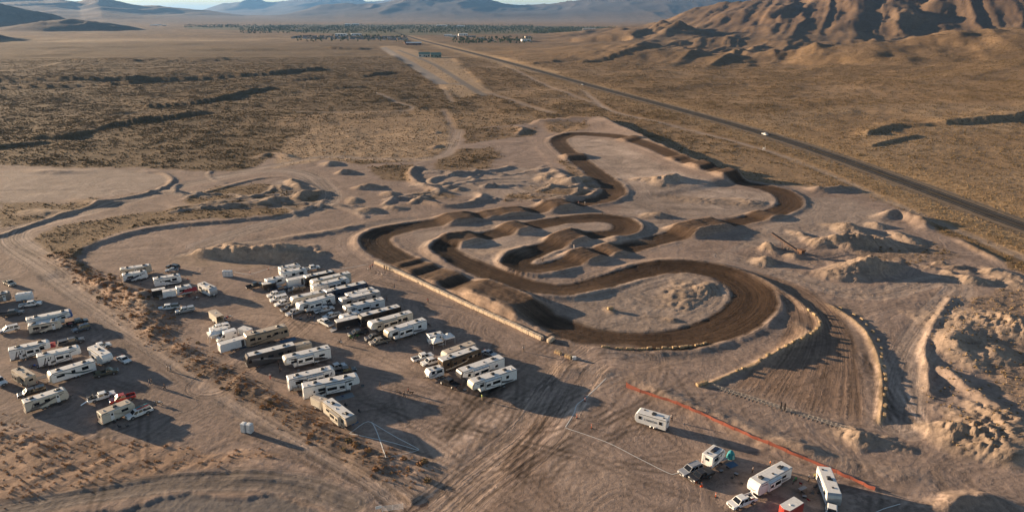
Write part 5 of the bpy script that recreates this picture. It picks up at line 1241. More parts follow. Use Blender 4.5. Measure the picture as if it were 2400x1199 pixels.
# near row beside the barrier
tt((1005, 785), (1038, 778), 2.7, 'small white travel trailer behind the twin white canopies', 'white', stripes=('silver',), seed=35, nac=1)
tt((1108, 801), (1040, 825), 3.1, 'cream travel trailer with a rounded nose beside the brown motorhome', 'cream', roof=ROOFT, stripes=('beige',), seed=36, nac=1)
motorhome((1033, 841), (1121, 812), 'brown and tan motorhome with cream swooshes', 'brown', ('cream', 'tan'), seed=6, slide=-1)
pickup((966, 842), (1014, 829), 'white pickup with an open bed beside the twin white canopies', 'white', seed=33)
pickup((1035, 839), (988, 852), 'white pickup with red gear in its bed beside the brown motorhome', 'white', seed=34)
tt((1034, 858), (1001, 867), 2.5, 'tiny white travel trailer in front of the brown motorhome', 'white', stripes=('silver',), seed=37, nac=1, L=4.3)
suv((1131, 821), (1162, 831), 'silver sedan beyond the brown motorhome', 'silver', 'car')
fw((1175, 834), (1075, 868), 3.7, 'white fifth wheel with a glossy dark nose beside the brown motorhome', 'white', cap='char', stripes=('char', 'taupe'), seed=38, slide=1, nac=2)
fw((1204, 860), (1102, 893), 3.6, 'white fifth wheel with a cream nose, last of the near row', 'white', cap='cream', stripes=('char',), seed=39, slide=1, nac=3)
pickup((1074, 905), (1034, 887), 'black pickup alone in front of the last trailers', 'black', seed=35)
# right camp
tt((1560, 978), (1499, 960), 3.05, 'white travel trailer standing alone with black lettering on its side', 'white', stripes=(), seed=40, nac=1, text='CARSON', L=7.2)
tt((1660, 1066), (1687, 1045), 2.9, 'short white travel trailer with a solar panel beside the teal tent', 'white', stripes=('silver',), seed=41, nac=1, solar=True, L=4.9)
suv((1643, 1089), (1594, 1109), 'silver-white sport utility car beside a black pickup in the right camp', 'silver')
pickup((1664, 1103), (1624, 1121), 'black pickup with a covered bed beside an orange cone', 'black', bed='cover', seed=36, L=5.4)
tt((1843, 1087), (1768, 1128), 3.15, 'long white travel trailer with a chevron nose in the right camp', 'white', stripes=('grey',), seed=42, slide=1, chevron=True, nac=2, cap='white')
tt((1932, 1094), (1957, 1158), 3.15, 'white travel trailer nosed to the camera at the end of the orange fence', 'white', stripes=('silver',), cap='silver', seed=43, chevron=True, nac=1)
pickup((1950, 1174), (1948, 1215), 'white pickup at the bottom edge hitched to the trailer by the fence', 'white', seed=37)
pickup((1767, 1162), (1711, 1184), 'white pickup with coolers in its bed in front of the chevron trailer', 'white', seed=38)
cargo_trailer((1870, 1171), (1838, 1190), 2.5, 'red cargo trailer with a pale roof at the bottom edge', 'red', seed=12, L=4.6)

# loads lying in pickup beds
def bed_load(A, B, m, label, name, h=.45, l=1.5):
    c, rz, Lp = axis(A, B, .85); L = min(6.2, max(5.5, Lp)); x = -L / 2 + .25 + l / 2; rings = []
    for t in range(6):
        u = -1 + t / 2.5; k = max(.12, (1 - abs(u) ** 3) ** .5); rings.append([(x + u * l / 2, .62 * k * math.cos(a) * (1 + .12 * math.sin(5 * a + t)), .66 + h * k * max(0, math.sin(a)) * (1 + .15 * math.cos(3 * a + t))) for a in [i * math.pi / 6 for i in range(7)]])
    o = MB().loft(rings).build(name, m); o.location = (c[0], c[1], gz(*c)); o.rotation_euler = (0, 0, rz); return tag(o, label, 'load')
bed_load((155, 760), (206, 748), REDP, 'red load in the bed of a black pickup in the lower left camp', 'gear_load')
bed_load((219, 877), (276, 865), mat('olive tarp', (.10, .095, .065), .9), 'olive tarped load in the bed of the olive pickup', 'tarped_load', .9, 1.9)
bed_load((1035, 839), (988, 852), REDP, 'red gear in the bed of the white pickup beside the brown motorhome', 'gear_load', .5, 1.2)
# ------------------------------------------------------------------ highway with painted lines
def ribbon(line, half, dz, name, m, parent=None, off=0.0, dash=None, base=None):
    """strip of road laid along a line; off = sideways shift; dash = (on, gap)"""
    d = np.gradient(line, axis=0); d /= np.linalg.norm(d, axis=1)[:, None]; n = np.stack([-d[:, 1], d[:, 0]], 1)
    mb = MB(); acc = 0.0; z = [(base if base is not None else gz(*p)) + dz for p in line]
    for i in range(len(line) - 1):
        L_ = float(np.linalg.norm(line[i + 1] - line[i]))
        if dash is None or (acc % sum(dash)) < dash[0]:
            q = [line[i] + n[i] * (off - half), line[i + 1] + n[i + 1] * (off - half), line[i + 1] + n[i + 1] * (off + half), line[i] + n[i] * (off + half)]
            zz = [z[i], z[i + 1], z[i + 1], z[i]]
            mb.add([(q[j][0], q[j][1], zz[j]) for j in range(4)], [(0, 1, 2, 3)])
        acc += L_
    return mb.build(name, m, parent)
hl2, _ = smooth_line(PP(hw_px), 12.0)
ASPHALT = mat('worn asphalt', (0.060, 0.055, 0.052), 1.0, var=0.28, scale=0.15, spec=0.05)
SHOULD = mat('gravel shoulder', (0.20, 0.155, 0.115), 1.0, spec=.05, var=0.25, scale=0.4)
PAINTW = mat('worn white road paint', (0.24, 0.23, 0.21), 0.9, spec=.1); PAINTY = mat('worn yellow road paint', (0.22, 0.15, 0.05), 0.9, spec=.1)
hwo = ribbon(hl2, 5.2, 0.0, 'highway', ASPHALT, base=0.0); hwo['kind'] = 'structure'
sh_ = ribbon(hl2, 8.6, -0.08, 'shoulder', SHOULD, hwo, base=0.0)
ribbon(hl2, .11, .012, 'edge_line', PAINTW, hwo, 3.7, base=0.0); ribbon(hl2, .11, .012, 'edge_line', PAINTW, hwo, -3.7, base=0.0)
ribbon(hl2, .10, .012, 'centre_line', PAINTY, hwo, .16, base=0.0); ribbon(hl2, .10, .012, 'centre_line', PAINTY, hwo, -.16, base=0.0, dash=(24, 36))
suv((1362, 196), (1369, 199), 'white car driving away far up the highway', 'white', 'car', L=4.8)
pickup((1786, 311), (1800, 315), 'white pickup driving on the highway', 'white', seed=40)

# ------------------------------------------------------------------ white tape lines on the ground
TAPE = mat('white tape', (0.66, 0.65, 0.62), 0.6)
for i, (pts, lab, hw_) in enumerate((
    ([(1420, 888), (1372, 932), (1352, 948), (1345, 968), (1325, 1000)], 'white ground line running down from the track gap to a corner by the cones', .10),
    ([(1325, 1002), (1420, 1035), (1500, 1075), (1575, 1111), (1592, 1101)], 'white ground line running to the silver car in the right camp', .08),
    ([(819, 1017), (870, 989), (905, 1080)], 'white ground line folded to a peak below the cream fifth wheel', .10),
    ([(870, 989), (930, 1025), (982, 1054), (900, 1033), (821, 1018)], 'white ground line closing the long triangle below the cream fifth wheel', .09),
    ([(982, 1054), (945, 1066), (907, 1079)], 'faint white ground line at the tip of the triangle', .05),
    ([(2032, 1210), (2070, 1192), (2110, 1180)], 'white ground line at the bottom edge right of the last trailer', .08),
    ([(548, 637), (586, 642), (630, 629), (658, 622), (700, 612)], 'white tape line running up behind the farthest trailer', .10),
    ([(770, 634), (830, 625), (862, 619)], 'white tape line running to the upper end of the barrier', .10))):
    l_, _ = smooth_line(PP(pts), 1.0)
    o = ribbon(l_, hw_, .03, 'tape_line', TAPE); tag(o, lab, 'line')

# ------------------------------------------------------------------ straw bales
STRAW = mat('weathered straw', (0.43, 0.31, 0.175), 0.95, var=0.3, scale=5, bump=0.8)
WRAP = mat('pale weathered straw', (0.58, 0.47, 0.345), 0.9, var=0.22, scale=3, bump=0.6)
TWINE = mat('twine', (0.30, 0.10, 0.06), 0.9)
def bale_mesh(name, l, w, h, m, seed):
    r = random.Random(seed); bm = bmesh.new(); bmesh.ops.create_cube(bm, size=1.0)
    bmesh.ops.subdivide_edges(bm, edges=bm.edges, cuts=2, use_grid_fill=True)
    for v in bm.verts:
        e = sum(abs(c) > .49 for c in v.co)
        k = {3: .93, 2: .97}.get(e, 1.02)
        v.co = Vector((v.co.x * l * k, v.co.y * w * k, (v.co.z * k + .5) * h)) + Vector((r.uniform(-1, 1), r.uniform(-1, 1), r.uniform(-.5, .8))) * .035
    me = bpy.data.meshes.new(name); bm.to_mesh(me); bm.free(); me.materials.append(m); return me
def twine_mesh(l, w, h):
    mb = MB()
    for x in (-l * .22, l * .22):
        mb.box(x - .02, x + .02, -w * .51, w * .51, h * 1.0, h * 1.03); mb.box(x - .02, x + .02, -w * .53, -w * .505, .05, h); mb.box(x - .02, x + .02, w * .505, w * .53, .05, h)
    o = mb.build('twine', TWINE); me = o.data; bpy.data.objects.remove(o); return me
big = [bale_mesh('straw_bale', 2.42, 1.15, 1.12, WRAP, i) for i in range(6)]; bigt = twine_mesh(2.42, 1.15, 1.12)
sml = [bale_mesh('straw_bale', 1.25, .62, .55, STRAW, 20 + i) for i in range(5)]; smlt = twine_mesh(1.25, .62, .55)
def bale(me, tw, x, y, rz, label, group=None, z=0.0, s=1.0):
    o = bpy.data.objects.new('straw_bale', me); COL.objects.link(o); o.location = (x, y, gz(x, y) - .04 + z); o.rotation_euler = (0, 0, rz); o.scale = (s, s, s)
    t = bpy.data.objects.new('twine', tw); COL.objects.link(t); t.parent = o
    return tag(o, label, 'straw bale', group)
wl_, _ = smooth_line(PP([(880, 617), (950, 647), (1040, 690), (1120, 727), (1200, 763), (1284, 803)]), .5)
cum = np.concatenate([[0], np.cumsum(np.linalg.norm(np.diff(wl_, axis=0), axis=1))])
nb = int(cum[-1] / 2.45)
for i in range(nb):
    s_ = (i + .5) * 2.45; x = float(np.interp(s_, cum, wl_[:, 0])); y = float(np.interp(s_, cum, wl_[:, 1])); x2 = float(np.interp(s_ + .5, cum, wl_[:, 0])); y2 = float(np.interp(s_ + .5, cum, wl_[:, 1]))
    bale(big[i % 6], bigt, x + rnd.uniform(-.06, .06), y + rnd.uniform(-.06, .06), math.atan2(y2 - y, x2 - x) + rnd.uniform(-.03, .03),
         'big pale straw bale in the long straight barrier beside the camp', 'bales of the long barrier')
ex, ey = P(1288, 800); bale(big[0], bigt, ex + .3, ey, .9, 'big bale set crosswise at the lower end of the long barrier', None)
def bale_row(pts, n, lab, grp, me=sml, tw=smlt, jit=.3, s=1.05):
    l_, _ = smooth_line(PP(pts), .5); c_ = np.concatenate([[0], np.cumsum(np.linalg.norm(np.diff(l_, axis=0), axis=1))])
    for i in range(n):
        s_ = c_[-1] * (i + .5 + rnd.uniform(-.28, .28)) / n; x = float(np.interp(s_, c_, l_[:, 0])); y = float(np.interp(s_, c_, l_[:, 1])); x2 = float(np.interp(s_ + .4, c_, l_[:, 0])); y2 = float(np.interp(s_ + .4, c_, l_[:, 1]))
        bale(me[i % len(me)], tw, x + rnd.uniform(-jit, jit), y + rnd.uniform(-jit, jit), math.atan2(y2 - y, x2 - x) + rnd.uniform(-.2, .2), lab, grp, s=s * rnd.uniform(.75, 1.15))
bale_row([(1408, 816), (1450, 819), (1540, 820), (1600, 816), (1640, 810), (1658, 806)], 19, 'yellow straw bale in the curved row below the big oval turn', 'bales below the oval turn')
bale_row([(1712, 880), (1770, 855), (1830, 828), (1880, 802), (1912, 778), (1922, 757), (1905, 738), (1880, 722)], 14, 'yellow straw bale on the curved inner berm of the start straight', 'bales on the inner start berm')
bale_row([(2074, 990), (2074, 950), (2076, 905), (2072, 870), (2066, 830), (2058, 800), (2042, 775), (2015, 745), (1960, 718)], 16, 'yellow straw bale behind the outer berm of the start straight', 'bales behind the outer start berm')
for q, lab in (((1308, 828), 'straw bale, upper one of the pair near the barrier end'), ((1332, 837), 'straw bale next to the white block near the barrier end')):
    x, y = P(*q); bale(sml[1], smlt, x, y, -.7, lab, s=1.6)
for q, lab in (((1640, 903), 'straw bale lying lowest at the left end of the starting gate'), ((1650, 900), 'straw bale lying upper at the left end of the starting gate')):
    x, y = P(*q); bale(sml[2], smlt, x, y, .5, lab, s=1.5)
x, y = P(1346, 841); o = MB().prism([(-.5, 0), (.5, 0), (.5, .75), (.42, .85), (-.42, .85), (-.5, .75)], .35, .03).build('marker_block', WHITE); o.location = (x, y, gz(x, y)); tag(o, 'white block standing beside the straw bales near the barrier end', 'block')
x, y = P(1430, 727); bale(sml[3], smlt, x, y, .4, 'single straw bale lying in the oval infield', s=1.5)

# ------------------------------------------------------------------ orange plastic fence
ORN = bpy.data.materials.new('orange plastic mesh'); ORN.use_nodes = True
N_ = ORN.node_tree.nodes; L_ = ORN.node_tree.links; b_ = N_['Principled BSDF']; b_.inputs['Base Color'].default_value = (0.52, 0.17, 0.11, 1); b_.inputs['Roughness'].default_value = .55
tr = N_.new('ShaderNodeBsdfTransparent'); tl_ = N_.new('ShaderNodeBsdfTranslucent'); tl_.inputs['Color'].default_value = (0.52, 0.18, 0.12, 1)
m1 = N_.new('ShaderNodeMixShader'); m1.inputs[0].default_value = .4; m2 = N_.new('ShaderNodeMixShader'); m2.inputs[0].default_value = .34
L_.new(b_.outputs[0], m1.inputs[1]); L_.new(tl_.outputs[0], m1.inputs[2]); L_.new(m1.outputs[0], m2.inputs[1]); L_.new(tr.outputs[0], m2.inputs[2]); L_.new(m2.outputs[0], N_['Material Output'].inputs[0])
fl_, _ = smooth_line(PP([(1466, 908), (1500, 921), (1560, 943), (1640, 975), (1720, 1012), (1800, 1047), (1880, 1078), (1930, 1098), (1990, 1122), (2050, 1150)]), 2.4)
fr_ = empty('plastic_fence', fl_[0][0], fl_[0][1], gz(*fl_[0]), 0, 'long orange plastic mesh fence above the right camp', 'fence')
FH = []
for i, p in enumerate(fl_):
    zz = gz(*p); hgt = (1.5 if i == 0 else .88 + .10 * math.sin(i * 1.7))
    FH.append((p[0], p[1], zz, hgt))
    MB().tube((p[0] - fl_[0][0], p[1] - fl_[0][1], zz - gz(*fl_[0]) - .1), (p[0] - fl_[0][0] + .02, p[1] - fl_[0][1], zz - gz(*fl_[0]) + hgt + .08), .03, 6).build('post', FRAME, fr_)
b0 = fl_[0]; z00 = gz(*b0)
for i in range(len(FH) - 1):
    a, b = FH[i], FH[i + 1]; mb = MB(); nn = 5
    for j in range(nn):
        def pt(t, u):
            sag = .16 * math.sin(math.pi * t) * u + .05 * math.sin(7 * t + i); bow = .10 * math.sin(math.pi * t) * math.sin(i * 2.3)
            return (a[0] + (b[0] - a[0]) * t - b0[0] + bow, a[1] + (b[1] - a[1]) * t - b0[1] + bow * .6, a[2] + (b[2] - a[2]) * t - z00 + .04 + (a[3] + (b[3] - a[3]) * t - .04) * u - sag)
        t0, t1 = j / nn, (j + 1) / nn
        mb.panel([pt(t0, 0), pt(t1, 0), pt(t1, .5), pt(t0, .5)], (.006, .006, 0)); mb.panel([pt(t0, .5), pt(t1, .5), pt(t1, 1), pt(t0, 1)], (.006, .006, 0))
    mb.build('mesh_panel', ORN, fr_)

# ------------------------------------------------------------------ starting gate
GALV = mat('galvanised steel', (0.33, 0.295, 0.26), 0.5, 0.3, var=.15)
ga = np.array(P(1668, 906)); gb = np.array(P(2030, 1022)); gd = gb - ga; glen = float(np.hypot(*gd)); gang = math.atan2(gd[1], gd[0])
gate = empty('starting_gate', ga[0], ga[1], gz(*ga), gang, 'long row of low drop-down bars across the start straight', 'starting gate')
ng = 36; gw = glen / ng
MB().box(0, glen, -.10, .10, .0, .05).build('base_rail', GALV, gate)
bar = MB(); bar.tube((-gw * .36, 0, .02), (-gw * .36, .45, .55), .03, 6).tube((gw * .36, 0, .02), (gw * .36, .45, .55), .03, 6).tube((-gw * .36, .45, .55), (gw * .36, .45, .55), .03, 6).tube((-gw * .1, 0, .02), (-gw * .1, .45, .55), .02, 5).tube((gw * .1, 0, .02), (gw * .1, .45, .55), .02, 5).tube((0, 0, .03), (0, -1.0, .03), .035, 5)
bo = bar.build('gate_bar', GALV, gate); bo.location = (gw * .5, 0, 0)
for i in range(1, ng):
    o = bpy.data.objects.new('gate_bar', bo.data); COL.objects.link(o); o.parent = gate; o.location = (gw * (i + .5), 0, 0)
# dark board of the starter
x, y = P(1834, 962); sb_ = empty('starter_board', x, y, gz(x, y), gang, 'pair of dark upright boards standing in the middle of the starting gate', 'board')
for s in (-1, 1):
    q = MB().box(-.16 + s * .42, .16 + s * .42, -.09, .09, .35, 2.15).build('board', BLACKP, sb_); MB().tube((s * .42, 0, 0), (s * .42, 0, .4), .05, 6).build('post', FRAME, sb_)
MB().box(-.26, .26, -.04, .04, 1.2, 1.3).build('cross_bar', FRAME, sb_)

# ------------------------------------------------------------------ canopies, awning, tents, mats
CLOTHW = mat('white canopy cloth', (0.75, 0.74, 0.72), 0.8); CLOTHR = mat('red canopy cloth', (0.42, 0.03, 0.03), 0.8); TEAL = mat('teal tent cloth', (0.02, 0.22, 0.26), 0.8); MATB = mat('blue ground mat', (0.05, 0.11, 0.20), 0.9); MATG = mat('grey ground mat', (0.22, 0.24, 0.26), 0.9); MATT = mat('dark ground mat', (0.05, 0.05, 0.07), 0.9)
def canopy(px, py, size, label, m=CLOTHW, rz=.6, h=2.1, peak=.85):
    x, y = P(px, py); r = empty('peaked_canopy', x, y, gz(x, y), rz, label, 'canopy'); k = size / 2; mb = MB(); n = 4
    cs = [(-k, -k), (k, -k), (k, k), (-k, k)]
    for i in range(4):
        a, b = cs[i], cs[(i + 1) % 4]
        for j in range(n):
            f = lambda c, t: (c[0] * (1 - t), c[1] * (1 - t), h + peak * (t ** 1.5))
            t0, t1 = j / n, (j + 1) / n
            pts = [f(a, t0), f(b, t0), f(b, t1), f(a, t1)] if j < n - 1 else [f(a, t0), f(b, t0), (0, 0, h + peak)]
            mb.panel(pts, (0, 0, .012))
        mb.panel([(a[0], a[1], h - .28), (b[0], b[1], h - .28), (b[0], b[1], h), (a[0], a[1], h)], (0.005, 0.005, 0))
    mb.build('cloth_top', m, r)
    for c in cs: MB().tube((c[0] * .97, c[1] * .97, 0), (c[0] * .97, c[1] * .97, h), .035, 6).build('leg', WHITE, r)
    for i in range(4):
        a, b = cs[i], cs[(i + 1) % 4]; MB().tube((a[0] * .96, a[1] * .96, h - .1), (b[0] * .96, b[1] * .96, h - .1), .018, 5).build('crossbar', CHROME, r)
    return r
canopy(1022, 812, 3.0, 'white peaked canopy, left one of the twin canopies', rz=.55); canopy(1050, 802, 3.0, 'white peaked canopy, right one of the twin canopies', rz=.55)
canopy(503, 795, 3.1, 'white peaked canopy beside the white high-roof van', rz=.6); canopy(117, 824, 3.3, 'red shade canopy between two fifth wheels in the lower left camp', CLOTHR, .6, 2.0, .4)
x, y = P(449, 692); aw = empty('trailer_awning', x, y, gz(x, y), .55, 'dark red awning stretched beside the short white trailer', 'awning')
MB().panel([(-1.9, 1.3, 2.2), (1.9, 1.3, 2.2), (1.9, -1.0, 1.75), (-1.9, -1.0, 1.75)], (0, 0, .02)).build('cloth', CLOTHR, aw)
for s in (-1.85, 1.85): MB().tube((s, -1.0, 0), (s, -1.0, 1.75), .025, 6).build('pole', CHROME, aw); MB().tube((s, 1.28, 0), (s, 1.28, 2.2), .025, 6).build('pole', CHROME, aw)
x, y = P(1712, 1072); tn = empty('dome_tent', x, y, gz(x, y), .4, 'teal pop-up tent beside the short trailer with the solar panel', 'tent'); rings = []
for z_, k_ in ((0, .95), (.6, .92), (1.2, .75), (1.6, .45), (1.8, .12)): rings.append([(k_ * .95 * math.cos(a), k_ * .85 * math.sin(a), z_) for a in [i * math.pi / 5 for i in range(10)]])
MB().loft(rings).build('tent_cloth', TEAL, tn); MB().panel([(-.25, -.84, .05), (.25, -.84, .05), (.2, -.76, 1.1), (-.2, -.76, 1.1)], (0, -.02, 0)).build('tent_door', mat('pale teal cloth', (.20, .42, .42), .8), tn)
for px, py, w, l, rz, m, lab in ((1715, 1088, 1.6, 2.2, .5, MATB, 'blue ground mat in front of the teal tent'), (808, 929, 2.2, 4.2, .5, MATG, 'pale grey mat beside the longest fifth wheel'), (675, 797, 1.8, 4.4, .55, MATB, 'blue mat beside the tan motorhome'), (826, 988, 1.8, 2.4, -.7, MATB, 'blue mat at the nose of the cream fifth wheel'), (1014, 777, 2.2, 2.4, .5, MATT, 'dark mat behind the small white trailer by the canopies'), (575, 812, 1.6, 3.2, .6, MATB, 'blue mat beside the large white cargo trailer'), (95, 884, 1.8, 3.0, .6, MATT, 'dark mat behind the crosswise tan trailer')):
    x, y = P(px, py); o = MB().prism([(-l / 2, 0), (l / 2, 0), (l / 2 - .03, .02), (-l / 2 + .03, .02)], w / 2, .01).build('ground_mat', m); o.location = (x, y, gz(x, y) + .015); o.rotation_euler = (0, 0, rz); tag(o, lab, 'mat')
# fenced rear deck
x, y = P(700, 915); dk = empty('rear_deck', x, y, gz(x, y), .45, 'small fenced wooden deck at the back of the long fifth wheels', 'deck')
for i in range(9): MB().box(-1.3 + .29 * i, -1.03 + .29 * i, -1.2, 1.2, .72, .77).build('plank', WOODD, dk)
for a, b in (((-1.35, -1.2), (-1.35, 1.2)), ((-1.35, -1.2), (1.3, -1.2)), ((-1.35, 1.2), (1.3, 1.2))):
    for zz in (1.1, 1.45, 1.8): MB().tube((a[0], a[1], zz), (b[0], b[1], zz), .025, 5).build('rail', FRAME, dk)
    MB().panel([(a[0], a[1], .8), (b[0], b[1], .8), (b[0], b[1], 1.4), (a[0], a[1], 1.4)], (.02, .02, 0)).build('rail_panel', BEIGE, dk)
for c in ((-1.35, -1.2), (-1.35, 1.2), (1.3, -1.2), (1.3, 1.2)): MB().box(c[0] - .04, c[0] + .04, c[1] - .04, c[1] + .04, 0, 1.85).build('post', FRAME, dk)

# ------------------------------------------------------------------ portable toilets
TOIL = mat('pale toilet plastic', (0.56, 0.57, 0.58), 0.5)
def toilet(px, py, rz, label, lid=WHITE):
    x, y = P(px, py); r = empty('portable_toilet', x, y, gz(x, y), rz, label, 'toilet')
    R = lambda z, k: [(-.58 + k, -.58 + k, z), (.58 - k, -.58 + k, z), (.58 - k, .58 - k, z), (-.58 + k, .58 - k, z)]
    MB().loft([R(.08, .02), R(.12, 0), R(2.05, .03)]).build('cabin', TOIL, r); MB().loft([R(2.05, -.02), R(2.12, -.02), R(2.24, .12), R(2.30, .3)]).build('roof', lid, r); MB().box(-.62, .62, -.62, .62, 0, .08).build('skid', FRAME, r)
    d = MB().panel([(-.4, -.585, .15), (.4, -.585, .15), (.4, -.565, 1.95), (-.4, -.565, 1.95)], (0, -.03, 0)).build('door', WHITE, r); MB().box(.25, .33, -.66, -.62, 1.0, 1.1).build('handle', FRAME, d)
    MB().tube((-.35, .45, 2.1), (-.35, .45, 2.6), .05, 6).build('vent_pipe', FRAME, r)
for q, lab in (((527, 648), 'portable toilet, left one of the three below the earth mounds'), ((534.5, 648), 'portable toilet, middle one of the three below the earth mounds'), ((542, 648), 'portable toilet, right one of the three below the earth mounds'), ((574, 1011), 'portable toilet, left one of the pair beside the dirt lane'), ((587, 1013), 'portable toilet, right one of the pair beside the dirt lane')):
    toilet(*q, 0.25 if q[1] < 700 else -.35, lab)

# ------------------------------------------------------------------ cones and bollards
CONE = mat('orange cone plastic', (0.75, 0.12, 0.03), 0.5); BAND = mat('white reflective band', (0.7, 0.7, 0.68), 0.4)
def cone(px, py, lab, h=.95, slim=False):
    x, y = P(px, py); r = empty('traffic_cone' if not slim else 'delineator_post', x, y, gz(x, y), 0, lab, 'cone' if not slim else 'post'); k = .20 if not slim else .07
    MB().tube((0, 0, .04), (0, 0, h), k, 12, .04 if not slim else .06).build('cone_body', CONE, r, True); MB().box(-.24, .24, -.24, .24, 0, .05).build('base', RUBBER if slim else CONE, r)
    t = .62; kk = k + ((.04 if not slim else .06) - k) * t; MB().tube((0, 0, h * t), (0, 0, h * t + .14), kk + .012, 12, kk + .004).build('band', BAND, r)
cone(1644, 1139, 'orange cone in front of the black pickup in the right camp', 1.0); cone(1677, 1164, 'slim orange post between the cone and the white pickup', 1.05, True)
cone(1352, 979, 'slim orange post nearest the corner of the ground line', 1.1, True); cone(1386, 1003, 'slim orange post right of the ground line corner', 1.1, True); cone(1371, 940, 'slim post in the shadow beside the ground line', 1.0, True)
cone(586, 641, 'orange post at the left end of the far tape line', .9, True); cone(629, 632, 'orange post in the middle of the far tape line', .9, True)

# ------------------------------------------------------------------ dirt bikes
def bike_parts(frame_m):
    parts = []
    for xx, nm in ((-.68, 'wheel'), (.72, 'wheel')):
        n = 14; rr = .33; t = MB().loft([[(xx + r_ * math.cos(2 * math.pi * i / n), y_, rr + r_ * math.sin(2 * math.pi * i / n)) for i in range(n)] for r_, y_ in ((rr * .75, -.05), (rr, -.04), (rr, .04), (rr * .75, .05))], False); parts.append((nm, t, RUBBER))
    parts.append(('frame', MB().prism([(-.35, .45), (.30, .38), (.42, .8), (.2, .9), (-.3, .75)], .11, .03), FRAME))
    parts.append(('fairing', MB().prism([(-.05, .72), (.40, .66), (.52, .98), (.1, 1.0)], .15, .04), frame_m)); parts.append(('seat', MB().prism([(-.75, .86), (.1, .84), (.12, .95), (-.7, .97)], .10, .03), TRIM))
    parts.append(('fork', MB().tube((.72, -.1, .33), (.48, -.1, 1.05), .03, 6).tube((.72, .1, .33), (.48, .1, 1.05), .03, 6), CHROME)); parts.append(('handlebar', MB().tube((.45, -.4, 1.1), (.45, .4, 1.1), .018, 6), FRAME))
    parts.append(('swing_arm', MB().tube((-.68, 0, .33), (-.1, 0, .48), .04, 6), CHROME)); parts.append(('rear_fender', MB().panel([(-.95, -.08, .98), (-.55, -.1, .9), (-.55, .1, .9), (-.95, .08, .98)], (0, 0, .03)), frame_m)); parts.append(('front_fender', MB().panel([(.5, -.06, .72), (1.0, -.05, .70), (1.0, .05, .70), (.5, .06, .72)], (0, 0, .03)), frame_m))
    return parts
BIKEC = {'green': mat('green bike plastic', (.05, .30, .05), .4), 'orange': mat('orange bike plastic', (.7, .17, .02), .4), 'blue': mat('blue bike plastic', (.03, .10, .45), .4), 'red': mat('red bike plastic', (.5, .03, .02), .4), 'white': WHITE, 'black': BLACKP}
_bike = {}
def dirt_bike(x, y, z, rz, c, label):
    if c not in _bike: _bike[c] = [(nm, (lambda o: (o.data, bpy.data.objects.remove(o))[0])(b.build(nm, m))) for nm, b, m in bike_parts(BIKEC[c])]
    r = empty('dirt_bike', x, y, z, rz, label, 'motorcycle')
    for nm, me in _bike[c]: o = bpy.data.objects.new(nm, me); COL.objects.link(o); o.parent = r
    return r
for px, py, rz, c, lab in ((524, 751, .3, 'blue', 'dirt bike nearest the open ramp of the cream cargo trailer'), (531, 749, .9, 'red', 'second dirt bike behind the cream cargo trailer'), (538, 746, .2, 'white', 'farthest dirt bike behind the cream cargo trailer'),
                           (822, 796, -.3, 'green', 'green dirt bike ridden beside the black pickup'), (836, 792, .5, 'green', 'second green bike beside the black pickup'), (460, 702, .5, 'white', 'dirt bike lying in front of the red awning'), (798, 806, -.5, 'white', 'dirt bike crossing the open lane between the rows'),
                           (372, 948, .1, 'white', 'small white bike near the kayak pickup'), (1004, 764, -.6, 'black', 'dark motorcycle on the rack of the nearest main-row trailer'), (1862, 1130, .8, 'green', 'green bike behind the chevron trailer'), (80, 862, .4, 'blue', 'dirt bike between the crosswise tan trailer and the fifth wheel')):
    x, y = P(px, py); dirt_bike(x, y, gz(x, y), rz, c, lab)
x, y = P(213, 932, 1.0); dirt_bike(x, y, gz(x, y) + .62, .75, 'black', 'black dirt bike standing in the bed of a white pickup')
x, y = P(196, 948); o = MB().panel([(-.9, -.25, 0.02), (.95, -.25, .75), (.95, .25, .75), (-.9, .25, .02)], (0, 0, .05)).build('loading_ramp', CHROME); o.location = (x + .2, y + .2, gz(x, y)); o.rotation_euler = (0, 0, .72); tag(o, 'silver loading ramp leaning on the white pickup with the dirt bike', 'ramp')
for s_, c_, lab in ((-.3, TEAL, 'blue-green kayak on the roof of a white pickup'), (.35, REDP, 'dark red kayak on the roof of a white pickup')):
    cc, rz_, _ = axis((354, 955), (297, 977), .85); mb = MB(); rings = []
    for t in range(9):
        u = -1 + t / 4; k_ = max(.04, (1 - u * u) ** .6); rings.append([(u * 1.55, .32 * k_ * math.cos(a), .16 * k_ * math.sin(a)) for a in [i * math.pi / 4 for i in range(8)]])
    kr = mb.loft(rings).build('kayak', c_, None, True); ca, sa = math.cos(rz_), math.sin(rz_); ox, oy = -.9, s_
    kr.location = (cc[0] + ca * ox - sa * oy, cc[1] + sa * ox + ca * oy, gz(*cc) + 2.02); kr.rotation_euler = (0, 0, rz_); tag(kr, lab, 'kayak')
    MB().box(-.4, .4, -.14, .14, .10, .17).build('cockpit', TRIM, kr)
x, y = P(1745, 1155, 1.1)
for i, (dx, dy, m_, lab) in enumerate(((.5, .5, TEAL, 'teal cooler in the bed of the white pickup in the right camp'), (1.1, .2, REDP, 'red cooler in the bed of the white pickup in the right camp'))):
    cc, rz_, _ = axis((1767, 1162), (1711, 1184), .85); ca, sa = math.cos(rz_), math.sin(rz_); ox, oy = -1.5 - .7 * i, (-.3, .3)[i]
    o = MB().prism([(-.3, 0), (.3, 0), (.32, .38), (-.32, .38)], .22, .02).build('cooler_box', m_); o.location = (cc[0] + ca * ox - sa * oy, cc[1] + sa * ox + ca * oy, gz(*cc) + .67); o.rotation_euler = (0, 0, rz_); tag(o, lab, 'cooler'); MB().prism([(-.33, .385), (.33, .385), (.31, .45), (-.31, .45)], .23, .02).build('lid', WHITE, o)

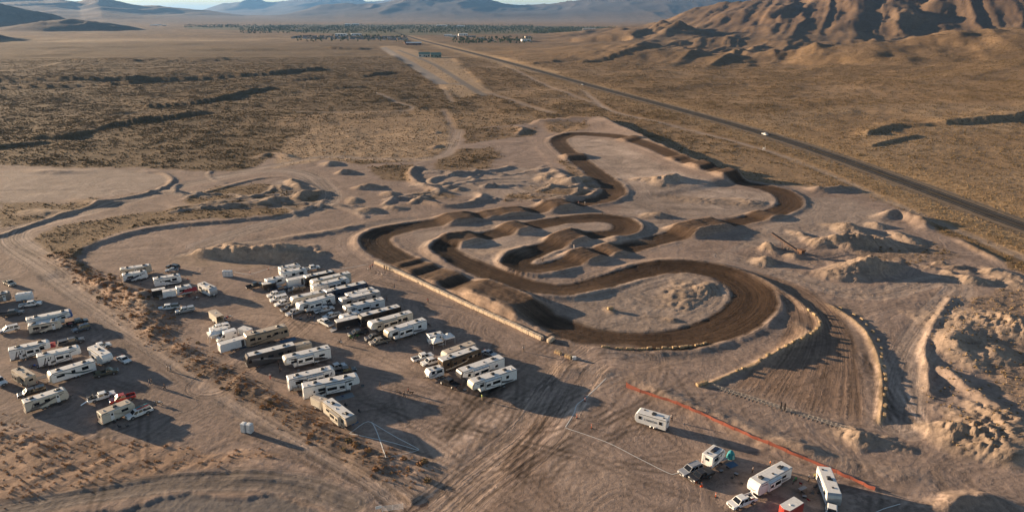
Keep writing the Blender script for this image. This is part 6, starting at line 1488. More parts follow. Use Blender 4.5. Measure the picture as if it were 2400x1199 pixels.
# ------------------------------------------------------------------ camp chairs and tables
CH = [mat('chair cloth black', (.02, .02, .025), .9), mat('chair cloth blue', (.03, .06, .2), .9), mat('chair cloth red', (.3, .03, .03), .9)]
def chair(px, py, rz, c, lab):
    x, y = P(px, py); r = empty('camp_chair', x, y, gz(x, y), rz, lab, 'chair')
    MB().panel([(-.25, -.26, .42), (.22, -.26, .40), (.22, .26, .40), (-.25, .26, .42)], (0, 0, .02)).build('seat', CH[c], r); MB().panel([(-.25, -.26, .44), (-.25, .26, .44), (-.4, .26, .92), (-.4, -.26, .92)], (-.02, 0, 0)).build('backrest', CH[c], r)
    for a, b in ((-.25, -.26), (.22, -.26), (-.25, .26), (.22, .26)): MB().tube((a, b, 0), (a * .8, b, .62 if a > 0 else .44), .015, 5).build('leg', FRAME, r)
    for b in (-.29, .29): MB().box(-.3, .25, b - .03, b + .03, .6, .63).build('armrest', TRIM, r)
for px, py, rz, c, lab in ((1715, 1123, 2.2, 0, 'dark camp chair on the open ground before the chevron trailer'), (1738, 1136, 2.6, 0, 'dark camp chair nearest the chevron trailer nose'), (1876, 1136, 1.0, 2, 'dark red camp chair between the two right camp trailers'), (1895, 1175, .5, 2, 'dark red chair beside the pickup at the bottom edge'), (1882, 1158, .3, 0, 'black chair beside the red cargo trailer'), (1908, 1145, 3.0, 0, 'black chair under the side of the trailer by the fence'),
                           (282, 1003, .4, 0, 'dark chair on the ground below the old cream trailer'), (300, 1001, .9, 0, 'second dark chair below the old cream trailer'), (632, 806, .4, 0, 'dark chair beside the tan motorhome'), (645, 804, .9, 0, 'second dark chair beside the tan motorhome'), (844, 968, -.5, 0, 'black chair on the shaded ground right of the cream fifth wheel'), (812, 953, -.4, 0, 'black chair beside the cream fifth wheel roof side'),
                           (446, 697, .2, 2, 'red chair in front of the red awning'), (122, 767, .5, 0, 'dark chair beside the beige trailer door'), (136, 766, .9, 0, 'second dark chair beside the beige trailer'), (1013, 817, .3, 1, 'dark chair near the left twin canopy'), (803, 931, .6, 1, 'chair on the pale grey mat'), (1706, 1100, .6, 0, 'dark chair beside the teal tent')):
    chair(px, py, rz, c, lab)
for px, py, lab in ((1695, 1082, 'small folding table beside the teal tent'), (1880, 1150, 'dark folding table between the right camp trailers'), (530, 792, 'folding table under the peaked canopy'), (1035, 812, 'folding table under the twin canopies')):
    x, y = P(px, py); r = empty('folding_table', x, y, gz(x, y), .5, lab, 'table'); MB().box(-.9, .9, -.38, .38, .70, .74).build('table_top', GREY, r)
    for a in (-.8, .8):
        for b in (-.3, .3): MB().tube((a, b, 0), (a, b, .70), .02, 5).build('leg', FRAME, r)
# ------------------------------------------------------------------ people
SKIN = mat('skin', (0.42, 0.25, 0.17), 0.6, var=.05); HAIR = mat('dark hair', (0.03, 0.02, 0.015), 0.8)
def skin_mesh(name, verts, edges, m, sub=1):
    me = bpy.data.meshes.new(name); me.from_pydata([v[:3] for v in verts], edges, [])
    o = bpy.data.objects.new(name, me); COL.objects.link(o)
    sk = o.modifiers.new('skin', 'SKIN'); sk.use_smooth_shade = True; su = o.modifiers.new('sub', 'SUBSURF'); su.levels = sub
    for i, v in enumerate(verts):
        r = v[3]; me.skin_vertices[0].data[i].radius = (r if not isinstance(r, tuple) else r[0], r if not isinstance(r, tuple) else r[1])
    me.skin_vertices[0].data[0].use_root = True
    dg = bpy.context.evaluated_depsgraph_get(); out = bpy.data.meshes.new_from_object(o.evaluated_get(dg)); bpy.data.objects.remove(o)
    out.materials.clear(); out.materials.append(m); out.name = name
    return out
def pose(kind):
    st = {'stand': (.03, -.03, .04, -.04), 'walk': (.34, -.30, -.25, .28), 'ride': (.35, .35, .45, .45)}[kind]
    V = []; E = []
    def a(*v): V.append(v); return len(V) - 1
    def e(*q): [E.append((q[i], q[i + 1])) for i in range(len(q) - 1)]
    lean = .06 if kind == 'walk' else (.30 if kind == 'ride' else 0.0)
    pel = a(0, 0, .96, (.15, .12)); wai = a(lean * .3, 0, 1.12, (.14, .105)); che = a(lean * .8, 0, 1.34, (.17, .125)); nek = a(lean + .01, 0, 1.50, .055); hb = a(lean + .02, 0, 1.58, .075); hd = a(lean + .025, 0, 1.67, (.085, .10)); tp = a(lean + .02, 0, 1.75, .07)
    e(pel, wai, che, nek, hb, hd, tp); nose = a(lean + .125, 0, 1.63, .014); e(hd, nose)
    arms = []; legs = []
    for s, sw, lg in ((1, st[2], st[0]), (-1, st[3], st[1])):
        ear = a(lean + .01, s * .095, 1.64, .016); e(hd, ear)
        sh = a(lean * .9, s * .20, 1.42, .062); el = a(lean * .9 + sw * .5 - .02, s * .26, 1.14, .046); wr = a(lean + sw * .95 + .10, s * .25, .93 + abs(sw) * .15, .032); pa = a(lean + sw * 1.05 + .14, s * .245, .86 + abs(sw) * .18, (.034, .02))
        if kind == 'ride': V[el] = (.42, s * .32, 1.22, .046); V[wr] = (.60, s * .36, 1.12, .032); V[pa] = (.66, s * .36, 1.10, (.034, .02))
        e(che, sh, el, wr, pa); arms.append((sh, el, wr))
        px_, py_, pz_ = V[pa][:3]
        for k in range(4):
            f1 = a(px_ + .03 + .004 * k, py_ + (k - 1.5) * .017, pz_ - .04, .009); f2 = a(px_ + .02, py_ + (k - 1.5) * .016 - s * .01, pz_ - .075 + abs(k - 1.4) * .008, .008); e(pa, f1, f2)
        t1 = a(px_ + .045, py_ - s * .035, pz_ - .005, .010); t2 = a(px_ + .06, py_ - s * .045, pz_ - .035, .009); e(pa, t1, t2)
        hp = a(0, s * .09, .88, .09); kn = a(lg * .45 + .02, s * .10, .50, .062); an = a(lg * .9 - .05, s * .105, .09 + max(0, -lg) * .12, .042); to = a(lg * .9 + .13, s * .115, .045 + max(0, -lg) * .05, .034)
        if kind == 'ride': V[kn] = (.38, s * .2, .72, .062); V[an] = (.08, s * .2, .36, .042); V[to] = (.22, s * .2, .33, .034); V[hp] = (0, s * .1, .93, .09)
        e(pel, hp, kn, an, to); legs.append((hp, kn, an, to))
    body = skin_mesh('person', V, E, SKIN)
    def sub(idx_chains, g, nm, m, extra=()):
        ids = []; 
        for c in idx_chains:
            for i in c:
                if i not in ids: ids.append(i)
        vv = [(V[i][0], V[i][1], V[i][2], (tuple(q + g for q in V[i][3]) if isinstance(V[i][3], tuple) else V[i][3] + g)) for i in ids]
        ee = []
        for c in idx_chains: ee += [(ids.index(c[i]), ids.index(c[i + 1])) for i in range(len(c) - 1)]
        return skin_mesh(nm, vv, ee, m)
    TMP = TRIM
    shirt = sub([(pel, wai, che), (che,) + arms[0][:2], (che,) + arms[1][:2]], .014, 'shirt', TMP)
    trous = sub([(pel, legs[0][0], legs[0][1], legs[0][2]), (pel, legs[1][0], legs[1][1], legs[1][2])], .014, 'trousers', TMP)
    shoes = [skin_mesh('shoe', [(V[l[2]][0], V[l[2]][1], V[l[2]][2] - .02, .05), (V[l[3]][0], V[l[3]][1], V[l[3]][2], .045)], [(0, 1)], RUBBER) for l in legs]
    hx = V[hd][0] - .02; hair = MB().loft([[(hx + r_ * 1.1 * math.cos(t), r_ * math.sin(t), z_) for t in [i * math.pi / 5 for i in range(10)]] for r_, z_ in ((.098, 1.66), (.108, 1.72), (.09, 1.79), (.04, 1.82))]).build('hair', HAIR, None, True)
    hm = hair.data; bpy.data.objects.remove(hair)
    return dict(body=body, shirt=shirt, trousers=trous, shoes=shoes, hair=hm)
POSES = {k_: pose(k_) for k_ in ('stand', 'walk', 'ride')}
CLO = {'red': mat('red cloth', (.40, .03, .03), .9), 'black': mat('black cloth', (.015, .015, .018), .9), 'white': mat('white cloth', (.68, .66, .63), .9), 'blue': mat('denim', (.05, .08, .16), .9), 'grey': mat('grey cloth', (.2, .2, .2), .9), 'green': mat('lime cloth', (.25, .50, .04), .9), 'tan': mat('khaki cloth', (.30, .22, .14), .9), 'teal': mat('teal cloth', (.05, .35, .33), .9), 'orange': mat('orange cloth', (.6, .15, .04), .9)}
def person(x, y, rz, kind, shirt, trousers, label, z=None):
    p = POSES[kind]; o = bpy.data.objects.new('person', p['body']); COL.objects.link(o); o.location = (x, y, gz(x, y) if z is None else z); o.rotation_euler = (0, 0, rz); tag(o, label, 'person')
    def ch(nm, me, m):
        c = bpy.data.objects.new(nm, me); COL.objects.link(c); c.parent = o
        if m: c.material_slots[0].link = 'OBJECT'; c.material_slots[0].material = m
    ch('shirt', p['shirt'], CLO[shirt]); ch('trousers', p['trousers'], CLO[trousers]); ch('hair', p['hair'], None)
    for s in p['shoes']: ch('shoe', s, None)
    return o
for px, py, k, sh, trs, rz, lab in (
    (393, 868, 'stand', 'white', 'tan', .4, 'person in white on the dirt lane, left of two'), (401, 870, 'stand', 'white', 'grey', 2.6, 'person in white on the dirt lane, right of two'), (351, 903, 'walk', 'grey', 'blue', .2, 'person in grey walking beside a companion in the lower camp'), (356, 901, 'walk', 'black', 'grey', .2, 'person in black walking beside a companion in the lower camp'), (387, 913, 'walk', 'black', 'black', 2.8, 'person in black standing alone beside the dirt lane'),
    (868, 632, 'stand', 'red', 'black', -.5, 'person in red, left of the pair at the upper barrier end'), (873, 628, 'stand', 'red', 'blue', 2.2, 'person in red, right of the pair at the upper barrier end'), (863, 637, 'stand', 'white', 'grey', .3, 'person in white beside the pair in red'), (901, 631, 'stand', 'black', 'black', 1.2, 'person in black leaning near the barrier, left of two'), (907, 633, 'stand', 'tan', 'black', 1.2, 'person in tan near the barrier, right of two'), (896, 650, 'stand', 'white', 'tan', .5, 'person in white standing below the barrier with a long shadow'), (939, 656, 'stand', 'tan', 'tan', 1.0, 'person in tan standing close to the barrier'), (924, 676, 'walk', 'tan', 'blue', -.9, 'person walking between the barrier and the rows'), (1003, 709, 'walk', 'red', 'black', -1.2, 'person in dark red walking on the open ground before the barrier'), (907, 707, 'stand', 'black', 'black', .7, 'person in black beside the bold black-swoosh fifth wheel'),
    (686, 747, 'stand', 'white', 'white', .3, 'person in pale clothes in front of the silver-white pickup'), (722, 746, 'stand', 'black', 'black', .3, 'person in black, left of the trio behind the pickups'), (729, 746, 'stand', 'black', 'blue', 2.5, 'person in black, middle of the trio behind the pickups'), (737, 747, 'stand', 'grey', 'blue', 2.9, 'person in grey, right of the trio behind the pickups'),
    (653, 856, 'stand', 'black', 'black', .3, 'person in black at the side of the black-wave fifth wheel'), (657, 872, 'walk', 'black', 'black', .9, 'person in black walking below the black-wave fifth wheel'), (634, 888, 'stand', 'white', 'red', 2.2, 'person in white and red on the edge of the brush bank'), (481, 880, 'walk', 'black', 'black', .5, 'person in black on the dirt lane beyond the brush bank'),
    (891, 908, 'walk', 'grey', 'black', -.6, 'person in grey walking left of the dog walker'), (948, 931, 'walk', 'black', 'black', 2.6, 'person in black walking in front of the dog walker'), (957, 922, 'walk', 'red', 'black', -.3, 'person in red walking a dark dog'),
    (1574, 986, 'walk', 'white', 'black', 1.4, 'person in white at the back corner of the lettered trailer'), (1804, 1094, 'stand', 'orange', 'black', -.5, 'person in orange behind the chevron trailer'), (1763, 1108, 'stand', 'white', 'black', -.8, 'person in white on the open ground before the chevron trailer'), (1895, 1127, 'stand', 'white', 'black', -.2, 'person in white between the two right camp trailers'), (1909, 1124, 'stand', 'green', 'black', -2, 'person in lime green beside the trailer by the fence'),
    (1227, 823, 'stand', 'white', 'tan', 1.8, 'small person in white near the lower end of the barrier'), (1411, 508, 'stand', 'black', 'black', 2.0, 'person in black standing on the far hairpin of the track'), (1356, 478, 'stand', 'red', 'grey', 2.0, 'person in red at the edge of the upper track turn'), (1371, 479, 'stand', 'white', 'grey', 2.0, 'person in white at the edge of the upper track turn'), (1272, 614, 'stand', 'black', 'black', 1.0, 'person in black inside the middle hairpin'), (1345, 592, 'stand', 'white', 'white', 1.0, 'person in white beside the jump above the middle hairpin'), (275, 678, 'walk', 'black', 'black', .3, 'person in black walking left of the upper left cluster'), (700, 954 - 37, 'stand', 'tan', 'black', .3, 'person beside the fenced rear deck'), (1130, 938, 'stand', 'green', 'tan', .8, 'person in lime green below the last trailers')):
    x, y = P(px, py); person(x, y, rz, k, sh, trs, lab)
for px, py, rz, c, lab in ((798, 806, -.5, 'grey', 'rider in grey on the bike crossing the open lane'), (822, 796, -.3, 'green', 'rider in green on the green dirt bike')):
    x, y = P(px, py); person(x - .25 * math.cos(rz), y - .25 * math.sin(rz), rz, 'ride', c, 'black', lab, gz(x, y) + .0)
# dog
x, y = P(965, 923); dv_ = [(0, 0, .42, .09), (.2, 0, .43, .10), (.34, 0, .50, .06), (.42, 0, .60, .07), (.54, 0, .57, .035), (-.22, 0, .42, .085), (-.40, 0, .50, .02), (-.5, 0, .58, .012), (.42, .04, .68, .015), (.42, -.04, .68, .015)]; de_ = [(0, 1), (1, 2), (2, 3), (3, 4), (0, 5), (5, 6), (6, 7), (3, 8), (3, 9)]
for s in (-1, 1):
    i = len(dv_); dv_ += [(.22, s * .07, .30, .045), (.20, s * .07, .14, .026), (.23, s * .07, .02, .026), (-.22, s * .07, .34, .06), (-.17, s * .07, .24, .036), (-.28, s * .07, .14, .022), (-.25, s * .07, .02, .024)]; de_ += [(1, i), (i, i + 1), (i + 1, i + 2), (5, i + 3), (i + 3, i + 4), (i + 4, i + 5), (i + 5, i + 6)]
dog = bpy.data.objects.new('dog', skin_mesh('dog', dv_, de_, mat('dark fur', (.03, .022, .016), .9))); COL.objects.link(dog); dog.location = (x, y, gz(x, y)); dog.rotation_euler = (0, 0, -.3); dog.scale = (1.25,) * 3; tag(dog, 'dark dog walked by a person in red', 'dog')

# storage bins and fuel cans left beside the camps
BINM = [mat('black bin plastic', (.03, .03, .035), .6), mat('grey bin plastic', (.22, .23, .25), .6), mat('red can plastic', (.4, .03, .02), .5)]
for i, (px, py) in enumerate(((180, 800), (60, 808), (150, 835), (245, 842), (90, 862), (132, 936), (330, 650), (440, 655), (425, 700), (590, 800), (650, 812), (604, 775), (705, 748), (750, 742), (880, 800), (960, 770), (700, 870), (850, 905), (780, 945), (1060, 850), (1090, 915), (1180, 905), (1690, 1105), (1790, 1145), (1885, 1165), (1905, 1155), (1725, 1112))):
    x, y = P(px, py); can = i % 4 == 3
    o = (MB().prism([(-.16, 0), (.16, 0), (.16, .36), (.08, .44), (-.16, .44)], .10, .02) if can else MB().prism([(-.34, 0), (.34, 0), (.38, .36), (-.38, .36)], .26, .02)).build('fuel_can' if can else 'storage_bin', BINM[2] if can else BINM[i % 2]); o.location = (x, y, gz(x, y)); o.rotation_euler = (0, 0, i * 1.3)
    if can: MB().tube((.12, 0, .42), (.2, 0, .52), .03, 6).build('spout', BINM[0], o); tag(o, 'small red fuel can on the ground beside the camp trailers', 'can', 'fuel cans in the camp')
    else: MB().prism([(-.40, .362), (.40, .362), (.37, .42), (-.37, .42)], .28, .02).build('lid', BINM[(i + 1) % 2], o); tag(o, 'low plastic storage bin on the ground beside the camp trailers', 'bin', 'storage bins in the camp')

# ------------------------------------------------------------------ earth-moving conveyor, utility box, gates
RUST = mat('rusty steel', (.16, .085, .05), .8, var=.3, scale=4); a_ = np.array(P(1806, 572)); b_2 = np.array(P(1876, 599)); dd = b_2 - a_; ln_ = float(np.hypot(*dd))
cv = empty('screening_conveyor', b_2[0], b_2[1], gz(*b_2), math.atan2(-dd[1], -dd[0]), 'rusty inclined conveyor with a hopper among the dirt piles', 'conveyor')
for s in (-.5, .5):
    MB().tube((0, s, 1.0), (ln_, s, 4.4), .10, 6).build('side_beam', RUST, cv); MB().tube((0, s, .4), (ln_, s, 3.8), .07, 6).build('lower_beam', RUST, cv)
    for i in range(9): t = i / 8; MB().tube((ln_ * t, s, .4 + 3.4 * t), (ln_ * min(1, t + .06), s, 1.0 + 3.4 * min(1, t + .06)), .04, 5).build('truss_brace', RUST, cv)
    MB().tube((ln_ * .55, s * 1.6, 0), (ln_ * .6, s, 2.6), .08, 6).build('support_leg', RUST, cv)
MB().panel([(0, -.45, 1.08), (ln_, -.45, 4.48), (ln_, .45, 4.48), (0, .45, 1.08)], (0, 0, .04)).build('belt', RUBBER, cv)
hp_ = MB().loft([[(-1.2 * k, -1.0 * k, z_), (.9 * k, -1.0 * k, z_), (.9 * k, 1.0 * k, z_), (-1.2 * k, 1.0 * k, z_)] for k, z_ in ((.5, .7), (1.15, 2.1), (1.15, 2.25))]).build('hopper', RUST, cv)
for s in (-.8, .8):
    for xx in (-1.0, .7): MB().tube((xx, s, 0), (xx, s, 1.4), .08, 6).build('hopper_leg', RUST, cv)
for xx in (ln_ * .45,):
    for s in (-1, 1): wheel(cv, xx, s * .9, .45, .25)
x, y = P(1790, 352); ub = empty('utility_meter_rack', x, y, gz(x, y), .3, 'white utility boxes on posts between the highway and the track', 'utility box')
for s in (-.9, .9): MB().tube((s, 0, 0), (s, 0, 2.4), .07, 6).build('post', WHITE, ub)
MB().box(-1.0, 1.0, -.05, .05, 1.5, 1.65).build('cross_rail', WHITE, ub); MB().box(-.5, .1, -.25, -.05, 1.0, 1.9).build('meter_box', WHITE, ub); MB().box(.3, .8, -.25, -.05, 1.1, 1.7).build('breaker_box', TOIL, ub); MB().tube((.9, 0, 2.4), (.9, 0, 5.2), .06, 6).build('riser_pole', GALV, ub)
def pipe_gate(A, B, m, lab, rails=5, h=1.25):
    a = np.array(P(*A)); b = np.array(P(*B)); d = b - a; ln = float(np.hypot(*d)); g = empty('ranch_gate', a[0], a[1], gz(*a), math.atan2(d[1], d[0]), lab, 'gate')
    for i in range(rails): MB().tube((0, 0, .25 + (h - .25) * i / (rails - 1)), (ln, 0, .25 + (h - .25) * i / (rails - 1)), .03, 6).build('rail', m, g)
    for xx in (0, ln * .5, ln): MB().tube((xx, 0, .0 if xx in (0, ln) else .25), (xx, 0, h + (.15 if xx in (0, ln) else 0)), .04 if xx in (0, ln) else .025, 6).build('post', m, g)
pipe_gate((896, 1199), (945, 1193), WHITE, 'white pipe gate at the bottom edge'); pipe_gate((948, 1202), (1003, 1190), RUST, 'brown pipe gate beside the white one at the bottom edge', 6, 1.35)
x, y = P(888, 1199); sg_ = empty('gate_sign', x, y, gz(x, y), .35, 'white sign board on a post beside the white pipe gate', 'sign'); MB().box(-.55, .55, -.03, .03, .75, 1.35).build('board', WHITE, sg_)
for s in (-.45, .45): MB().tube((s, .06, 0), (s, .06, 1.4), .04, 6).build('post', GALV, sg_)

# ------------------------------------------------------------------ airstrip buildings and the town
WALLS = [mat('pale metal wall', (.55, .54, .50), .6), mat('green metal wall', (.22, .28, .22), .6), mat('brick wall', (.30, .16, .11), .8), mat('cream stucco', (.55, .47, .38), .8), mat('grey stucco', (.36, .35, .34), .8), WHITE]
ROOFS = [mat('grey shingle', (.13, .12, .12), .9), mat('brown shingle', (.17, .11, .08), .9), mat('white metal roof', (.66, .66, .64), .5), mat('green metal roof', (.16, .24, .19), .5)]
def building(px, py, w, d, h, rz, wi, ri, name, label, cat, rh=None, group=None, wins=3):
    x, y = P(px, py); r = empty(name, x, y, gz(x, y), rz, label, cat, group); rh = rh if rh is not None else w * .18
    MB().box(-w / 2, w / 2, -d / 2, d / 2, -.5, h).build('wall', WALLS[wi], r)
    e = .4; MB().add([(-w / 2 - e, -d / 2 - e, h + .01), (w / 2 + e, -d / 2 - e, h + .01), (w / 2 + e, d / 2 + e, h + .01), (-w / 2 - e, d / 2 + e, h + .01), (-w / 2 - e, 0, h + rh), (w / 2 + e, 0, h + rh)], [(3, 2, 1, 0), (0, 1, 5, 4), (2, 3, 4, 5), (0, 4, 3), (1, 2, 5)]).build('roof', ROOFS[ri], r)
    for i in range(wins):
        xx = (-.38 + .76 * i / max(1, wins - 1)) * w; MB().panel([(xx - w * .06, -d / 2, h * .35), (xx + w * .06, -d / 2, h * .35), (xx + w * .06, -d / 2, h * .75), (xx - w * .06, -d / 2, h * .75)], (0, -.04, 0)).build('window', GLASS, r)
    MB().panel([(w * .12, -d / 2, 0), (w * .22, -d / 2, 0), (w * .22, -d / 2, h * .62), (w * .12, -d / 2, h * .62)], (0, -.06, 0)).build('door', TRIM, r)
    return r
building(995, 134, 24, 14, 6, .1, 0, 3, 'hangar', 'pale airstrip hangar, left one of the two', 'hangar'); building(1022, 135, 22, 15, 6.5, .1, 1, 3, 'hangar', 'green airstrip hangar, right one of the two', 'hangar')
building(970, 105, 46, 22, 6, .1, 2, 2, 'brick_building', 'red-brown building beside the far end of the airstrip', 'building', 3); building(955, 103, 20, 14, 4, .2, 2, 1, 'brick_building', 'small red-brown building left of the larger one', 'building')
far_b = ((362, 61, 60, 24, 9, 5, 2, 'white building at the foot of the low left hill'), (372, 60, 40, 20, 8, 5, 2, 'second white building at the foot of the low left hill'), (385, 61, 30, 18, 7, 0, 2, 'third pale building at the foot of the low left hill'), (800, 84, 50, 24, 8, 5, 2, 'white flat building left of the grey housing'), (835, 84, 44, 22, 8, 5, 2, 'white flat building above the grey housing'), (1050, 85, 34, 18, 7, 5, 2, 'white shed beside the highway entering town'), (1062, 86, 30, 16, 6, 0, 2, 'pale shed beside the highway'), (1085, 84, 40, 20, 7, 5, 2, 'white warehouse at the right of the highway'), (1105, 86, 36, 18, 6, 4, 0, 'grey warehouse at the right of the highway'),
         (815, 61, 40, 40, 16, 0, 2, 'grey tower block over the treetops'), (833, 60, 60, 30, 13, 0, 2, 'second grey block over the treetops'), (1036, 62, 80, 30, 9, 5, 2, 'white warehouse beyond the trees right of the highway'), (1080, 63, 60, 30, 9, 5, 2, 'second white warehouse beyond the trees'), (700, 73, 40, 20, 8, 3, 1, 'tan building among the town trees'), (1232, 98, 30, 18, 6, 5, 2, 'white building at the right end of the farmstead trees'), (1237, 90, 24, 14, 5, 3, 0, 'cream house right of the farmstead trees'), (1380, 79, 60, 20, 6, 3, 2, 'low building right of the town'), (1210, 95, 24, 14, 5, 4, 0, 'grey farmhouse among the trees'), (1150, 98, 24, 14, 5, 3, 1, 'brown-roofed farmhouse among the trees'), (1130, 92, 22, 14, 5, 0, 0, 'pale farmhouse left of the farmstead trees'))
for px, py, w, d, h, wi, ri, lab in far_b: building(px, py, w, d, h, rnd.uniform(-.2, .3), wi, ri, 'town_building', lab, 'building', rh=h * .2, wins=4)
for i in range(44):
    px = 690 + (i % 22) * 12.4 + rnd.uniform(-3, 3); py = 88 + (i // 22) * 4 + rnd.uniform(-1, 1) + .012 * (px - 690)
    building(px, py, rnd.uniform(13, 19), rnd.uniform(10, 13), 3.6, rnd.uniform(-.2, .3), rnd.choice((3, 4, 4, 0)), rnd.choice((0, 0, 1)), 'house', 'small house with a dark roof in the grey housing below the town trees', 'house', rh=2.6, group='houses of the grey housing', wins=2)

# ------------------------------------------------------------------ brush, dry bushes and trees
def leafy(name, n, seed, m, rad=.5, h=.6, leaf=.16, stem=True, flat=.85):
    r = random.Random(seed); mb = MB()
    for i in range(n):
        th = r.uniform(0, 2 * math.pi); u = r.uniform(.05, 1); ph = math.acos(1 - u * .98); rr = r.uniform(.55, 1.0)
        c = Vector((math.cos(th) * math.sin(ph) * rad * rr, math.sin(th) * math.sin(ph) * rad * rr, max(.03, math.cos(ph) * h * rr)))
        d1 = Vector((r.uniform(-1, 1), r.uniform(-1, 1), r.uniform(-.4, 1))).normalized() * leaf * r.uniform(.6, 1.3); d2 = d1.cross(Vector((r.uniform(-1, 1), r.uniform(-1, 1), r.uniform(-1, 1)))).normalized() * leaf * r.uniform(.4, .9)
        mb.add([c - d1 * .5, c + d2 * .5, c + d1, c - d2 * .5], [(0, 1, 2, 3)])
    if stem:
        for k in range(4): th = k * 1.6; mb.tube((0, 0, -.1), (math.cos(th) * rad * .5, math.sin(th) * rad * .5, h * .5), .02, 3)
    me = bpy.data.meshes.new(name); me.from_pydata(mb.v, [], mb.f); me.materials.append(m); return me
def leafmat(name, c1, c2):
    m = bpy.data.materials.new(name); m.use_nodes = True; N = m.node_tree.nodes; L = m.node_tree.links; b = N['Principled BSDF']; b.inputs['Roughness'].default_value = .9; b.inputs['Specular IOR Level'].default_value = .1
    oi = N.new('ShaderNodeObjectInfo'); mx = N.new('ShaderNodeMix'); mx.data_type = 'RGBA'; mx.inputs[6].default_value = c1 + (1,); mx.inputs[7].default_value = c2 + (1,); L.new(oi.outputs['Random'], mx.inputs[0]); L.new(mx.outputs[2], b.inputs['Base Color']); return m
SAGEM = leafmat('sagebrush leaves', (.150, .108, .057), (.250, .180, .098)); DRYM = leafmat('dry brush twigs', (.26, .14, .07), (.36, .22, .11)); GRASSM = leafmat('dry grass', (.29, .205, .120), (.39, .285, .170)); TREEM = leafmat('tree leaves', (.075, .100, .050), (.125, .145, .078))
def proto_collection(name, meshes):
    c = bpy.data.collections.new(name)
    for i, me in enumerate(meshes): c.objects.link(bpy.data.objects.new(name + '_form', me))
    return c
def scatter(name, label, cat, pts, scl, rot, coll):
    me = bpy.data.meshes.new(name); me.vertices.add(len(pts)); me.vertices.foreach_set('co', np.asarray(pts, np.float32).ravel())
    for nm, arr in (('scl', scl), ('rot', rot)): me.attributes.new(nm, 'FLOAT', 'POINT').data.foreach_set('value', np.asarray(arr, np.float32))
    o = bpy.data.objects.new(name, me); COL.objects.link(o); o['kind'] = 'stuff'; o['label'] = label; o['category'] = cat
    ng = bpy.data.node_groups.new(name, 'GeometryNodeTree'); ng.interface.new_socket('Geometry', in_out='INPUT', socket_type='NodeSocketGeometry'); ng.interface.new_socket('Geometry', in_out='OUTPUT', socket_type='NodeSocketGeometry')
    N = ng.nodes; L = ng.links; gi = N.new('NodeGroupInput'); go = N.new('NodeGroupOutput'); ip = N.new('GeometryNodeInstanceOnPoints'); ci = N.new('GeometryNodeCollectionInfo'); ci.inputs['Collection'].default_value = coll; ci.inputs['Separate Children'].default_value = True; ci.inputs['Reset Children'].default_value = True
    ip.inputs['Pick Instance'].default_value = True
    a = N.new('GeometryNodeInputNamedAttribute'); a.data_type = 'FLOAT'; a.inputs['Name'].default_value = 'scl'; b = N.new('GeometryNodeInputNamedAttribute'); b.data_type = 'FLOAT'; b.inputs['Name'].default_value = 'rot'; cx = N.new('ShaderNodeCombineXYZ')
    L.new(b.outputs['Attribute'], cx.inputs[2]); L.new(gi.outputs[0], ip.inputs['Points']); L.new(ci.outputs[0], ip.inputs['Instance']); L.new(cx.outputs[0], ip.inputs['Rotation']); L.new(a.outputs['Attribute'], ip.inputs['Scale']); L.new(ip.outputs[0], go.inputs[0])
    md = o.modifiers.new('scatter', 'NODES'); md.node_group = ng
    return o
cellA = np.gradient(rowY)[:, None] * (np.gradient(colT)[None, :] * rowY[:, None])
tin = (np.abs(colT) < .95)[None, :]
def sample(dens, cap):
    pr = np.clip(dens, 0, None) * cellA * tin; ex_ = pr.sum()
    if ex_ > cap: pr *= cap / ex_
    cnt = rng.poisson(pr); idx = np.argwhere(cnt > 0); rep = cnt[cnt > 0]; idx = np.repeat(idx, rep, 0)
    fi = idx + rng.random(idx.shape)
    i0 = np.clip(fi[:, 0].astype(int), 0, NR - 2); j0 = np.clip(fi[:, 1].astype(int), 0, NC - 2); a = fi[:, 0] - i0; b = fi[:, 1] - j0
    y = rowY[i0] * (1 - a) + rowY[i0 + 1] * a; t = colT[j0] * (1 - b) + colT[j0 + 1] * b
    z = (Z[i0, j0] * (1 - b) + Z[i0, j0 + 1] * b) * (1 - a) + (Z[i0 + 1, j0] * (1 - b) + Z[i0 + 1, j0 + 1] * b) * a
    return np.stack([t * y, y, z - .03], 1)
far_f = np.clip(1.15 - GY / 1500, 0, 1) * (GY < 1500)
sp_ = sample(sage * (.52 + .12 * leftp) * far_f * np.clip(.6 + 1.2 * n8, .1, 1.6), 300000)
c_sage = proto_collection('sagebrush', [leafy('sagebrush', 46, i, SAGEM, leaf=.24) for i in range(4)])
scatter('sagebrush', 'low olive sagebrush covering the plain', 'brush', sp_, rng.uniform(.35, 1.15, len(sp_)) * (.85 + .25 * (sp_[:, 1] > 400)), rng.uniform(0, 6.28, len(sp_)), c_sage)
gmask = (verge * .30 + rg * .10 + goldfield * .10 + rd * .06 * (fh.d < 140)) * (GY < 1100) * (1 - np.clip(dark, 0, 1)) * (fh.d > 9.5)
gp_ = sample(gmask * 1.6, 45000)
c_grass = proto_collection('dry_grass', [leafy('dry_grass', 26, 50 + i, GRASSM, .35, .45, .3, False) for i in range(3)])
scatter('dry_grass', 'golden dry grass along the highway and on disturbed ground', 'grass', gp_, rng.uniform(.4, .95, len(gp_)), rng.uniform(0, 6.28, len(gp_)), c_grass)
dmask = (BANKM * 1.1 + np.clip(bp2, 0, 1) * .6 + dist * .35 + np.clip(bp3, 0, 1) * .5) * (apron < .1)
dp_ = sample(dmask * .8, 4500)
c_dry = proto_collection('dry_brush', [leafy('dry_brush', 40, 70 + i, DRYM, leaf=.22) for i in range(3)])
scatter('dry_brush', 'low rust-coloured dry weeds on the bank and the disturbed ground', 'weeds', dp_, rng.uniform(.25, .75, len(dp_)), rng.uniform(0, 6.28, len(dp_)), c_dry)
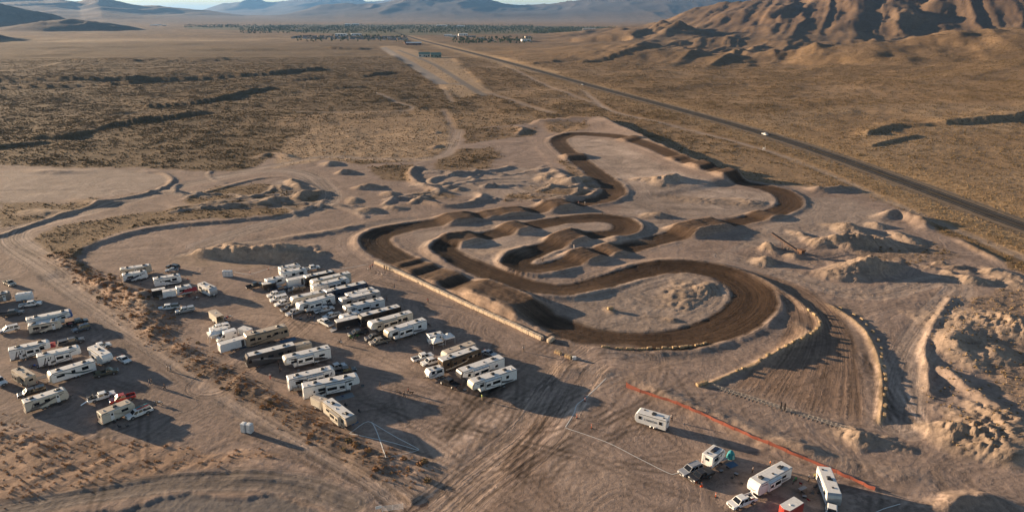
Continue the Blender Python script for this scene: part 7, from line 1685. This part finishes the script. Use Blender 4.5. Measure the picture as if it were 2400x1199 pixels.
# clods and stones on the heaps, berms and churned ground
clod = (yard * .10 + np.clip(jumpm - dark, 0, 1) * .25 + np.exp(-((ft.d - hwid - 1.5) / 1.6) ** 2) * on * .10 + ch * .05 + inf * .06 + dist * .1) * (GY < 420)
cp_ = sample(clod, 16000)
def rockform(seed):
    r = random.Random(seed); bm = bmesh.new(); bmesh.ops.create_icosphere(bm, subdivisions=1, radius=.5)
    for v in bm.verts: v.co = Vector((v.co.x, v.co.y * .8, v.co.z * .65)) * r.uniform(.7, 1.25)
    me = bpy.data.meshes.new('clod'); bm.to_mesh(me); bm.free(); me.materials.append(CLODM); return me
CLODM = leafmat('dry clods', (.20, .145, .108), (.33, .25, .19))
scatter('earth_clods', 'loose clods and stones on the heaps and berms', 'rubble', cp_, rng.uniform(.12, .2, len(cp_)) + .55 * rng.random(len(cp_)) ** 4, rng.uniform(0, 6.28, len(cp_)), proto_collection('clod', [rockform(i) for i in range(4)]))
# the larger single bushes of the bank
bushm = [leafy('dry_bush', 110, 90 + i, DRYM, leaf=.2) for i in range(4)]; sagem = [leafy('sage_bush', 110, 95 + i, SAGEM, leaf=.2) for i in range(3)]
bp_ = sample(BANKM * .06 + np.clip(bp2, 0, 1) * .05, 120)
for i, p in enumerate(bp_):
    o = bpy.data.objects.new('dry_bush', bushm[i % 4] if i % 3 else sagem[i % 3]); COL.objects.link(o); o.location = p; s = rnd.uniform(.9, 1.7); o.scale = (s, s, s * .85); o.rotation_euler = (0, 0, rnd.uniform(0, 6.28))
    tag(o, 'ragged bush on the long brush bank between the dirt lane and the camp', 'bush', 'bushes on the brush bank')
# trees of the town: one mass at this distance
tp_ = []
for _ in range(7600):
    u = rnd.random(); px = 432 + 1010 * u; py = rnd.triangular(57, 80, 64) if px > 560 else rnd.uniform(58, 66)
    if px < 580 and rnd.random() < .55: continue
    if px > 1250: py = rnd.uniform(64, 79)
    if 925 < px < 960 and py > 70: continue
    if rnd.random() < .5 * (0.5 + .5 * math.sin(px * .045 + py * .3)): continue
    tp_.append(P(px, py))
for _ in range(230): tp_.append(P(rnd.uniform(1062, 1248), rnd.triangular(88, 104, 97)))
for _ in range(160): tp_.append(P(rnd.uniform(690, 960), rnd.uniform(84, 98)))
tp_ = np.array([(p[0], p[1], gz(*p)) for p in tp_])
def treeform(seed):
    r = random.Random(seed); mb = MB(); mb.tube((0, 0, -.1), (0, 0, .55), .05, 6, .02)
    for k in range(5):
        th = k * 1.26 + r.random(); mb.tube((0, 0, .25 + .06 * k), (math.cos(th) * .28, math.sin(th) * .28, .5 + .07 * k), .02, 4, .008)
    for i in range(150):
        th = r.uniform(0, 6.28); z_ = r.uniform(.25, 1.05); w = .42 * math.sin(math.pi * min(1, max(.08, (z_ - .15) / .95))) ** .7 * r.uniform(.5, 1.1); c = Vector((math.cos(th) * w, math.sin(th) * w, z_)); d1 = Vector((r.uniform(-1, 1), r.uniform(-1, 1), r.uniform(-.6, .8))).normalized() * .12; d2 = d1.cross(Vector((r.random(), r.random(), r.random()))).normalized() * .09
        mb.add([c - d1 * .6, c + d2, c + d1, c - d2], [(0, 1, 2, 3)])
    me = bpy.data.meshes.new('town_tree'); me.from_pydata(mb.v, [], mb.f); me.materials.append(TREEM); return me
scatter('town_trees', 'belt of green trees hiding the distant town', 'trees', tp_, rng.uniform(4, 8.5, len(tp_)), rng.uniform(0, 6.28, len(tp_)), proto_collection('town_tree', [treeform(i) for i in range(4)]))
# three trees one can tell apart beside the airstrip buildings and the barns
for px, py, s, lab in ((950, 102, 11, 'tree left of the red-brown building'), (1085, 97, 12, 'tree at the left end of the farmstead trees')):
    x, y = P(px, py); r = empty('broadleaf_tree', x, y, gz(x, y), rnd.random() * 6, lab, 'tree'); r.scale = (s,) * 3
    MB().tube((0, 0, -.1), (0, 0, .55), .05, 7, .02).build('trunk', WOODD, r); me = treeform(31 + int(s)); o = bpy.data.objects.new('crown', me); COL.objects.link(o); o.parent = r

# ------------------------------------------------------------------ haze
zlo, zhi = float(PZ.min()) - 1.0, max(float(PZ.max()), CAM_H) + 12
hz = MB().box(-78000, 78000, -1500, 60000, zlo, zhi).build('haze', mat('haze', (1, 1, 1)))
hm_ = bpy.data.materials.new('haze air'); hm_.use_nodes = True; hm_.node_tree.nodes.clear()
ho = hm_.node_tree.nodes.new('ShaderNodeOutputMaterial'); pv = hm_.node_tree.nodes.new('ShaderNodeVolumePrincipled'); pv.inputs['Color'].default_value = (0.22, 0.50, 1.0, 1); pv.inputs['Density'].default_value = 2.1e-5; pv.inputs['Anisotropy'].default_value = 0.2
hm_.node_tree.links.new(pv.outputs[0], ho.inputs['Volume']); hz.data.materials.clear(); hz.data.materials.append(hm_); hz['kind'] = 'stuff'; hz['label'] = 'thin air haze over the valley'; hz['category'] = 'haze'
hz.display_type = 'WIRE'
